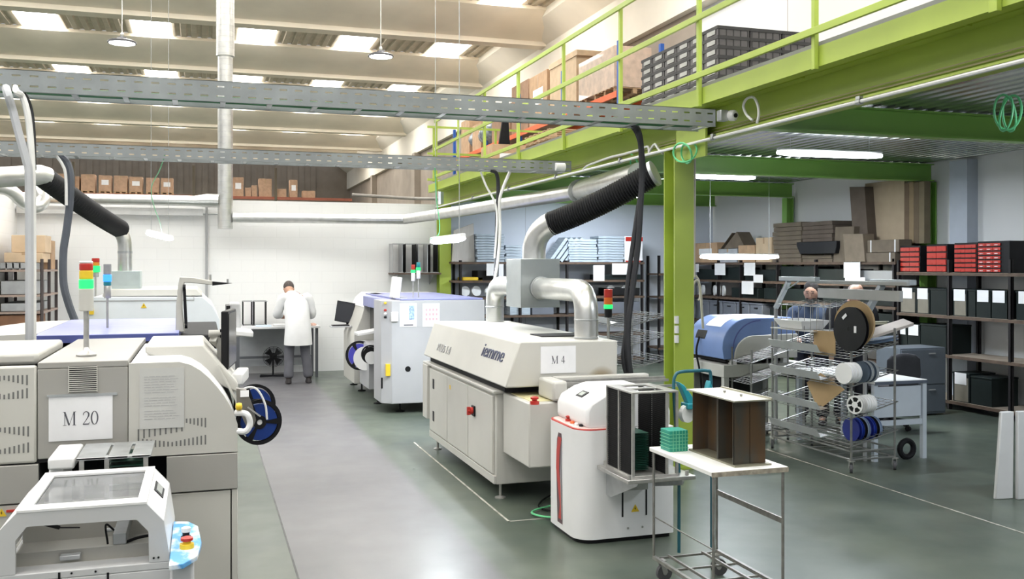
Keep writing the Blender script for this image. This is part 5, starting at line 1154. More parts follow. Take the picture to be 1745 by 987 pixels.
# ============================================================ BENCH AT THE BACK WALL
bx0, bx1, by0, by1, bz = .52, 1.88, 16.4, 17.3, .88
bn = thing('workbench', 'white topped bench with dark open legs at the white back wall', 'bench', (1.2, 16.8, 0))
g = G(); g.box(bx0, bx1 + .02, by0, by1, bz - .035, bz); g.build('bench_top', mat('bench_laminate', (.62, .62, .62), .4, var=.04), bn, bevel=.004)
DKG = mat('dark_grey_steel', (.09, .095, .105), .5, var=.08)
for x in (bx0 + .02, bx1 - .05):
    for y in (by0 + .1, by1 - .08):
        g = G(); g.box(x, x + .045, y, y + .05, 0, bz - .035); g.build('leg', DKG, bn)
g = G(); g.box(bx0 + .05, bx1 - .05, by1 - .1, by1 - .08, .15, .8); g.build('back_panel', mat('grey_bench_panel', (.33, .34, .35), .6), bn)
g = G(); g.box(bx0 + .05, bx1 - .05, by1 - .3, by1 - .25, .3, .34); g.build('stretcher', DKG, bn)
fq = P(466, 608, Y=16.75); fan = thing('pedestal_fan', 'round black floor fan standing under the bench at the white wall', 'fan', (fq.x, 16.75, 0))
g = G()
for i in range(7): g.tube([(fq.x + (.04 + .022 * i) * math.cos(a), 16.75 - .05 + .008 * i, fq.z + (.04 + .022 * i) * math.sin(a)) for a in [2 * PI * k / 24 for k in range(24)]], .004, 5, closed=True)
for k in range(16): a = 2 * PI * k / 16; g.bar((fq.x, 16.70, fq.z), (fq.x + .17 * math.cos(a), 16.75, fq.z + .17 * math.sin(a)), .004)
g.build('fan_grille', BLACKM, fan)
g = G()
for k in range(4):
    a = 2 * PI * k / 4 + .4; g.add([(fq.x, 16.75, fq.z), (fq.x + .15 * math.cos(a), 16.74, fq.z + .15 * math.sin(a)), (fq.x + .15 * math.cos(a + .8), 16.78, fq.z + .15 * math.sin(a + .8)), (fq.x, 16.756, fq.z), (fq.x + .15 * math.cos(a), 16.746, fq.z + .15 * math.sin(a)), (fq.x + .15 * math.cos(a + .8), 16.786, fq.z + .15 * math.sin(a + .8))], [(0, 1, 2), (5, 4, 3), (0, 3, 4, 1), (1, 4, 5, 2), (2, 5, 3, 0)])
g.build('fan_blades', BLACK, fan)
g = G(); g.lathe([(.06, 0), (.06, .1), (.03, .13)], (fq.x, 16.78, fq.z), (0, 1, 0), 16); g.cyl((fq.x, 16.84, .02), (fq.x, 16.84, fq.z), .014, 10); g.build('motor_and_post', BLACK, fan)
g = G(); g.bar((fq.x - .22, 16.8, .015), (fq.x + .22, 16.9, .015), .03); g.bar((fq.x + .2, 16.75, .015), (fq.x - .2, 16.95, .015), .03); g.build('fan_feet', BLACK, fan)
def rackmag(x0, x1, y, z, h, label, group, d=.35, sm=None):
    r = thing('empty_magazine', label, 'magazine', ((x0 + x1) / 2, y, z), group)
    for x in (x0, x1 - .025):
        g = G(); g.box(x, x + .012, y, y + .05, z + .012, z + h - .012); g.box(x, x + .012, y + d - .05, y + d, z + .012, z + h - .012); g.box(x + .003, x + .006, y + .05, y + d - .05, z + .012, z + h - .012); g.build('side_wall', sm or BLACKM, r)
    g = G(); g.box(x0, x1, y, y + d, z, z + .012); g.build('bottom_plate', GREYM, r); g = G(); g.box(x0, x1, y, y + .05, z + h - .012, z + h); g.box(x0, x1, y + d - .05, y + d, z + h - .012, z + h); g.build('top_bars', GREYM, r); return r
def bxx(px, Y=16.7): return XA(px, Y)
rackmag(bxx(414), bxx(432), 16.75, bz, .42, 'dark open magazine at the left end of the bench by the white wall', None)
rackmag(bxx(433), bxx(456), 16.75, bz, .42, 'dark open magazine standing on the bench nearest the bending person', None)
g = G(); g.box(bxx(436, 16.55), bxx(462, 16.55), 16.45, 16.68, bz, bz + .02); solo(g, 'paper_stack', mat('blue_grey_paper', (.5, .58, .68), .6), 'low stack of bluish papers on the bench edge', 'papers')
g = G(); g.box(bxx(466, 16.5), bxx(500, 16.5), 16.42, 16.62, bz, bz + .035); solo(g, 'document_tray', WHITE, 'white tray on the bench in front of the bending person', 'tray', bevel=.004)
g = G(); ell(g, (bxx(532, 16.6), 16.55, bz + .015), .07, .06, .03); solo(g, 'cloth', mat('orange_white_cloth', (.62, .40, .32), .8, var=.3, scale=20), 'small crumpled cloth at the right end of the bench', 'cloth')
# wall shelf with magazines
wsY = 17.02; zs = ZA(712, 465, wsY)
ws = thing('wall_shelf', 'brown board shelf on the white wall beside the far green column', 'shelf', (XA(712, wsY), wsY, zs - .04))
g = G(); g.box(XA(669, wsY), XA(752, wsY) - .0, wsY, 17.43, zs - .03, zs); g.build('shelf_board', BROWN, ws)
for px in (680, 740):
    g = G(); g.prism([(wsY + .05, zs - .03), (17.43, zs - .03), (17.43, zs - .22)], 'x', XA(px, wsY), XA(px, wsY) + .01); g.build('bracket', GREYM, ws)
for i, (a, b) in enumerate(((669, 688), (691, 711), (713, 731), (733, 748))):
    rackmag(XA(a, wsY), XA(b, wsY), wsY + .02, zs, .53, ('leftmost', 'second', 'third', 'rightmost')[i] + ' of the four tall empty magazines on the wall shelf', 'magazines on the wall shelf', d=.34, sm=(GREYM, BLACKM)[i % 2])
g = G(); g.M = Matrix.Translation(P(675, 490, Y=13.3)) @ Matrix.Rotation(.15, 4, 'Y'); g.box(-.05, .04, -.18, .18, -.155, .15); 
# ============================================================ RIGHT PLACEMENT MACHINE (behind the oven)
YN = 12.1; XN = lambda px: XA(px, YN); ZN = lambda px, py: ZA(px, py, YN)
pm = thing('placement_machine', 'pale grey assembly machine with blue top behind the oven, two printed sheets on its end', 'machine', (3.0, 13.7, 0))
nx0, nx1 = XN(652), XN(826)
g = G(); g.prism([(nx0 + .0, YN + .12), (nx0 + .12, YN), (nx1, YN), (nx1, 12.75), (nx0, 12.75)], 'z', .13, 1.45); g.build('near_end_block', GREYQ, pm, bevel=.006)
g = G(); g.box(2.72, nx1, 12.75, 14.35, .13, 1.43); g.build('centre_body', GREYQ, pm)
g = G(); g.box(2.29, 2.74, 12.76, 14.33, 1.30, 1.452); g.build('blue_visor', LAV, pm, bevel=.01)
g = G(); g.box(2.40, 2.72, 12.76, 14.33, .95, 1.30); g.build('dark_window', mat('dark_machine_glass', (.02, .02, .025), .12, var=0), pm)
g = G(); g.box(2.42, nx1 - .02, 12.12, 14.9, 1.452, 1.475); g.build('blue_top', LAV, pm, bevel=.006)
g = G(); pr = [(2.16, .13), (2.16, .85), (2.26, 1.1), (2.33, 1.34), (2.45, 1.47), (nx1, 1.47), (nx1, .13)]
g.prism(pr, 'y', 14.35, 15.45); g.build('far_end_cover', CREAM, pm, bevel=.01)
g = G(); g.prism([(2.30, 1.28), (2.36, 1.40), (2.45, 1.475), (2.6, 1.475), (2.6, 1.45), (2.46, 1.45), (2.38, 1.38), (2.33, 1.27)], 'y', 14.30, 15.50); g.build('cover_stripe', WHITE, pm)
g = G(); g.box(2.24, 2.72, 12.78, 13.0, .15, .80); g.build('feeder_cabinet', GREYQ, pm, bevel=.006); g = G(); g.box(2.24, 2.72, 13.5, 14.33, .15, .78); g.build('feeder_cabinet', GREYQ, pm, bevel=.006)
g = G(); g.box(2.4, 2.72, 13.0, 13.5, .2, .95); g.build('feeder_bay', DARK, pm)
sheetpaper(pm, XN(681), XN(710), YN - .003, ZN(695, 557), ZN(695, 517), label='white sheet with a blue printed chart')
sp2 = sheetpaper(pm, XN(720), XN(749), YN - .003, ZN(735, 557), ZN(735, 517), label='white sheet with rows of pink pictograms')
g = G()
for i in range(3):
    for j in range(4):
        x = XN(725) + j * .045; z = ZN(735, 526) - i * .06; g.box(x, x + .025, YN - .006, YN - .0045, z - .03, z)
g.build('pictograms', mat('pink_print', (.75, .4, .45), .6, var=0), sp2)
g = G(); g.box(XN(697), XN(706), YN - .006, YN - .0045, ZN(700, 545), ZN(700, 521)); g.build('chart_print', mat('blue_print', (.35, .5, .8), .6, var=.4, scale=50), sp2)
g = G(); g.box(XN(688), XN(704), YN - .006, YN - .0045, ZN(700, 555), ZN(700, 553)); g.build('chart_bar', INK, sp2)
g = G(); g.box(XN(666), XN(678), YN - .03, YN, ZN(672, 548), ZN(672, 532)); g.build('socket_box', WHITE, pm, bevel=.004)
g = G(); g.box(nx0 + .045, nx0 + .10, YN + .0, YN + .06, ZN(660, 641), ZN(660, 621)); g.build('yellow_label', YEL, pm)
g = G(); g.cyl((XN(695), YN - .004, ZN(695, 629)), (XN(695), YN, ZN(695, 629)), .036, 18); g.build('round_port', BLACK, pm)
for py, m_ in ((517, YEL), (529, RED), (535, WHITE), (541, BLACK)):
    g = G(); q = (nx0 + .05, YN + .055, ZN(657, py)); g.lathe([(.016, 0), (.016, .02), (.01, .025)], q, (-.7, -.7, 0), 10); g.build('push_button', m_, pm)
g = G(); g.box(XN(652), XN(655), YN + .1, YN + .13, .32, .46); g.build('door_latch', BLACK, pm)
# flat white feeder lid and reels on the aisle side
g = G(); g.M = Matrix.Translation((2.16, 13.1, ZN(645, 575) + .0)) @ Matrix.Rotation(-.15, 4, 'Y'); g.box(-.16, .16, -.16, .2, -.02, .02); g.build('feeder_lid', SHELLW, pm, bevel=.008)
reel(P(613, 606, Y=14.0), (-.55, -1, 0), .215, .03, BLACK, mat('violet_reel_blue', (.06, .06, .45), .4), 'large black and blue tape reel on the aisle flank of the machine behind the oven', None, spokes=3)
reel(P(622, 611, Y=13.7), (-.55, -1, 0), .17, .03, SHELLW, WHITE, 'white tape reel between the blue one and the small one behind the oven', None, solid=True)
reel(P(631, 604, Y=13.4), (-.5, -1, 0), .13, .03, BLACK, BLACKM, 'small black tape reel above the feeder bay behind the oven', None, spokes=4)
reel(P(633, 610, Y=13.2), (-.5, -1, 0), .088, .03, SHELLW, WHITE, 'smallest white tape reel nearest the yellow label of the machine behind the oven', None, solid=True)
g = G(); g.M = Matrix.Translation(P(588, 532, Y=15.3)) @ Matrix.Rotation(math.radians(-28), 4, 'Z') @ Matrix.Rotation(math.radians(9), 4, 'Y')
g.box(-.15, .15, -.02, .01, -.165, .165); mo3 = thing('monitor', 'black tilted monitor at the far left corner of the machine behind the oven', 'monitor', P(588, 532, Y=15.3)); g.build('monitor_shell', BLACK, mo3, bevel=.006)
g2 = G(); g2.M = g.M; g2.box(-.14, .14, -.023, -.02, -.15, .15); g2.build('screen', mat('screen_glass', (.02, .02, .025), .12), mo3)
q = P(592, 552, Y=15.3); g = G(); g.box(q.x - .02, q.x + .02, 15.28, 15.32, q.z - .02, q.z + .08); g.box(q.x - .12, q.x + .2, 15.2, 15.5, q.z - .05, q.z - .02); g.build('monitor_stand', BLACK, mo3)
q = P(580, 556, Y=14.9); g = G(); g.box(q.x - .15, 2.2, 14.8, 15.05, q.z - .015, q.z + .005); g.build('keyboard_shelf', GREYQ, pm, bevel=.004); g = G(); g.box(q.x - .13, q.x + .13, 14.82, 14.97, q.z + .005, q.z + .022); solo(g, 'keyboard', BLACK, 'black keyboard on the small shelf below the tilted monitor', 'keyboard')
pads(pm, [(2.45, 12.3), (2.3, 13.1), (2.3, 14.5), (2.3, 15.3), (3.3, 12.3)], .06, .15)
for px, cols in ((704, (RED, LIT_G)), (713, (mat('teal_lens', (.02, .25, .3), .3), LIT_G))):
    Yt = 12.5 if px == 704 else 12.6; zq = lambda py: ZA(px, py, Yt); x = XA(px, Yt)
    top = 451 if px == 704 else 447
    tower(pm, x, Yt, 1.45, zq(top + 28), [(zq(top + 14) - zq(top + 28), SHELLW, .95), (zq(top + 9) - zq(top + 14), LIT_G, 1.15), (zq(top) - zq(top + 9), cols[0], .9)], r=.028, pr=.008, base=False)
q = P(676, 490, Y=12.6); g = G(); g.M = Matrix.Translation(q) @ Matrix.Rotation(.12, 4, 'Y'); g.box(-.055, .03, -.16, .16, -.145, .14); wm = thing('monitor', 'white backed monitor standing on the blue top behind the oven', 'monitor', (q.x, q.y, 1.475)); g.build('monitor_shell', SHELLW, wm, bevel=.015)
g = G(); g.box(q.x - .03, q.x + .03, q.y - .03, q.y + .03, 1.475, q.z - .1); g.box(q.x - .08, q.x + .12, q.y - .1, q.y + .1, 1.475, 1.485); g.build('monitor_stand', GREYM, wm)
# ============================================================ LEFT SHELVING UNIT
def rack(label, x0, x1, y0, y1, levels, h, along, posts, board=BROWN, pm_=RACKM, name='shelving_rack', group=None, pw=.045, bt=.03):
    r = thing(name, label, 'rack', ((x0 + x1) / 2, (y0 + y1) / 2, 0), group)
    for p in posts:
        if along == 'y': pts = ((x0, p), (x1 - pw, p))
        else: pts = ((p, y0), (p, y1 - pw))
        for x, y in pts:
            g = G(); g.box(x, x + pw, y, y + .008, 0, h); g.box(x, x + .008, y, y + pw, 0, h); g.build('post', pm_, r)
    for z in levels:
        g = G(); g.box(x0 + .002, x1, y0 + .002, y1, z - bt, z)
        s = g.build('shelf_board', board, r)
        if along == 'y': gg = G(); gg.box(x0 - .004, x0 + .004, y0, y1, z - bt - .012, z - .002)
        else: gg = G(); gg.box(x0, x1, y0 - .004, y0 + .004, z - bt - .012, z - .002)
        gg.build('edge_beam', BROWN if pm_ is RACKM else pm_, s)
    return r
DKR = mat('dark_brown_rack', (.07, .055, .055), .6, var=.1)
rack('dark metal shelving unit in the far left corner with boxes on top', -2.88, -2.24, 15.6, 17.1, (.3, .65, 1.0, 1.22, 1.47, 1.84), 2.0, 'y', (15.6, 16.3, 17.05), board=mat('grey_brown_shelf', (.34, .26, .22), .7), pm_=DKR)
def cbox(x0, x1, y0, y1, z0, z1, label, m=CARD, group=None, tape=True, name='cardboard_box', lab=False, face='y'):
    r = thing(name, label, 'box', ((x0 + x1)/2, (y0 + y1)/2, z0), group); g = G(); g.box(x0, x1, y0, y1, z0, z1); g.build('carton', m, r, bevel=.006)
    if tape:
        g = G(); xm = (x0 + x1)/2; ym = (y0 + y1)/2; tm = mat('packing_tape', (.42, .28, .16), .3)
        if face == 'y': g.box(xm - .025, xm + .025, y0 - .0015, y0, z1 - (z1 - z0)*.25, z1); g.box(xm - .025, xm + .025, y0, y1, z1, z1 + .001)
        else: g.box(x0 - .0015, x0, ym - .025, ym + .025, z1 - (z1 - z0)*.25, z1); g.box(x0, x1, ym - .025, ym + .025, z1, z1 + .001)
        g.build('tape', tm, r)
    if lab:
        g = G(); zc = z0 + (z1 - z0)*.55; hh = (z1 - z0)*.16
        if face == 'y': w_ = (x1 - x0)*.28; xm = (x0 + x1)/2; g.box(xm - w_, xm + w_, y0 - .003, y0 - .0015, zc - hh, zc + hh)
        else: w_ = (y1 - y0)*.28; ym = (y0 + y1)/2; g.box(x0 - .003, x0 - .0015, ym - w_, ym + w_, zc - hh, zc + hh)
        g.build('label', PAPER, r)
    return r
cbox(-2.72, -2.26, 15.9, 16.5, 2.10, 2.36, 'large pale carton topmost on the far left shelving unit', CARD_L)
cbox(-2.80, -2.28, 15.8, 16.55, 1.95, 2.095, 'flat carton beneath the topmost pale carton on the far left shelving', CARD_L)
cbox(-2.7, -2.27, 16.6, 17.0, 1.845, 2.3, 'upright carton at the rear of the far left shelving top', CARD)
g = G()
for i in range(6): x = -2.84 + i * .09; g.box(x, x + .02, 15.62, 16.5, 1.845, 1.945)
g.box(-2.85, -2.3, 15.62, 15.64, 1.86, 1.94); solo(g, 'metal_crate', GREYM, 'low grey slatted crate under the flat carton on the far left shelving', 'crate')
for z, h_, lab in ((1.475, .2, 'grey tray stack on the upper middle shelf of the far left unit'), (1.225, .12, 'grey boxes on the middle shelf of the far left unit')):
    for k in range(2):
        g = G(); g.box(-2.82, -2.34, 15.65 + k * .7, 16.2 + k * .7, z, z + h_); solo(g, 'storage_tray', mat('grey_tray_plastic', (.36, .37, .38), .6, var=.1), lab + (', front one' if k == 0 else ', rear one'), 'tray', bevel=.01)
g = G(); g.box(-2.86, -2.3, 15.64, 16.2, 1.005, 1.17); solo(g, 'brown_box', mat('dark_brown_card', (.22, .11, .06), .7, var=.1), 'dark brown box on the lower shelf of the far left unit', 'box', bevel=.006)
# ============================================================ RACKS ALONG THE RIGHT WALL
RX = 9.40
def YR_(px, X=RX): return P(px, 0, X=X).y
def ZR(px, py, X=RX): return P(px, py, X=X).z
rack('dark rack by the right wall with red drawer cabinets on top, nearest the camera', RX, 9.93, 7.2, YR_(1528), (.12, .72, 1.24, 1.81), 1.98, 'y', (7.25, YR_(1723), YR_(1618), YR_(1532)), board=mat('pale_worn_board', (.30, .25, .20), .7, var=.1))
rack('long dark rack by the right wall under the stacks of flat cardboard', RX, 9.93, YR_(1526), 17.35, (.12, .45, .84, 1.31, 1.63, 1.96), 2.0, 'y', (YR_(1524), YR_(1455), YR_(1390), YR_(1325), YR_(1262), 16.2, 17.25))
def rb(px0, px1, z0, h, X=RX + .03, dep=.42):
    ya, yb = YR_(px1, X), YR_(px0, X); return (X, X + dep, ya, yb, z0, z0 + h)
BINB = mat('black_green_crate', (.012, .018, .018), .5, var=.1); BINC = mat('khaki_card_front', (.22, .20, .16), .8, var=.08)
def bin_(px0, px1, z0, h, label, card=False, group=None, paper=True, pfr=.5):
    x0, x1, y0, y1, a, b = rb(px0, px1, z0, h)
    r = thing('storage_crate', label, 'crate', ((x0+x1)/2, (y0+y1)/2, a), group)
    g = G(); t = .012; g.box(x0, x0 + t, y0, y1, a, b); g.box(x1 - t, x1, y0, y1, a, b); g.box(x0 + t, x1 - t, y0, y0 + t, a, b); g.box(x0 + t, x1 - t, y1 - t, y1, a, b); g.box(x0 + t, x1 - t, y0 + t, y1 - t, a, a + t); g.build('crate_shell', BINB, r)
    g = G(); g.box(x0 - .008, x1 + .004, y0 - .006, y1 + .006, b - .02, b + .004); g.build('rim', BINB, r, bevel=.004)
    if card:
        g = G(); g.box(x0 - .004, x0, y0 + .02, y1 - .03, a + .01, b - .06); g.build('card_front', BINC, r)
    if paper:
        w_ = min(.2, (y1 - y0) * .8); yc = (y0 + y1) / 2; g = G(); g.box(x0 - .012, x0 - .0095, yc - w_/2, yc + w_/2, b - .15, b - .0); g.build('paper_label', PAPER, r)
    return r
spec = [(1533, 1561, 1.24, True), (1562, 1584, 1.24, True), (1586, 1613, 1.24, False), (1624, 1648, 1.24, True), (1650, 1662, 1.24, False), (1664, 1688, 1.24, False), (1690, 1716, 1.24, False), (1732, 1765, 1.24, False)]
wh = ('at the far end, beside the cardboard', 'second from the far end', 'without label, left of the second post', 'with khaki front, right of the second post', 'narrow and unlabelled in the middle', 'black, third label from the near post', 'black, just left of the nearest post', 'at the right edge of the picture')
for (a, b, z, c), l_ in zip(spec, wh): bin_(a, b, z, .35, 'dark crate on second shelf, ' + l_, c, paper=(a not in (1586, 1650)))
bin_(1527, 1546, .72, .36, 'dark crate on the third shelf at the far end, with white label', group=None)
bin_(1547, 1568, .72, .36, 'dark labelled crate on the third shelf, next to the wide unlabelled one')
bin_(1569, 1612, .72, .38, 'wide dark green crate without label on the third shelf', paper=False)
bin_(1624, 1652, .12, .38, 'single labelled crate on the bottom shelf below the red drawers', True)
bin_(1655, 1690, .12, .36, 'unlabelled dark crate beside the labelled one on the bottom shelf', paper=False)
# red drawer cabinets
def drawers(px0, px1, z0, h, rows, cols, label, black_side=0.0, pale=False):
    x0, x1, y0, y1, a, b = rb(px0, px1, z0, h, dep=.3)
    r = thing('drawer_cabinet', label, 'drawer cabinet', ((x0+x1)/2, (y0+y1)/2, a))
    g = G(); g.box(x0 + .012, x1, y0 - black_side, y1, a, b); g.build('cabinet_shell', BLACK, r, bevel=.004)
    for i in range(rows):
        for j in range(cols):
            ya = y0 + .012 + (y1 - y0 - .024) * j / cols; yb = y0 + .012 + (y1 - y0 - .024) * (j + 1) / cols - .006
            za = a + .012 + (h - .02) * i / rows; zc = za + (h - .02) / rows - .018
            g = G(); g.box(x0 - .004, x0 + .05, ya, yb, za, zc); d = g.build('drawer', RED, r, bevel=.002)
            g = G(); g.box(x0 - .012, x0 - .004, (ya + yb)/2 - .025, (ya + yb)/2 + .025, za + .01, za + .018)
            g.build('handle', RED if not pale else PAPER, d)
    return r
drawers(1533, 1567, 1.81, .37, 5, 2, 'red drawer cabinet farthest from the camera, next to the cardboard')
drawers(1578, 1613, 1.81, .38, 4, 2, 'second red drawer cabinet from the cardboard, above the second post')
drawers(1625, 1664, 1.81, .39, 6, 2, 'third red drawer cabinet from the cardboard')
drawers(1665, 1706, 1.81, .40, 7, 3, 'nearest red drawer cabinet, with small pale labels and a black side', black_side=.12, pale=True)
# goods on the long rack top
def cardstack(px0, px1, pyt, pyb, n, label, m=CARD_G, X=RX + .02, dep=.45, jit=.02, group=None, name='flat_cardboard'):
    # a pile of folded cartons: every folded carton is an object
    y1, y0 = YR_(px0, X), YR_(px1, X); zt, zb_ = ZR((px0+px1)/2, pyt, X), ZR((px0+px1)/2, pyb, X); t = (zt - zb_) / n
    for i in range(n):
        a, b, c = (random.uniform(-jit, jit) for _ in range(3))
        g = G(); g.box(X + a * .5, X + dep + a * .5, y0 + b, y1 + c, zb_ + i * t, zb_ + (i + 1) * t - .006)
        solo(g, name, m, label, 'cardboard', group)
cardstack(1318, 1366, 379, 447, 9, 'folded carton in the tallest grey brown pile on the long rack', group='folded cartons in the left pile')
cardstack(1367, 1419, 377, 413, 5, 'dark folded carton in the pile above the black tub', m=mat('dark_cardboard', (.13, .10, .08), .85, var=.1), group='dark folded cartons above the tub')
cardstack(1367, 1419, 434, 447, 2, 'folded carton under the black tub', group='folded cartons under the tub', X=RX + .05)
x0, x1, y0, y1, a, b = rb(1357, 1425, ZR(1390, 433), .20, X=RX - .05, dep=.5)
g = G(); g.prism([(y0 + .03, a), (y1 - .1, a), (y1, a + .14), (y1, b), (y0, b), (y0, a + .1)], 'x', x0, x1); solo(g, 'plastic_tub', BLACK, 'black plastic tub standing out of the cardboard piles on the long rack', 'tub', bevel=.01)
def upbox(px0, px1, pyt, pyb, label, m=CARD_G, X=RX + .02, dep=.3, straps=0, lean=0.0, cat='cardboard', name='cardboard_sheets', group=None):
    y1, y0 = YR_(px0, X), YR_(px1, X); zt, zb_ = ZR((px0+px1)/2, pyt, X), ZR((px0+px1)/2, pyb, X)
    r = thing(name, label, cat, (X + dep/2, (y0+y1)/2, zb_), group)
    g = G(); g.prism([(y0, zb_), (y1, zb_), (y1 - lean, zt), (y0 - lean, zt - abs(lean)*.2)], 'x', X, X + dep); g.build('sheets', m, r, bevel=.004)
    for i in range(straps):
        yy = y0 + (y1 - y0) * (.12 + .76 * i / max(1, straps - 1)); g = G(); g.box(X - .003, X - .0005, yy - .012, yy + .012, zb_, zt); g.build('strap', PAPER, r)
    return r
upbox(1420, 1452, 386, 447, 'grey brown bundle of folded cartons right of the dark pile', lean=.05, X=RX + .02)
upbox(1440, 1474, 398, 446, 'strapped bundle of folded cartons leaning before the tall sheets', X=RX - .03, dep=.2, lean=-.05, m=mat('mid_cardboard', (.24, .19, .14), .85, var=.1))
upbox(1456, 1482, 316, 446, 'narrow dark bundle of tall sheets left of the big pale sheet', X=RX + .12, dep=.22, lean=-.12, m=mat('dark_cardboard', (.13, .10, .08), .85, var=.1))
upbox(1474, 1541, 309, 447, 'biggest pale brown upright cardboard sheet on the long rack', X=RX + .28, dep=.05, m=mat('tan_sheet', (.42, .33, .23), .85, var=.04))
upbox(1478, 1532, 409, 430, 'strapped bundle of cartons in front of the big pale sheet, upper one', X=RX + .02, dep=.22, straps=2, name='cardboard_bundle')
upbox(1458, 1525, 431, 447, 'long low strapped bundle of cartons, lowest in front of the big pale sheet', X=RX, dep=.24, straps=2, name='cardboard_bundle')
for i, (a, b, t_, mm) in enumerate(((1541, 1549, 312, (.16, .11, .07)), (1549, 1557, 310, (.26, .19, .11)), (1557, 1566, 311, (.15, .11, .07)), (1566, 1575, 309, (.20, .16, .10)))):
    upbox(a, b, t_, 417 if i < 1 else 415, 'narrow upright cardboard sheet by the green wall column, %s' % ('first from the left', 'second, lighter brown', 'third, dark', 'last, next to the column')[i], X=RX + .28, dep=.11, m=mat('sheet_brown_%d' % i, mm, .85, var=.08), name='cardboard_sheet')
def rbox(px0, px1, pyt, pyb, label, m=CARD, X=RX + .04, dep=.35, lab=False, tape=True, name='cardboard_box', group=None, zfix=None):
    y1, y0 = YR_(px0, X), YR_(px1, X); zt, zb_ = ZR((px0+px1)/2, pyt, X), (zfix if zfix else ZR((px0+px1)/2, pyb, X))
    return cbox(X, X + dep, y0, y1, zb_, zt, label, m, group, tape, name, lab, 'x')
rbox(1288, 1315, 405, 446, 'pale carton left of the tallest cardboard pile', CARD_L, zfix=1.962)
rbox(1183, 1222, 414, 446, 'brown carton with white label next to the near green column, on the long rack', CARD, lab=True, zfix=1.962)
rbox(1224, 1256, 424, 446, 'grey white carton under the open flaps on the long rack', mat('grey_carton', (.42, .43, .46), .7), zfix=1.962)
rbox(1258, 1286, 418, 446, 'small carton between the open flap carton and the pale one', CARD, zfix=1.962)
fx = RX + .1; f0, f1, f2, f3 = (P(a, b, X=fx) for a, b in ((1228, 424), (1247, 397), (1258, 396), (1271, 422)))
g = G(); g.prism([(f0.y, f0.z), (f1.y, f1.z), (f1.y - .03, f1.z)], 'x', fx, fx + .3); g.prism([(f3.y, f3.z), (f2.y, f2.z), (f2.y + .03, f2.z + .01), (f0.y - .15, f0.z)], 'x', fx - .02, fx + .25); solo(g, 'open_carton', CARD_G, 'open carton with triangular raised flaps on the long rack', 'box')
# goods inside the long rack
PRINTS = []
GBIN = mat('grey_blue_bin', (.14, .155, .19), .5, var=.06); WREEL = mat('white_reel_plastic', (.66, .68, .70), .45)
rnd = random.Random(5)
k = 0
for px0 in range(1186, 1300, 23):
    x0, x1, y0, y1, a, b = rb(px0, px0 + 21, .84, .36)
    r = thing('storage_bin', 'grey blue lidded bin in the row behind the blue machine', 'bin', (x0, (y0+y1)/2, a), 'grey blue bins in a row on the long rack')
    g = G(); g.box(x0, x1, y0, y1, a, b); g.build('bin_body', GBIN, r, bevel=.01); g = G(); g.box(x0 - .012, x1, y0 - .008, y1 + .008, b, b + .03); g.build('lid', GBIN, r, bevel=.005)
    g = G(); g.box(x0 - .014, x0, (y0+y1)/2 - .05, (y0+y1)/2 + .05, b - .07, b - .05); g.build('handle', BLACK, r)
for i, px in enumerate((1198, 1206, 1226, 1233, 1241)):
    q = P(px, 0, X=RX + .2); g = G(); g.lathe([(.03, -.02), (.10, -.018), (.10, .018), (.03, .02)], (q.x - .1, q.y, 1.31 + .11), (-1, .3, 0), 22); solo(g, 'white_reel', WREEL, 'white component reel standing on edge in the row above the grey blue bins', 'reel', 'white reels standing on the long rack')
for i, (a, b, z, h, lab) in enumerate(((1186, 1225, 1.63, .2, 'black box on the uppermost inner shelf, next to the column'), (1228, 1262, 1.63, .24, 'black box on the uppermost inner shelf behind the papers'), (1268, 1320, 1.63, .2, 'long black box under the warm tube light'), (1328, 1385, 1.63, .26, 'black box below the tallest cardboard pile'), (1392, 1450, 1.63, .22, 'black box below the black tub'), (1245, 1290, 1.31, .18, 'dark box on the reel shelf'), (1300, 1380, 1.31, .2, 'dark box on the reel shelf, above the bearded person'), (1400, 1450, 1.31, .2, 'dark box behind the heads of the two persons'), (1310, 1370, .84, .3, 'dark box low behind the bearded person'), (1455, 1520, 1.63, .2, 'grey box beside the hanging sheets under the strapped cartons'), (1455, 1522, .84, .36, 'black tote low behind the dark clothed person'), (1455, 1520, 1.31, .22, 'black box left of the khaki fronted crates'))):
    x0, x1, y0, y1, a_, b_ = rb(a, b, z, h); g = G(); g.box(x0 + .02, x1, y0, y1, a_, b_); solo(g, 'storage_box', BINB if i != 9 else GREYM, lab, 'box', bevel=.008)
# papers hung on the rack fronts
def hung(px0, px1, pyt, pyb, X, label, Y=None):
    if Y: a, b = P(px0, pyt, Y=Y), P(px1, pyb, Y=Y); g = G(); g.box(a.x, b.x, Y - .002, Y, b.z, a.z)
    else: a, b = P(px0, pyt, X=X), P(px1, pyb, X=X); g = G(); g.box(X - .002, X, b.y, a.y, b.z, a.z)
    o = solo(g, 'paper_notice', PAPER, label, 'paper'); return o
for i, (a, b, t_, bb, lab) in enumerate(((1182, 1191, 450, 464, 'white notice just right of the near green column'), (1218, 1236, 449, 469, 'white notice with slanted lower edge on the long rack'), (1268, 1287, 448, 470, 'white notice under the right end of the warm tube light'), (1264, 1284, 479, 502, 'white notice on the second beam of the long rack'), (1284, 1300, 468, 482, 'small white card sticking out above the second notice'), (1438, 1466, 447, 474, 'white notice hanging above the two persons'), (1440, 1474, 472, 480, 'wide white slip below the notice above the two persons'))):
    hung(a, b, t_, bb, RX - .015 - .004 * (i % 3), lab)
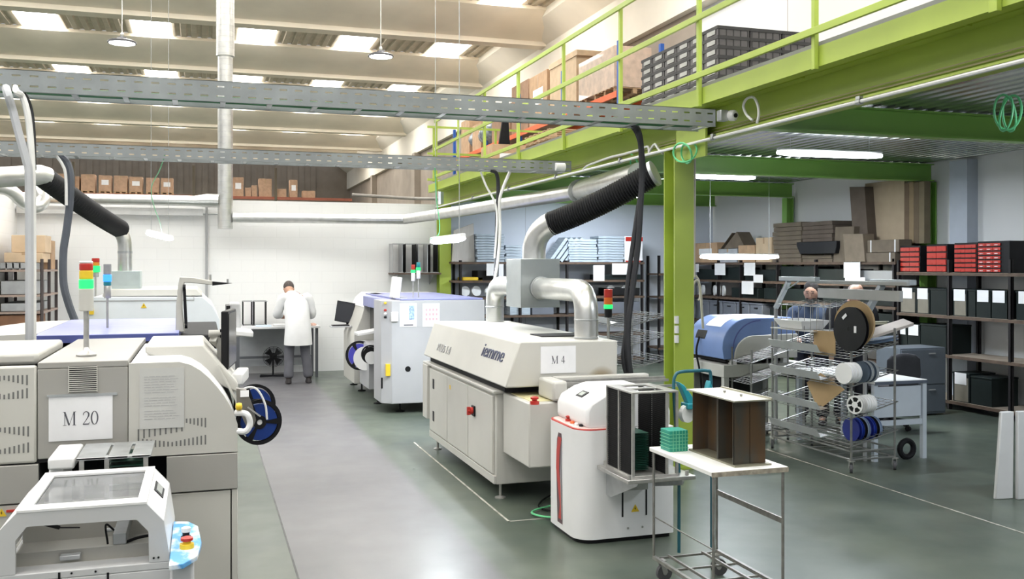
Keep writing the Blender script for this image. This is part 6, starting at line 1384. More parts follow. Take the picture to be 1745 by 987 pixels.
# ============================================================ RACK AGAINST THE PARTITION (behind the oven)
BY = 16.85
xb_ = lambda px, Y=BY: XA(px, Y); zb_ = lambda px, py, Y=BY: ZA(px, py, Y)
rack('dark rack against the grey partition behind the oven exhaust', xb_(771), xb_(1098), BY, 17.38, (.12, .6, .98, 1.32, 1.63, 1.97), 2.0, 'x', (xb_(783), xb_(885), xb_(965), xb_(1093)))
rack('narrow dark rack seen just left of the near green column', xb_(1122), xb_(1175), BY, 17.38, (.3, .9, 1.3, 1.75), 2.1, 'x', (xb_(1122), xb_(1168)))
BLUEG = two_tone('grey_blue_frames', (.30, .36, .43), (.46, .53, .60), 5, .5, .1, .5, stretch=(1, 1, 12))
def framestack(px0, px1, pyt, n, label, group, z0=1.972, m=BLUEG):
    zt = zb_((px0+px1)/2, pyt); t = (zt - z0) / n
    for i in range(n):
        j = random.uniform(-.02, .02); g = G(); g.box(xb_(px0) + j, xb_(px1) + j, BY + .02, 17.3, z0 + i * t, z0 + (i + 1) * t - .008); solo(g, 'stencil_frame', m, label, 'frame', group)
framestack(813, 860, 398, 11, 'flat grey blue frame in the tall pile left of the oven exhaust box', 'frames left of the exhaust')
framestack(862, 892, 417, 6, 'flat grey blue frame in the low pile directly behind the exhaust elbow', 'frames behind the exhaust')
framestack(970, 1018, 407, 9, 'flat grey blue frame in the pile right of the leaning frames', 'frames in the middle pile')
framestack(1020, 1064, 402, 10, 'flat grey blue frame in the pile beside the red and white poster', 'frames beside the poster')
for i in range(4):
    g = G(); px = 934 + i * 9; p0, p1 = P(px, 446, Y=BY + .05), P(px + 28, 406, Y=BY + .05); g.bar((p0.x + .05, BY + .25, 1.985), (p1.x + .05, BY + .25, p1.z), .4, .06, up=(1, 0, .4)); solo(g, 'stencil_frame', BLUEG, 'grey blue frame leaning to the right in the gap beside the black hose', 'frame', 'leaning frames by the hose')
g = G(); g.prism([(xb_(774), 1.975), (xb_(812), 1.975), (xb_(810), zb_(800, 380)), (xb_(778), zb_(780, 392))], 'y', BY + .12, BY + .2); solo(g, 'wooden_board', mat('grey_wood_board', (.50, .48, .46), .8, var=.06, scale=4, stretch=(6, 1, 1)), 'tall pale grey board standing left of the frame piles', 'board')
pr_ = thing('poster_box', 'red and white box with a dark figure, standing on the rack near the hanging cables', 'box', (xb_(1081), BY + .1, 1.972))
g = G(); g.box(xb_(1066), xb_(1097), BY + .05, BY + .3, 1.972, zb_(1080, 403)); g.build('carton', PAPER, pr_, bevel=.004)
g = G(); g.box(xb_(1068), xb_(1097), BY + .046, BY + .05, zb_(1080, 411), zb_(1080, 404)); g.box(xb_(1068), xb_(1097), BY + .046, BY + .05, 1.975, 2.0); g.build('red_band', RED, pr_)
g = G(); c_ = (xb_(1084), BY + .047, zb_(1080, 427)); ell(g, (c_[0], c_[1], c_[2] + .05), .045, .003, .05, 14, 8); g.box(c_[0] - .05, c_[0] + .05, BY + .045, BY + .05, c_[2] - .13, c_[2] + .01); g.build('dark_picture', mat('dark_olive_print', (.08, .08, .05), .6, var=.4, scale=20), pr_)
for a, b, t_, bb, lab in ((829, 846, 449, 470, 'white notice left of the exhaust box on the partition rack'), (850, 858, 450, 475, 'narrow white notice beside the exhaust box'), (1011, 1030, 452, 479, 'upright white notice right of the exhaust box'), (1043, 1070, 449, 468, 'wide white notice below the red and white box')):
    hung(a, b, t_, bb, None, lab, Y=BY - .012)
for i, (px, nm) in enumerate(((792, 'leftmost, bulging'), (811, 'second'), (834, 'third'), (1040, 'large, right of the exhaust'), (1065, 'last, beside the cables'))):
    q = P(px, 496, Y=BY + .12); g = G(); g.lathe([(.03, -.03), (.095, -.025), (.095, .025), (.03, .03)], (q.x, q.y, 1.33 + .1), (.2, -1, .2), 20); solo(g, 'white_reel', WREEL, 'white reel on the partition rack, ' + nm, 'reel', None)
for i, (a, b, z, h, m_, lab) in enumerate(((815, 845, 1.63, .18, BLACKM, 'black box on the upper shelf left of the exhaust box'), (790, 824, 1.63, .06, YEL, 'yellow and orange booklets on the upper shelf near the far column'), (960, 1010, 1.33, .2, BLACKM, 'black box behind the steel hooks of the exhaust'), (1020, 1095, 1.63, .1, BINB, 'dark flat box under the notices'), (870, 905, .98, .24, BLUEG, 'blue grey glass fronted bin under the exhaust box'), (908, 945, .98, .26, GBIN, 'wide grey blue bin under the exhaust duct'), (1000, 1034, .98, .24, GBIN, 'grey bin behind the oven signal lamp'), (1040, 1092, .98, .22, GBIN, 'grey bin behind the hanging dark cables'), (1035, 1092, 1.33, .14, BLACKM, 'low black box behind the white reels'))):
    g = G(); g.box(xb_(a), xb_(b), BY + .04, BY + .44, z, z + h); solo(g, 'storage_box', m_, lab, 'box', bevel=.008)
# work table in front of the partition rack with a blue cloth
wt = thing('work_table', 'pale work table behind the oven signal lamp, with blue and white cloths', 'table', (4.9, 12.6, 0)); ta, tb = P(1000, 588, z=.8), P(1070, 574, z=.8)
g = G(); g.box(4.35, 5.5, 12.2, 13.0, .76, .8); g.build('table_top', mat('pale_laminate', (.55, .55, .53), .5), wt, bevel=.004)
for x in (4.4, 5.42):
    for y in (12.25, 12.9): g = G(); g.box(x, x + .04, y, y + .04, 0, .76); g.build('leg', GREYM, wt)
g = G(); ell(g, (4.75, 12.5, .83), .16, .1, .05, 14, 8); solo(g, 'blue_cloth', mat('blue_cloth', (.03, .12, .5), .8, var=.2, scale=10, bump=.4), 'crumpled bright blue cloth on the work table behind the oven', 'cloth')
g = G(); ell(g, (4.55, 12.55, .84), .13, .1, .05, 14, 8); solo(g, 'white_cloth', mat('pale_blue_cloth', (.5, .56, .66), .8, var=.2, scale=10, bump=.4), 'pale cloth left of the blue cloth on the work table', 'cloth')
# ============================================================ WIRE CARTS
def wirecart(label, x0, x1, y0, y1, h, shelves, name='wire_cart', lean=.07, trough=True, posts=True, group=None, grid=14):
    r = thing(name, label, 'cart', ((x0+x1)/2, (y0+y1)/2, 0), group)
    for x in (x0, x1):
        for y in (y0, y1): g = G(); g.cyl((x, y, .11), (x, y, h), .011, 10); g.build('post', CHROME, r)
    g = G()
    for z in (.125, .20): g.tube([(x0, y0, z), (x1, y0, z), (x1, y1, z), (x0, y1, z)], .009, 6, closed=True)
    for i in range(7): y = y0 + (y1 - y0) * (i + .5) / 7; g.cyl((x0, y, .125), (x1, y, .125), .004, 6)
    g.build('base_frame', CHROME, r)
    for z in shelves:
        g = G()
        A_, B_ = (x0 - .04, z - lean), (x1 + .02, z + lean)
        for y in (y0 - .02, y1 + .02): g.cyl((A_[0], y, A_[1]), (B_[0], y, B_[1]), .006, 6)
        for i in range(10): t = i / 9; g.cyl((A_[0] + (B_[0] - A_[0]) * t, y0 - .02, A_[1] + (B_[1] - A_[1]) * t), (A_[0] + (B_[0] - A_[0]) * t, y1 + .02, A_[1] + (B_[1] - A_[1]) * t), .0035, 6)
        for i in range(grid): y = y0 + (y1 - y0) * (i + .5) / grid; g.cyl((A_[0], y, A_[1]), (B_[0], y, B_[1]), .0025, 5)
        s = g.build('wire_shelf', CHROME, r)
        if trough:
            g = G(); g.strip([(A_[0] - .01, A_[1] + .09), (A_[0] + .035, A_[1] + .012), (A_[0] + .13, A_[1] + .03)], 'y', y0 + .45, y1 + .0, .003); g.build('label_trough', mat('pale_steel_sheet', (.62, .63, .64), .35, .4), s, smooth=False)
    for x, y in ((x0, y0), (x1, y0), (x0, y1), (x1, y1)): castor(r, x, y, .115, .045, .6)
    return r
wc = wirecart('big wire shelf cart loaded with reels, nearest the aisle on the right', 5.64, 6.12, 7.35, 8.62, 1.32, (1.12, .86, .57, .31))
wc2 = wirecart('smaller wire shelf cart half hidden behind the big one on its left', 5.60, 6.05, 8.95, 9.35, 1.0, (.92, .70, .45), trough=False, grid=6)
wc3 = wirecart('pale wire shelf cart just left of the near green column', 4.72, 5.25, 10.2, 11.2, 1.35, (1.25, 1.02, .74), grid=8)
# vertical wire dividers over the top shelf
g = G()
for i in range(9): y = 7.75 + i * .1; g.tube([(5.70, y, 1.12), (5.70, y, 1.50), (6.08, y, 1.55), (6.08, y, 1.18)], .004, 5)
g.tube([(5.70, 7.7, 1.50), (5.70, 8.62, 1.50)], .005, 6); g.build('wire_dividers', CHROME, wc)
g = G(); g.box(5.60, 5.95, 7.9, 8.6, 1.255, 1.262)
g.build('steel_shelf_plate', STEEL, wc)
tq = thing('plastic_tray', 'white open plastic tray on top of the big wire cart', 'tray', (5.8, 8.4, 1.262))
g = G(); a_, b_, z0_, z1_ = (5.64, 5.98), (8.12, 8.6), 1.264, 1.35
g.add([(a_[0] + .05, b_[0] + .05, z0_), (a_[1] - .05, b_[0] + .05, z0_), (a_[1] - .05, b_[1] - .05, z0_), (a_[0] + .05, b_[1] - .05, z0_), (a_[0], b_[0], z1_), (a_[1], b_[0], z1_), (a_[1], b_[1], z1_), (a_[0], b_[1], z1_)], [(0, 1, 2, 3), (0, 4, 5, 1), (1, 5, 6, 2), (2, 6, 7, 3), (3, 7, 4, 0)]); t_ = g.build('tray_shell', SHELLW, tq); so = t_.modifiers.new('s', 'SOLIDIFY'); so.thickness = .006
# overhead frame: two slanted arms with flat bars
fr_ = thing('lamp_frame', 'grey slanted overhead frame with flat bars above the wire cart', 'frame', (5.9, 8.2, 0))
SB = mat('pale_blue_steel', (.46, .50, .53), .4, .3, var=.05)
XL = 5.95
a0_, a1_ = P(1321, 522, X=5.62), P(1343, 482, X=5.75)
def fp(px, py, X=XL): return P(px, py, X=X)
g = G(); g.bar(fp(1322, 525), fp(1344, 480), .05, .035); g.bar(fp(1340, 494), fp(1362, 479), .012); g.build('left_arm', SB, fr_, bevel=.003)
g = G(); q = fp(1360, 475); g.box(q.x - .03, q.x + .03, fp(1393, 0).y, fp(1331, 0).y, q.z - .025, q.z + .02); g.build('left_top_bar', SB, fr_, bevel=.004)
XQ = 6.15
g = G(); g.bar(fp(1474, 540, XQ), fp(1503, 486, XQ), .06, .045); g.build('right_arm', SB, fr_, bevel=.003)
g = G(); q = fp(1520, 481, XQ); g.box(q.x - .04, q.x + .04, fp(1556, 0, XQ).y, fp(1488, 0, XQ).y, q.z - .025, q.z + .025); g.build('right_top_bar', SB, fr_, bevel=.004)
for py, h_, pa, pb, nm in ((482, .035, 1383, 1548, 'upper_long_bar'), (502, .10, 1396, 1536, 'wide_long_bar')):
    q = fp(1460, py, 6.1); g = G(); g.box(q.x - .02, q.x + .02, fp(pb, 0, 6.1).y, fp(pa, 0, 6.1).y, q.z - h_ / 2, q.z + h_ / 2); g.build(nm, mat('grey_bar_paint', (.40, .40, .39), .5, .1, var=.04), fr_, bevel=.004)
g = G()
g.cyl((5.95, fp(1322, 0).y, .0), (5.95, fp(1322, 0).y, fp(1322, 525).z), .02, 10); g.build('left_support_post', GREYM, fr_)
g = G(); g.cyl((XQ, fp(1474, 0, XQ).y, 0), (XQ, fp(1474, 0, XQ).y, fp(1474, 540, XQ).z + .01), .02, 10); g.build('right_support_post', GREYM, fr_)
# reels and cardboard on the cart
kr = P(1450, 561, Y=7.25)
KR = reel(kr, (-1, -.12, .05), .20, .03, BLACK, BLACKM, 'big black reel with white stickers on the near end of the wire cart', None, solid=True)
br_ = kr + Vector((.075, .05, .04)); g = G(); g.lathe([(.215, -.012), (.215, .012)], br_, (-1, -.25, .08), 36); solo(g, 'cardboard_disc', mat('tan_disc', (.38, .26, .13), .8, var=.05), 'tan cardboard disc behind the big black reel', 'disc')
ax_ = Vector((-1, -.12, .05)).normalized(); u_ = Vector((0, 0, 1)); v_ = ax_.cross(u_).normalized()
g = G()
for dx_, dz_, ang in ((-.06, .11, .7), (.07, .0, 1.57), (-.04, -.13, -.7)):
    c_ = kr + ax_ * .02 - v_ * dx_ + u_ * dz_; d_ = (v_ * -math.cos(ang) + u_ * math.sin(ang)) * .03; e_ = ax_.cross(d_).normalized() * .014; pp_ = [c_ - d_ - e_, c_ + d_ - e_, c_ + d_ + e_, c_ - d_ + e_]; g = G(); g.add(pp_ + [v - ax_ * .003 for v in pp_], [(0, 1, 2, 3), (7, 6, 5, 4), (0, 4, 5, 1), (1, 5, 6, 2), (2, 6, 7, 3), (3, 7, 4, 0)]); g.build('white_sticker', PAPER, KR)
def reelrow(c, ax, R, n, wd, gap, mats, label, group):
    ax = Vector(ax).normalized()
    for i in range(n):
        g = G(); p = Vector(c) + ax * (i * (wd + gap)); g.lathe([(R * .25, -wd/2), (R, -wd/2), (R, -wd/2 + .004), (R * .86, -wd/2 + .005), (R * .86, wd/2 - .005), (R, wd/2 - .004), (R, wd/2), (R * .25, wd/2)], p, ax, 26)
        r = solo(g, 'component_reel', mats[i % len(mats)], label if not callable(label) else label(i), 'reel', group)
reelrow(P(1440, 640, Y=7.32) + Vector((0, .0, .02)), (1, .25, .0), .095, 3, .045, .004, [SHELLW], 'white reel at the left of the upper reel row on the wire cart', 'white reels of the upper row')
reelrow(P(1468, 636, Y=7.36) + Vector((0, .0, .01)), (1, .25, .0), .10, 4, .03, .006, [mat('slate_reel', (.08, .11, .15), .4), mat('grey_reel', (.45, .48, .5), .4)], 'slate and grey reel right of the white ones in the upper row', 'slate reels of the upper row')
reel(P(1458, 690, Y=7.30), (-1, -.35, 0), .082, .03, SHELLW, BLACKM, 'white five spoked reel in the middle reel row of the wire cart', None, spokes=5, hubm=SHELLW)
reelrow(P(1468, 689, Y=7.33), (1, .25, 0), .082, 4, .032, .002, [SHELLW], 'white reel packed behind the five spoked one', 'white reels of the middle row')
reelrow(P(1452, 732, Y=7.5), (1, .1, .0), .11, 8, .03, .006, [mat('navy_reel', (.01, .02, .18), .3), mat('blue_reel', (.02, .05, .33), .3), BLACK, mat('pale_blue_edge_reel', (.28, .36, .5), .3)], 'blue or black reel in the lowest reel row of the wire cart', 'blue reels of the lowest row')
def lying(c, R, h, m_, label, tilt=(0, .1)):
    g = G(); g.lathe([(R * .3, 0), (R, 0), (R, .004), (R * .88, .006), (R * .88, h - .006), (R, h - .004), (R, h), (R * .3, h)], c, (tilt[0], tilt[1], 1), 32); solo(g, 'component_reel', m_, label, 'reel')
q = P(1500, 590, Y=7.6); lying(q, .17, .035, BLACK, 'lowest of the black reels lying right of the tan disc', (-.15, .1))
lying(q + Vector((.005, 0, .045)), .165, .03, mat('blue_white_edge', (.12, .18, .28), .25), 'shiny blue edged reel lying on the black one', (-.15, .1))
q = P(1493, 553, Y=8.0); lying(q, .12, .03, mat('yellow_white_edge', (.50, .48, .36), .4), 'pale rimmed reel lying behind the slanted white box lid', (0, .05))
g = G(); a, b = P(1479, 571, Y=7.5), P(1548, 549, Y=7.55); g.bar(a, b, .13, .03, up=(0, -.3, 1)); solo(g, 'slanted_box', mat('pale_pink_carton', (.60, .53, .48), .6), 'long flat pinkish box slanting up to the right above the black reels', 'box', bevel=.004)
g = G(); pa = [P(a, b, X=5.68) for a, b in ((1387, 563), (1424, 565), (1424, 606), (1388, 604))]; g.prism([(q.y, q.z) for q in pa], 'x', 5.675, 5.68); solo(g, 'cardboard_piece', mat('tan_disc', (.38, .26, .13), .8), 'upright tan cardboard piece in the upper wire cart shelf', 'cardboard')
g = G(); pa = [P(a, b, X=5.75) for a, b in ((1375, 652), (1399, 636), (1440, 664), (1407, 690), (1395, 698))]; g.prism([(q.y, q.z) for q in pa], 'x', 5.745, 5.75); solo(g, 'cardboard_piece', mat('tan_disc', (.38, .26, .13), .8), 'tilted kite shaped cardboard piece lower in the wire cart', 'cardboard')
g = G(); q = P(1545, 748, Y=7.7); g.tube([(q.x + .08 * math.cos(a), q.y, .11 + .08 * math.sin(a)) for a in [2*PI*i/20 for i in range(20)]], .028, 8, closed=True); solo(g, 'floor_wheel', BLACK, 'shiny black ring standing on the floor beside the wire cart', 'ring')
# ============================================================ WHITE TABLE, CHAIR, GREY CABINET
tb_ = thing('desk', 'white desk with front panel and pale legs right of the wire cart', 'desk', (6.4, 8.4, 0)); WT = mat('blue_white_enamel', (.55, .60, .66), .45, var=.03)
dx0, dx1, dy0, dy1, dz = 6.18, 6.80, 7.70, 9.0, .78
g = G(); g.box(dx0, dx1, dy0, dy1, dz - .03, dz); g.build('desk_top', WHITE, tb_, bevel=.004); g = G(); g.box(dx0 + .002, dx1 + .002, dy0 - .003, dy1, dz - .034, dz - .006); g.build('edge_band', mat('slate_edge', (.10, .12, .16), .5), tb_)
for x, y in ((dx1 - .045, dy0 + .01), (dx0, dy0 + .01), (dx1 - .045, dy1 - .06), (dx0, dy1 - .06)): g = G(); g.box(x, x + .045, y, y + .045, 0, dz - .034); g.build('leg', WT, tb_)
g = G(); g.box(dx0 + .05, dx1 - .05, dy0 + .03, dy0 + .045, .42, .72); g.build('front_panel', WT, tb_, bevel=.003); g = G(); g.box(dx0 + .045, dx1 - .045, dy0 + .02, dy0 + .05, .34, .39); g.build('front_rail', WT, tb_)
ch = thing('office_chair', 'office chair with rounded dark grey back behind the white desk', 'chair', (7.3, 9.0, 0))
q = P(1540, 625, Y=9.0); CF = mat('charcoal_fabric', (.06, .06, .07), .9, var=.1)
g = G(); loft(g, [((q.x, 9.0, q.z - .22), .20, .03, 0), ((q.x, 9.0, q.z - .1), .24, .035, 0), ((q.x, 9.0, q.z + .08), .23, .035, 0), ((q.x, 9.0, q.z + .13), .17, .03, 0), ((q.x, 9.0, q.z + .15), .08, .02, 0)], 24); g.build('backrest', CF, ch)
g = G(); g.prism([(a, b) for a, b in rrect(q.x - .24, q.x + .24, 9.05, 9.5, (.1,)*4)], 'z', .45, .52); g.build('seat', CF, ch, bevel=.02)
g = G(); g.cyl((q.x, 9.27, .1), (q.x, 9.27, .45), .03, 12); g.bar((q.x, 9.03, .5), (q.x, 9.04, q.z - .1), .05, .015); g.build('column', BLACK, ch)
for i in range(5): a = 2*PI*i/5; g = G(); g.bar((q.x, 9.27, .12), (q.x + .26*math.cos(a), 9.27 + .26*math.sin(a), .08), .04, .03); g.lathe([(.028, -.02), (.028, .02)], (q.x + .26*math.cos(a), 9.27 + .26*math.sin(a), .03), (-math.sin(a), math.cos(a), 0), 12); g.build('star_leg', BLACK, ch)
gc = thing('filing_cabinet', 'dark grey two part cabinet on the floor behind the white desk', 'cabinet', (8.4, 9.9, 0)); GC = mat('slate_cabinet', (.12, .14, .165), .5, var=.05)
c0, c1 = P(1562, 700, Y=9.9).x, P(1611, 700, Y=9.9).x
g = G(); g.box(c0 - .25, c1, 9.9, 10.35, .02, .86); g.build('cabinet_body', GC, gc, bevel=.005)
for z0, z1 in ((.05, .38), (.40, .84)): g = G(); g.box(c0 - .24, c1 - .01, 9.885, 9.9, z0, z1); d = g.build('drawer', GC, gc, bevel=.004); g = G(); g.box((c0 + c1)/2 - .05, (c0 + c1)/2 + .05, 9.875, 9.885, z1 - .06, z1 - .045); g.build('handle', GREYM, d)
# white cabinet corner at the right edge
q = P(1697, 852, z=0); e = thing('partition_screen', 'pale grey upright panels standing on the floor at the right edge of the picture', 'panel', (q.x + .3, q.y + .2, 0))
g = G(); t_ = .71; g.M = Matrix.Translation((q.x, q.y, 0)); g.add([(0, 0, 0), (.16, -.02, 0), (.16, .03, 0), (0, .03, 0), (.06, .0, t_), (.17, -.02, t_), (.17, .03, t_), (.06, .03, t_)], [(0, 3, 2, 1), (4, 5, 6, 7), (0, 1, 5, 4), (1, 2, 6, 5), (2, 3, 7, 6), (3, 0, 4, 7)]); g.build('left_panel', mat('pale_panel', (.56, .56, .56), .5, var=.03), e, bevel=.008)
g = G(); g.M = Matrix.Translation((q.x + .165, q.y - .06, 0)) @ Matrix.Rotation(math.radians(-8), 4, 'Z'); g.box(0, .5, 0, .035, 0, .72); g.build('right_panel', mat('pale_panel', (.56, .56, .56), .5, var=.03), e, bevel=.008)
# ============================================================ BLUE BENCH TOP MACHINE
bm_ = thing('inspection_machine', 'rounded blue machine with cream cheeks on a pale stand right of the near column', 'machine', (5.95, 9.8, .8))
fx0, fx1, fy0, fy1, fz0, fz1 = 5.50, 6.42, 9.35, 10.15, .86, 1.315
prof = [(fx0, fz0), (fx0 - .02, fz0 + .12)] + [(fx0 + .34 - .36 * math.cos(a), fz0 + .14 + .32 * math.sin(a)) for a in [i * PI / 2 / 9 for i in range(1, 10)]] + [(fx1 - .05, fz1), (fx1, fz0 + .33), (fx1, fz0)]
BLU = mat('steel_blue_shell', (.17, .26, .52), .35, var=.03)
g = G(); g.prism([(a, min(b, fz1)) for a, b in prof], 'y', fy0, fy1); g.build('blue_shell', BLU, bm_, bevel=.008)
chk = [(fx0 + .12, fz0 - .002)] + [(fx0 + .36 - .24 * math.cos(a), fz0 + .02 + .24 * math.sin(a)) for a in [i * PI / 2 / 7 for i in range(0, 8)]] + [(fx1 + .01, fz0 + .27), (fx1 + .01, fz0 - .002)]
g = G(); g.prism(chk, 'y', fy0 - .025, fy0); g.build('cream_cheek', CREAM, bm_, bevel=.006)
g = G(); pts = [(fx0 + .46 - .34 * math.cos(a), fz0 + .12 + .30 * math.sin(a)) for a in [i * PI / 2 / 9 for i in range(0, 10)]]; g.strip(pts, 'y', fy0 - .006, fy0 + .002, .012); g.build('shell_seam', NAVYB, bm_)
def onshell(t, y, off=.004): a = t * PI / 2; return Vector((fx0 + .34 - .36 * math.cos(a), y, fz0 + .14 + .32 * math.sin(a))) + Vector((-math.cos(a), 0, math.sin(a))) * off
g = G(); vs = []
for t in (.45, .58, .7, .8): vs += [onshell(t, fy0 + .18), onshell(t, fy0 + .52)]
g.add(vs, [(i*2, i*2+1, i*2+3, i*2+2) for i in range(3)]); g.build('paper_sheet', PAPER, bm_)
g = G(); vs = []
for t in (.12, .22, .32): vs += [onshell(t, fy0 + .40), onshell(t, fy0 + .62)]
g.add(vs, [(i*2, i*2+1, i*2+3, i*2+2) for i in range(2)]); g.build('dark_opening', BLACK, bm_)
g = G(); g.tube(smoothpath([(fx0 - .03, fy0 + .5, fz0 + .22), (fx0 - .08, fy0 + .48, fz0 + .05), (fx0 - .05, fy0 + .46, .7), (fx0, fy0 + .5, .45)]), .012, 8); g.build('front_cable', BLACKM, bm_)
g = G(); g.box(fx0 + .1, fx0 + .16, fy0, fy0 + .08, .80, .86); g.box(fx1 - .16, fx1 - .1, fy0, fy0 + .08, .80, .86); g.box(fx0 + .1, fx0 + .16, fy1 - .1, fy1 - .02, .80, .86); g.build('machine_feet', SHELLW, bm_)
g = G(); g.box(fx0 + .05, fx1 - .05, fy0 + .06, fy1 - .06, .82, .862); g.build('machine_base', BLACKM, bm_)
sd = thing('machine_stand', 'pale grey steel stand carrying the rounded blue machine', 'stand', (6, 9.8, 0))
PG = mat('pale_stand_paint', (.46, .46, .43), .5, var=.04)
g = G(); g.box(fx0 - .02, fx1 + .12, fy0 - .03, fy1 + .02, .66, .80); g.build('stand_top', PG, sd, bevel=.006)
for x in (fx0 - .01, fx1 + .05):
    for y in (fy0 - .02, fy1 - .05): g = G(); g.box(x, x + .06, y, y + .06, 0, .66); g.build('leg', PG, sd)
g = G(); g.box(fx0 + .02, fx1 + .05, fy1 - .04, fy1 - .02, .1, .64); g.build('rear_panel', mat('grey_stand_panel', (.30, .31, .31), .6), sd)
g = G(); g.box(fx0 + .1, fx0 + .45, fy0 + .2, fy1 - .15, .66 - .3, .64); g.build('under_box', BLACKM, sd)
pts = []
for i in range(60): t = i / 59; q = P(1186 + 10 * t + (3 * math.sin(t * 60)), 472 + 75 * t, Y=8.9); pts.append(q)
g = G(); g.tube(smoothpath([P(a, b, Y=9.0) for a, b in ((1181, 560), (1181, 500), (1183, 482), (1190, 480), (1194, 500), (1196, 530), (1198, 560))], 6), .014, 8); g.tube(smoothpath([P(a, b, Y=9.1) for a, b in ((1184, 215), (1184, 330), (1183, 460), (1186, 470), (1191, 480), (1193, 505), (1190, 512))], 6), .012, 8); solo(g, 'cream_hose', mat('cream_hose', (.58, .55, .46), .5), 'cream looped hose hanging beside the near green column above the blue machine', 'hose')
# ============================================================ GOODS ON THE MEZZANINE
CRG = mat('grey_crate_plastic', (.10, .095, .095), .5, var=.08); CRD = mat('dark_crate_rim', (.05, .05, .05), .5)
sx0, sy0, cw, cl, chh = 6.2, 10.7, .475, .37, .125
def crate(parts=True, labelled=True):
    r = thing('storage_crate', '', 'crate', (0, 0, 0))
    g = G(); g.box(-cw/2 + .012, cw/2 - .012, -cl/2 + .012, cl/2 - .012, 0, chh - .03); g.build('crate_body', CRG, r, local=True, smooth=False)
    g = G(); g.box(-cw/2 + .002, cw/2 - .002, -cl/2 + .002, cl/2 - .002, chh - .045, chh - .004)
    for i in range(5): x = -cw/2 + .03 + i * (cw - .06) / 4; g.box(x - .005, x + .005, -cl/2 + .004, cl/2 - .004, 0, chh - .04)
    g.build('rim', CRD, r, local=True, smooth=False)
    if labelled: g = G(); g.box(-cw/2 - .001, -cw/2 + .004, -cl*.33, cl*.22, .02, .075); g.build('card_label', mat('grey_card', (.42, .42, .40), .7, var=.1), r, local=True)
    return r
proto = crate(); used = False; protoN = None
for col in range(3):
    for row in range(12):
        loc = (sx0 + cw/2 + col * cw, sy0 + cl/2, 3.452 + row * chh)
        L_ = 'grey crate in the corner column of the big mezzanine stack' if col == 0 else 'grey crate in the near face of the big stack on the mezzanine'
        gr = 'crates in the aisle corner column' if col == 0 else 'crates in the near face of the stack'
        if not used: proto.location = loc; used = True; tag(proto, L_, None, gr)
        else: dup(proto, loc, 0, L_, gr)
for d in range(1, 6):
    for row in range(12): dup(proto, (sx0 + cw/2, sy0 + cl/2 + d * cl, 3.452 + row * chh), 0, 'grey crate with card label in the long aisle side of the big mezzanine stack', 'crates in the aisle side of the stack')
for row in range(2): dup(proto, (5.42 + .0, 11.6, 3.452 + row * .16), 0, 'small dark crate in the pair standing before the big crate stack', 'pair of small crates')
# pallet with stacked boards near the railing
def pallet(x, y, z, label, w_=1.0, l=1.2):
    r = thing('wooden_pallet', label, 'pallet', (x, y, z))
    for i in range(6): g = G(); g.box(x - w_/2, x + w_/2, y - l/2 + i * l/5.6, y - l/2 + i * l/5.6 + .1, z + .11, z + .13); g.build('top_board', WOOD, r)
    for xx in (-.42, 0, .42):
        for yy in (-.5, 0, .5): g = G(); g.box(x + xx*w_ - .05, x + xx*w_ + .05, y + yy*l*.9 - .05, y + yy*l*.9 + .05, z + .02, z + .11); g.build('block', WOOD, r)
        g = G(); g.box(x + xx*w_ - .05, x + xx*w_ + .05, y - l/2, y + l/2, z, z + .02); g.build('bottom_board', WOOD, r)
    return r
for i in range(4): pallet(5.5, 14.2, 3.452 + i * .135, 'bare wooden pallet in the low pile behind the railing, %s' % ('lowest', 'second', 'third', 'topmost')[i])
cbox(4.7, 5.3, 15.6, 16.3, 3.452, 3.98, 'brown carton on the mezzanine floor behind the far railing posts', CARD, lab=True)
q = P(860, 245, Y=16.4)
dm = thing('drum_lid', 'round black tub with a wide rim on the mezzanine behind the railing', 'tub', (q.x, 16.6, 3.452))
g = G(); g.lathe([(.20, 0), (.24, .48), (.37, .52), (.37, .55), (.22, .60), (.02, .62)], (q.x, 16.6, 3.452), n=28); g.build('tub_shell', BLACKM, dm)
g = G(); g.prism([(q.x - .02, 4.07), (q.x + .2, 4.07), (q.x + .16, 4.72), (q.x + .08, 4.72)], 'y', 16.7, 16.76); g.build('upright_flap', BLACKM, dm)
# ============================================================ PALLET RACKS BEYOND THE MEZZANINE
PX = 8.5
fr2 = thing('pallet_rack', 'tall pallet rack with blue uprights and orange beams behind the mezzanine', 'rack', (9.1, 25, 0))
yU = [P(1054, 0, X=PX).y, 22.2, 25.6, 29.0, 33.0]
for y in yU:
    for x in (PX, 9.5): g = G(); g.box(x, x + .09, y, y + .09, 0, 6.75); g.build('upright', BLUEP, fr2)
for a, b in zip(yU, yU[1:]):
    for z in (3.9, 5.68): g = G(); g.box(PX - .01, PX + .04, a + .09, b, z - .13, z); g.build('beam', ORANGE, fr2); g = G(); g.box(9.5, 9.55, a + .09, b, z - .13, z); g.build('rear_beam', ORANGE, fr2)
def rk(px0, px1, pyt, pyb, label, m=CARD, dep=.9, lab=False, z0=None, X=PX + .05, tape=True):
    y1, y0 = P(px0, 0, X=X).y, P(px1, 0, X=X).y; zt = P((px0+px1)/2, pyt, X=X).z; z0 = z0 or P((px0+px1)/2, pyb, X=X).z
    return cbox(X, X + dep, y0, y1, z0, zt, label, m, None, tape, 'cardboard_box', lab, 'x')
zt_ = 5.69
pallet(PX + .55, 19.75, zt_, 'pallet under the wrapped cartons beside the blue upright'); pallet(PX + .55, 21.4, zt_, 'pallet under the biggest brown carton')
rk(986, 1047, 93, 160, 'shrink wrapped block of pale cartons beside the blue upright', mat('wrapped_carton', (.56, .42, .32), .35, var=.15, scale=6, coat=.3), z0=zt_ + .132, tape=False)
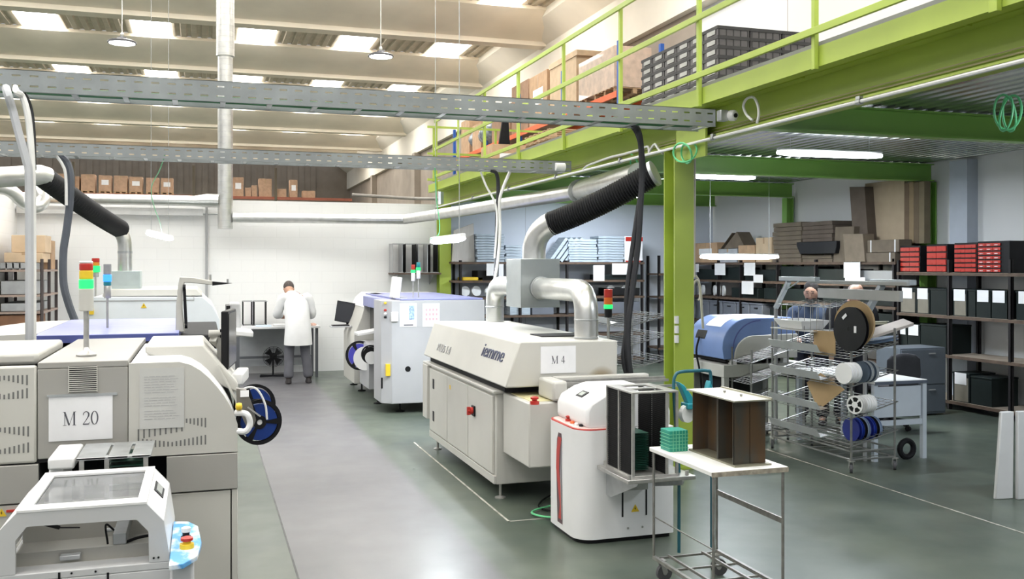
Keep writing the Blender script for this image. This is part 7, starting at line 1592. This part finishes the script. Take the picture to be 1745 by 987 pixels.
o = rk(937, 982, 97, 165, 'biggest plain brown carton on the far pallet rack', CARD_L, z0=zt_ + .132, tape=False)
g = G(); y1, y0 = P(936, 0, X=PX + .04).y, P(984, 0, X=PX + .04).y; zz_ = P(960, 97, X=PX).z; g.box(PX + .03, PX + .97, y0, y1, zz_ - .12, zz_ + .01); solo(g, 'carton_lid', CARD_L, 'lid on the biggest plain brown carton of the far rack', 'lid', bevel=.005)
rk(902, 932, 126, 175, 'stack of brown cartons left of the biggest carton, with white label', CARD, lab=True, z0=zt_)
rk(872, 900, 142, 190, 'darker brown carton left of the labelled stack on the far rack', mat('deep_cardboard', (.36, .22, .14), .8, var=.1), z0=zt_)
g = G()
ysh0, ysh1 = P(1100, 0, X=8.6).y, P(1060, 0, X=8.6).y
gs = thing('wire_shelving', 'grey metal shelving seen between the blue upright and the crate stack', 'rack', (8.8, (ysh0+ysh1)/2, 3.45))
for z in (3.6, 4.1, 4.6, 5.1, 5.55): g = G(); g.box(8.6, 9.2, 15.0, 17.2, z, z + .03); g.build('shelf_board', GREYM, gs)
for y in (15.0, 17.16):
    for x in (8.6, 9.16): g = G(); g.box(x, x + .04, y, y + .04, 3.45, 5.7); g.build('post', GALV, gs)
# goods low on the rack, seen through the railing
for a, b, t_, bb, m_, lab in ((786, 800, 205, 240, CARD, 'carton with blue band low on the far rack'), (805, 820, 212, 250, CARD, 'carton half hidden behind the railing posts of the far rack'), (838, 868, 196, 228, mat('deep_cardboard', (.36, .22, .14), .8, var=.1), 'dark carton on the far rack behind the black tub')):
    rk(a, b, t_, bb, lab, m_, z0=5.69)
g = G(); y1, y0 = P(790, 0, X=PX - .1).y, P(822, 0, X=PX - .1).y
for i in range(7): ell(g, (PX + .4 + random.uniform(-.2, .2), y0 + (y1 - y0) * (i + .5) / 7, 6.12 + random.uniform(-.06, .06)), .38, .5, .33, 12, 8)
solo(g, 'wrapped_goods', mat('clear_wrap_goods', (.30, .34, .38), .25, var=.5, scale=5, bump=.5), 'bulky goods in clear film on the far pallet rack, left of the orange beam', 'wrapped goods')
# ============================================================ FAR RACK WITH A ROW OF CARTONS (behind the white wall)
FY = 56.0
fz = lambda px, py, Y=FY: ZA(px, py, Y)
fk = thing('pallet_rack', 'far pallet rack with a row of brown cartons above the white wall', 'rack', (-6, 56.5, 0))
zsh = fz(210, 330)
for z in (zsh, zsh - 2.0): g = G(); g.box(-20, XA(600, FY), FY, FY + .12, z - .16, z); g.build('beam', mat('red_brown_beam', (.30, .09, .05), .6), fk); g = G(); g.box(-20, XA(600, FY), FY + .12, FY + 1.1, z - .05, z); g.build('deck_board', WOOD, fk)
for px in (-30, 125, 330, 470): g = G(); x = XA(px, FY); g.box(x - .07, x + .07, FY - .02, FY + .08, 0, fz(330, 282)); g.build('upright', mat('dark_upright', (.10, .08, .05), .6), fk)
FC = mat('far_carton', (.46, .30, .20), .8, var=.1)
names = ['first', 'second', 'third', 'fourth', 'fifth', 'sixth', 'seventh', 'eighth']
for i, (a, b, t_) in enumerate(((92, 111, 298), (115, 135, 302), (138, 162, 298), (168, 190, 299), (194, 217, 299), (220, 243, 300), (249, 271, 301), (274, 295, 301))):
    cbox(XA(a, FY + .2), XA(b, FY + .2), FY + .2, FY + 1.0, zsh + .14, fz(200, t_), '%s carton from the left in the far row above the white wall' % names[i], FC, lab=i in (3, 5, 7), tape=i in (2, 4))
    g = G(); g.box(XA(a, FY + .2), XA(b, FY + .2), FY + .15, FY + 1.05, zsh, zsh + .03); g.box(XA(a, FY + .2), XA(b, FY + .2), FY + .15, FY + 1.05, zsh + .1, zsh + .138)
    for f in (0, .45, .88): x = XA(a, FY + .2) + (XA(b, FY + .2) - XA(a, FY + .2)) * f; g.box(x, x + .1, FY + .15, FY + 1.05, zsh + .03, zsh + .1)
    solo(g, 'wooden_pallet', WOOD, 'pallet under the %s carton of the far row' % names[i], 'pallet')
for i, (a, b, t_, lab) in enumerate(((397, 415, 303, 'carton with white label right of the vertical duct in the far row'), (418, 428, 320, 'tiny box beside the labelled carton of the far row'), (429, 438, 316, 'small carton left of the tall one in the far row'), (441, 463, 304, 'tall carton in the far row right of the vertical duct'), (469, 488, 321, 'low open carton in the far row'), (494, 507, 305, 'narrow tall stack with labels in the far row'), (516, 537, 323, 'last low open carton at the right end of the far row'))):
    cbox(XA(a, FY + .2), XA(b, FY + .2), FY + .2, FY + .9, zsh, fz(450, t_), lab, FC, lab=i in (0, 5), tape=i == 3)
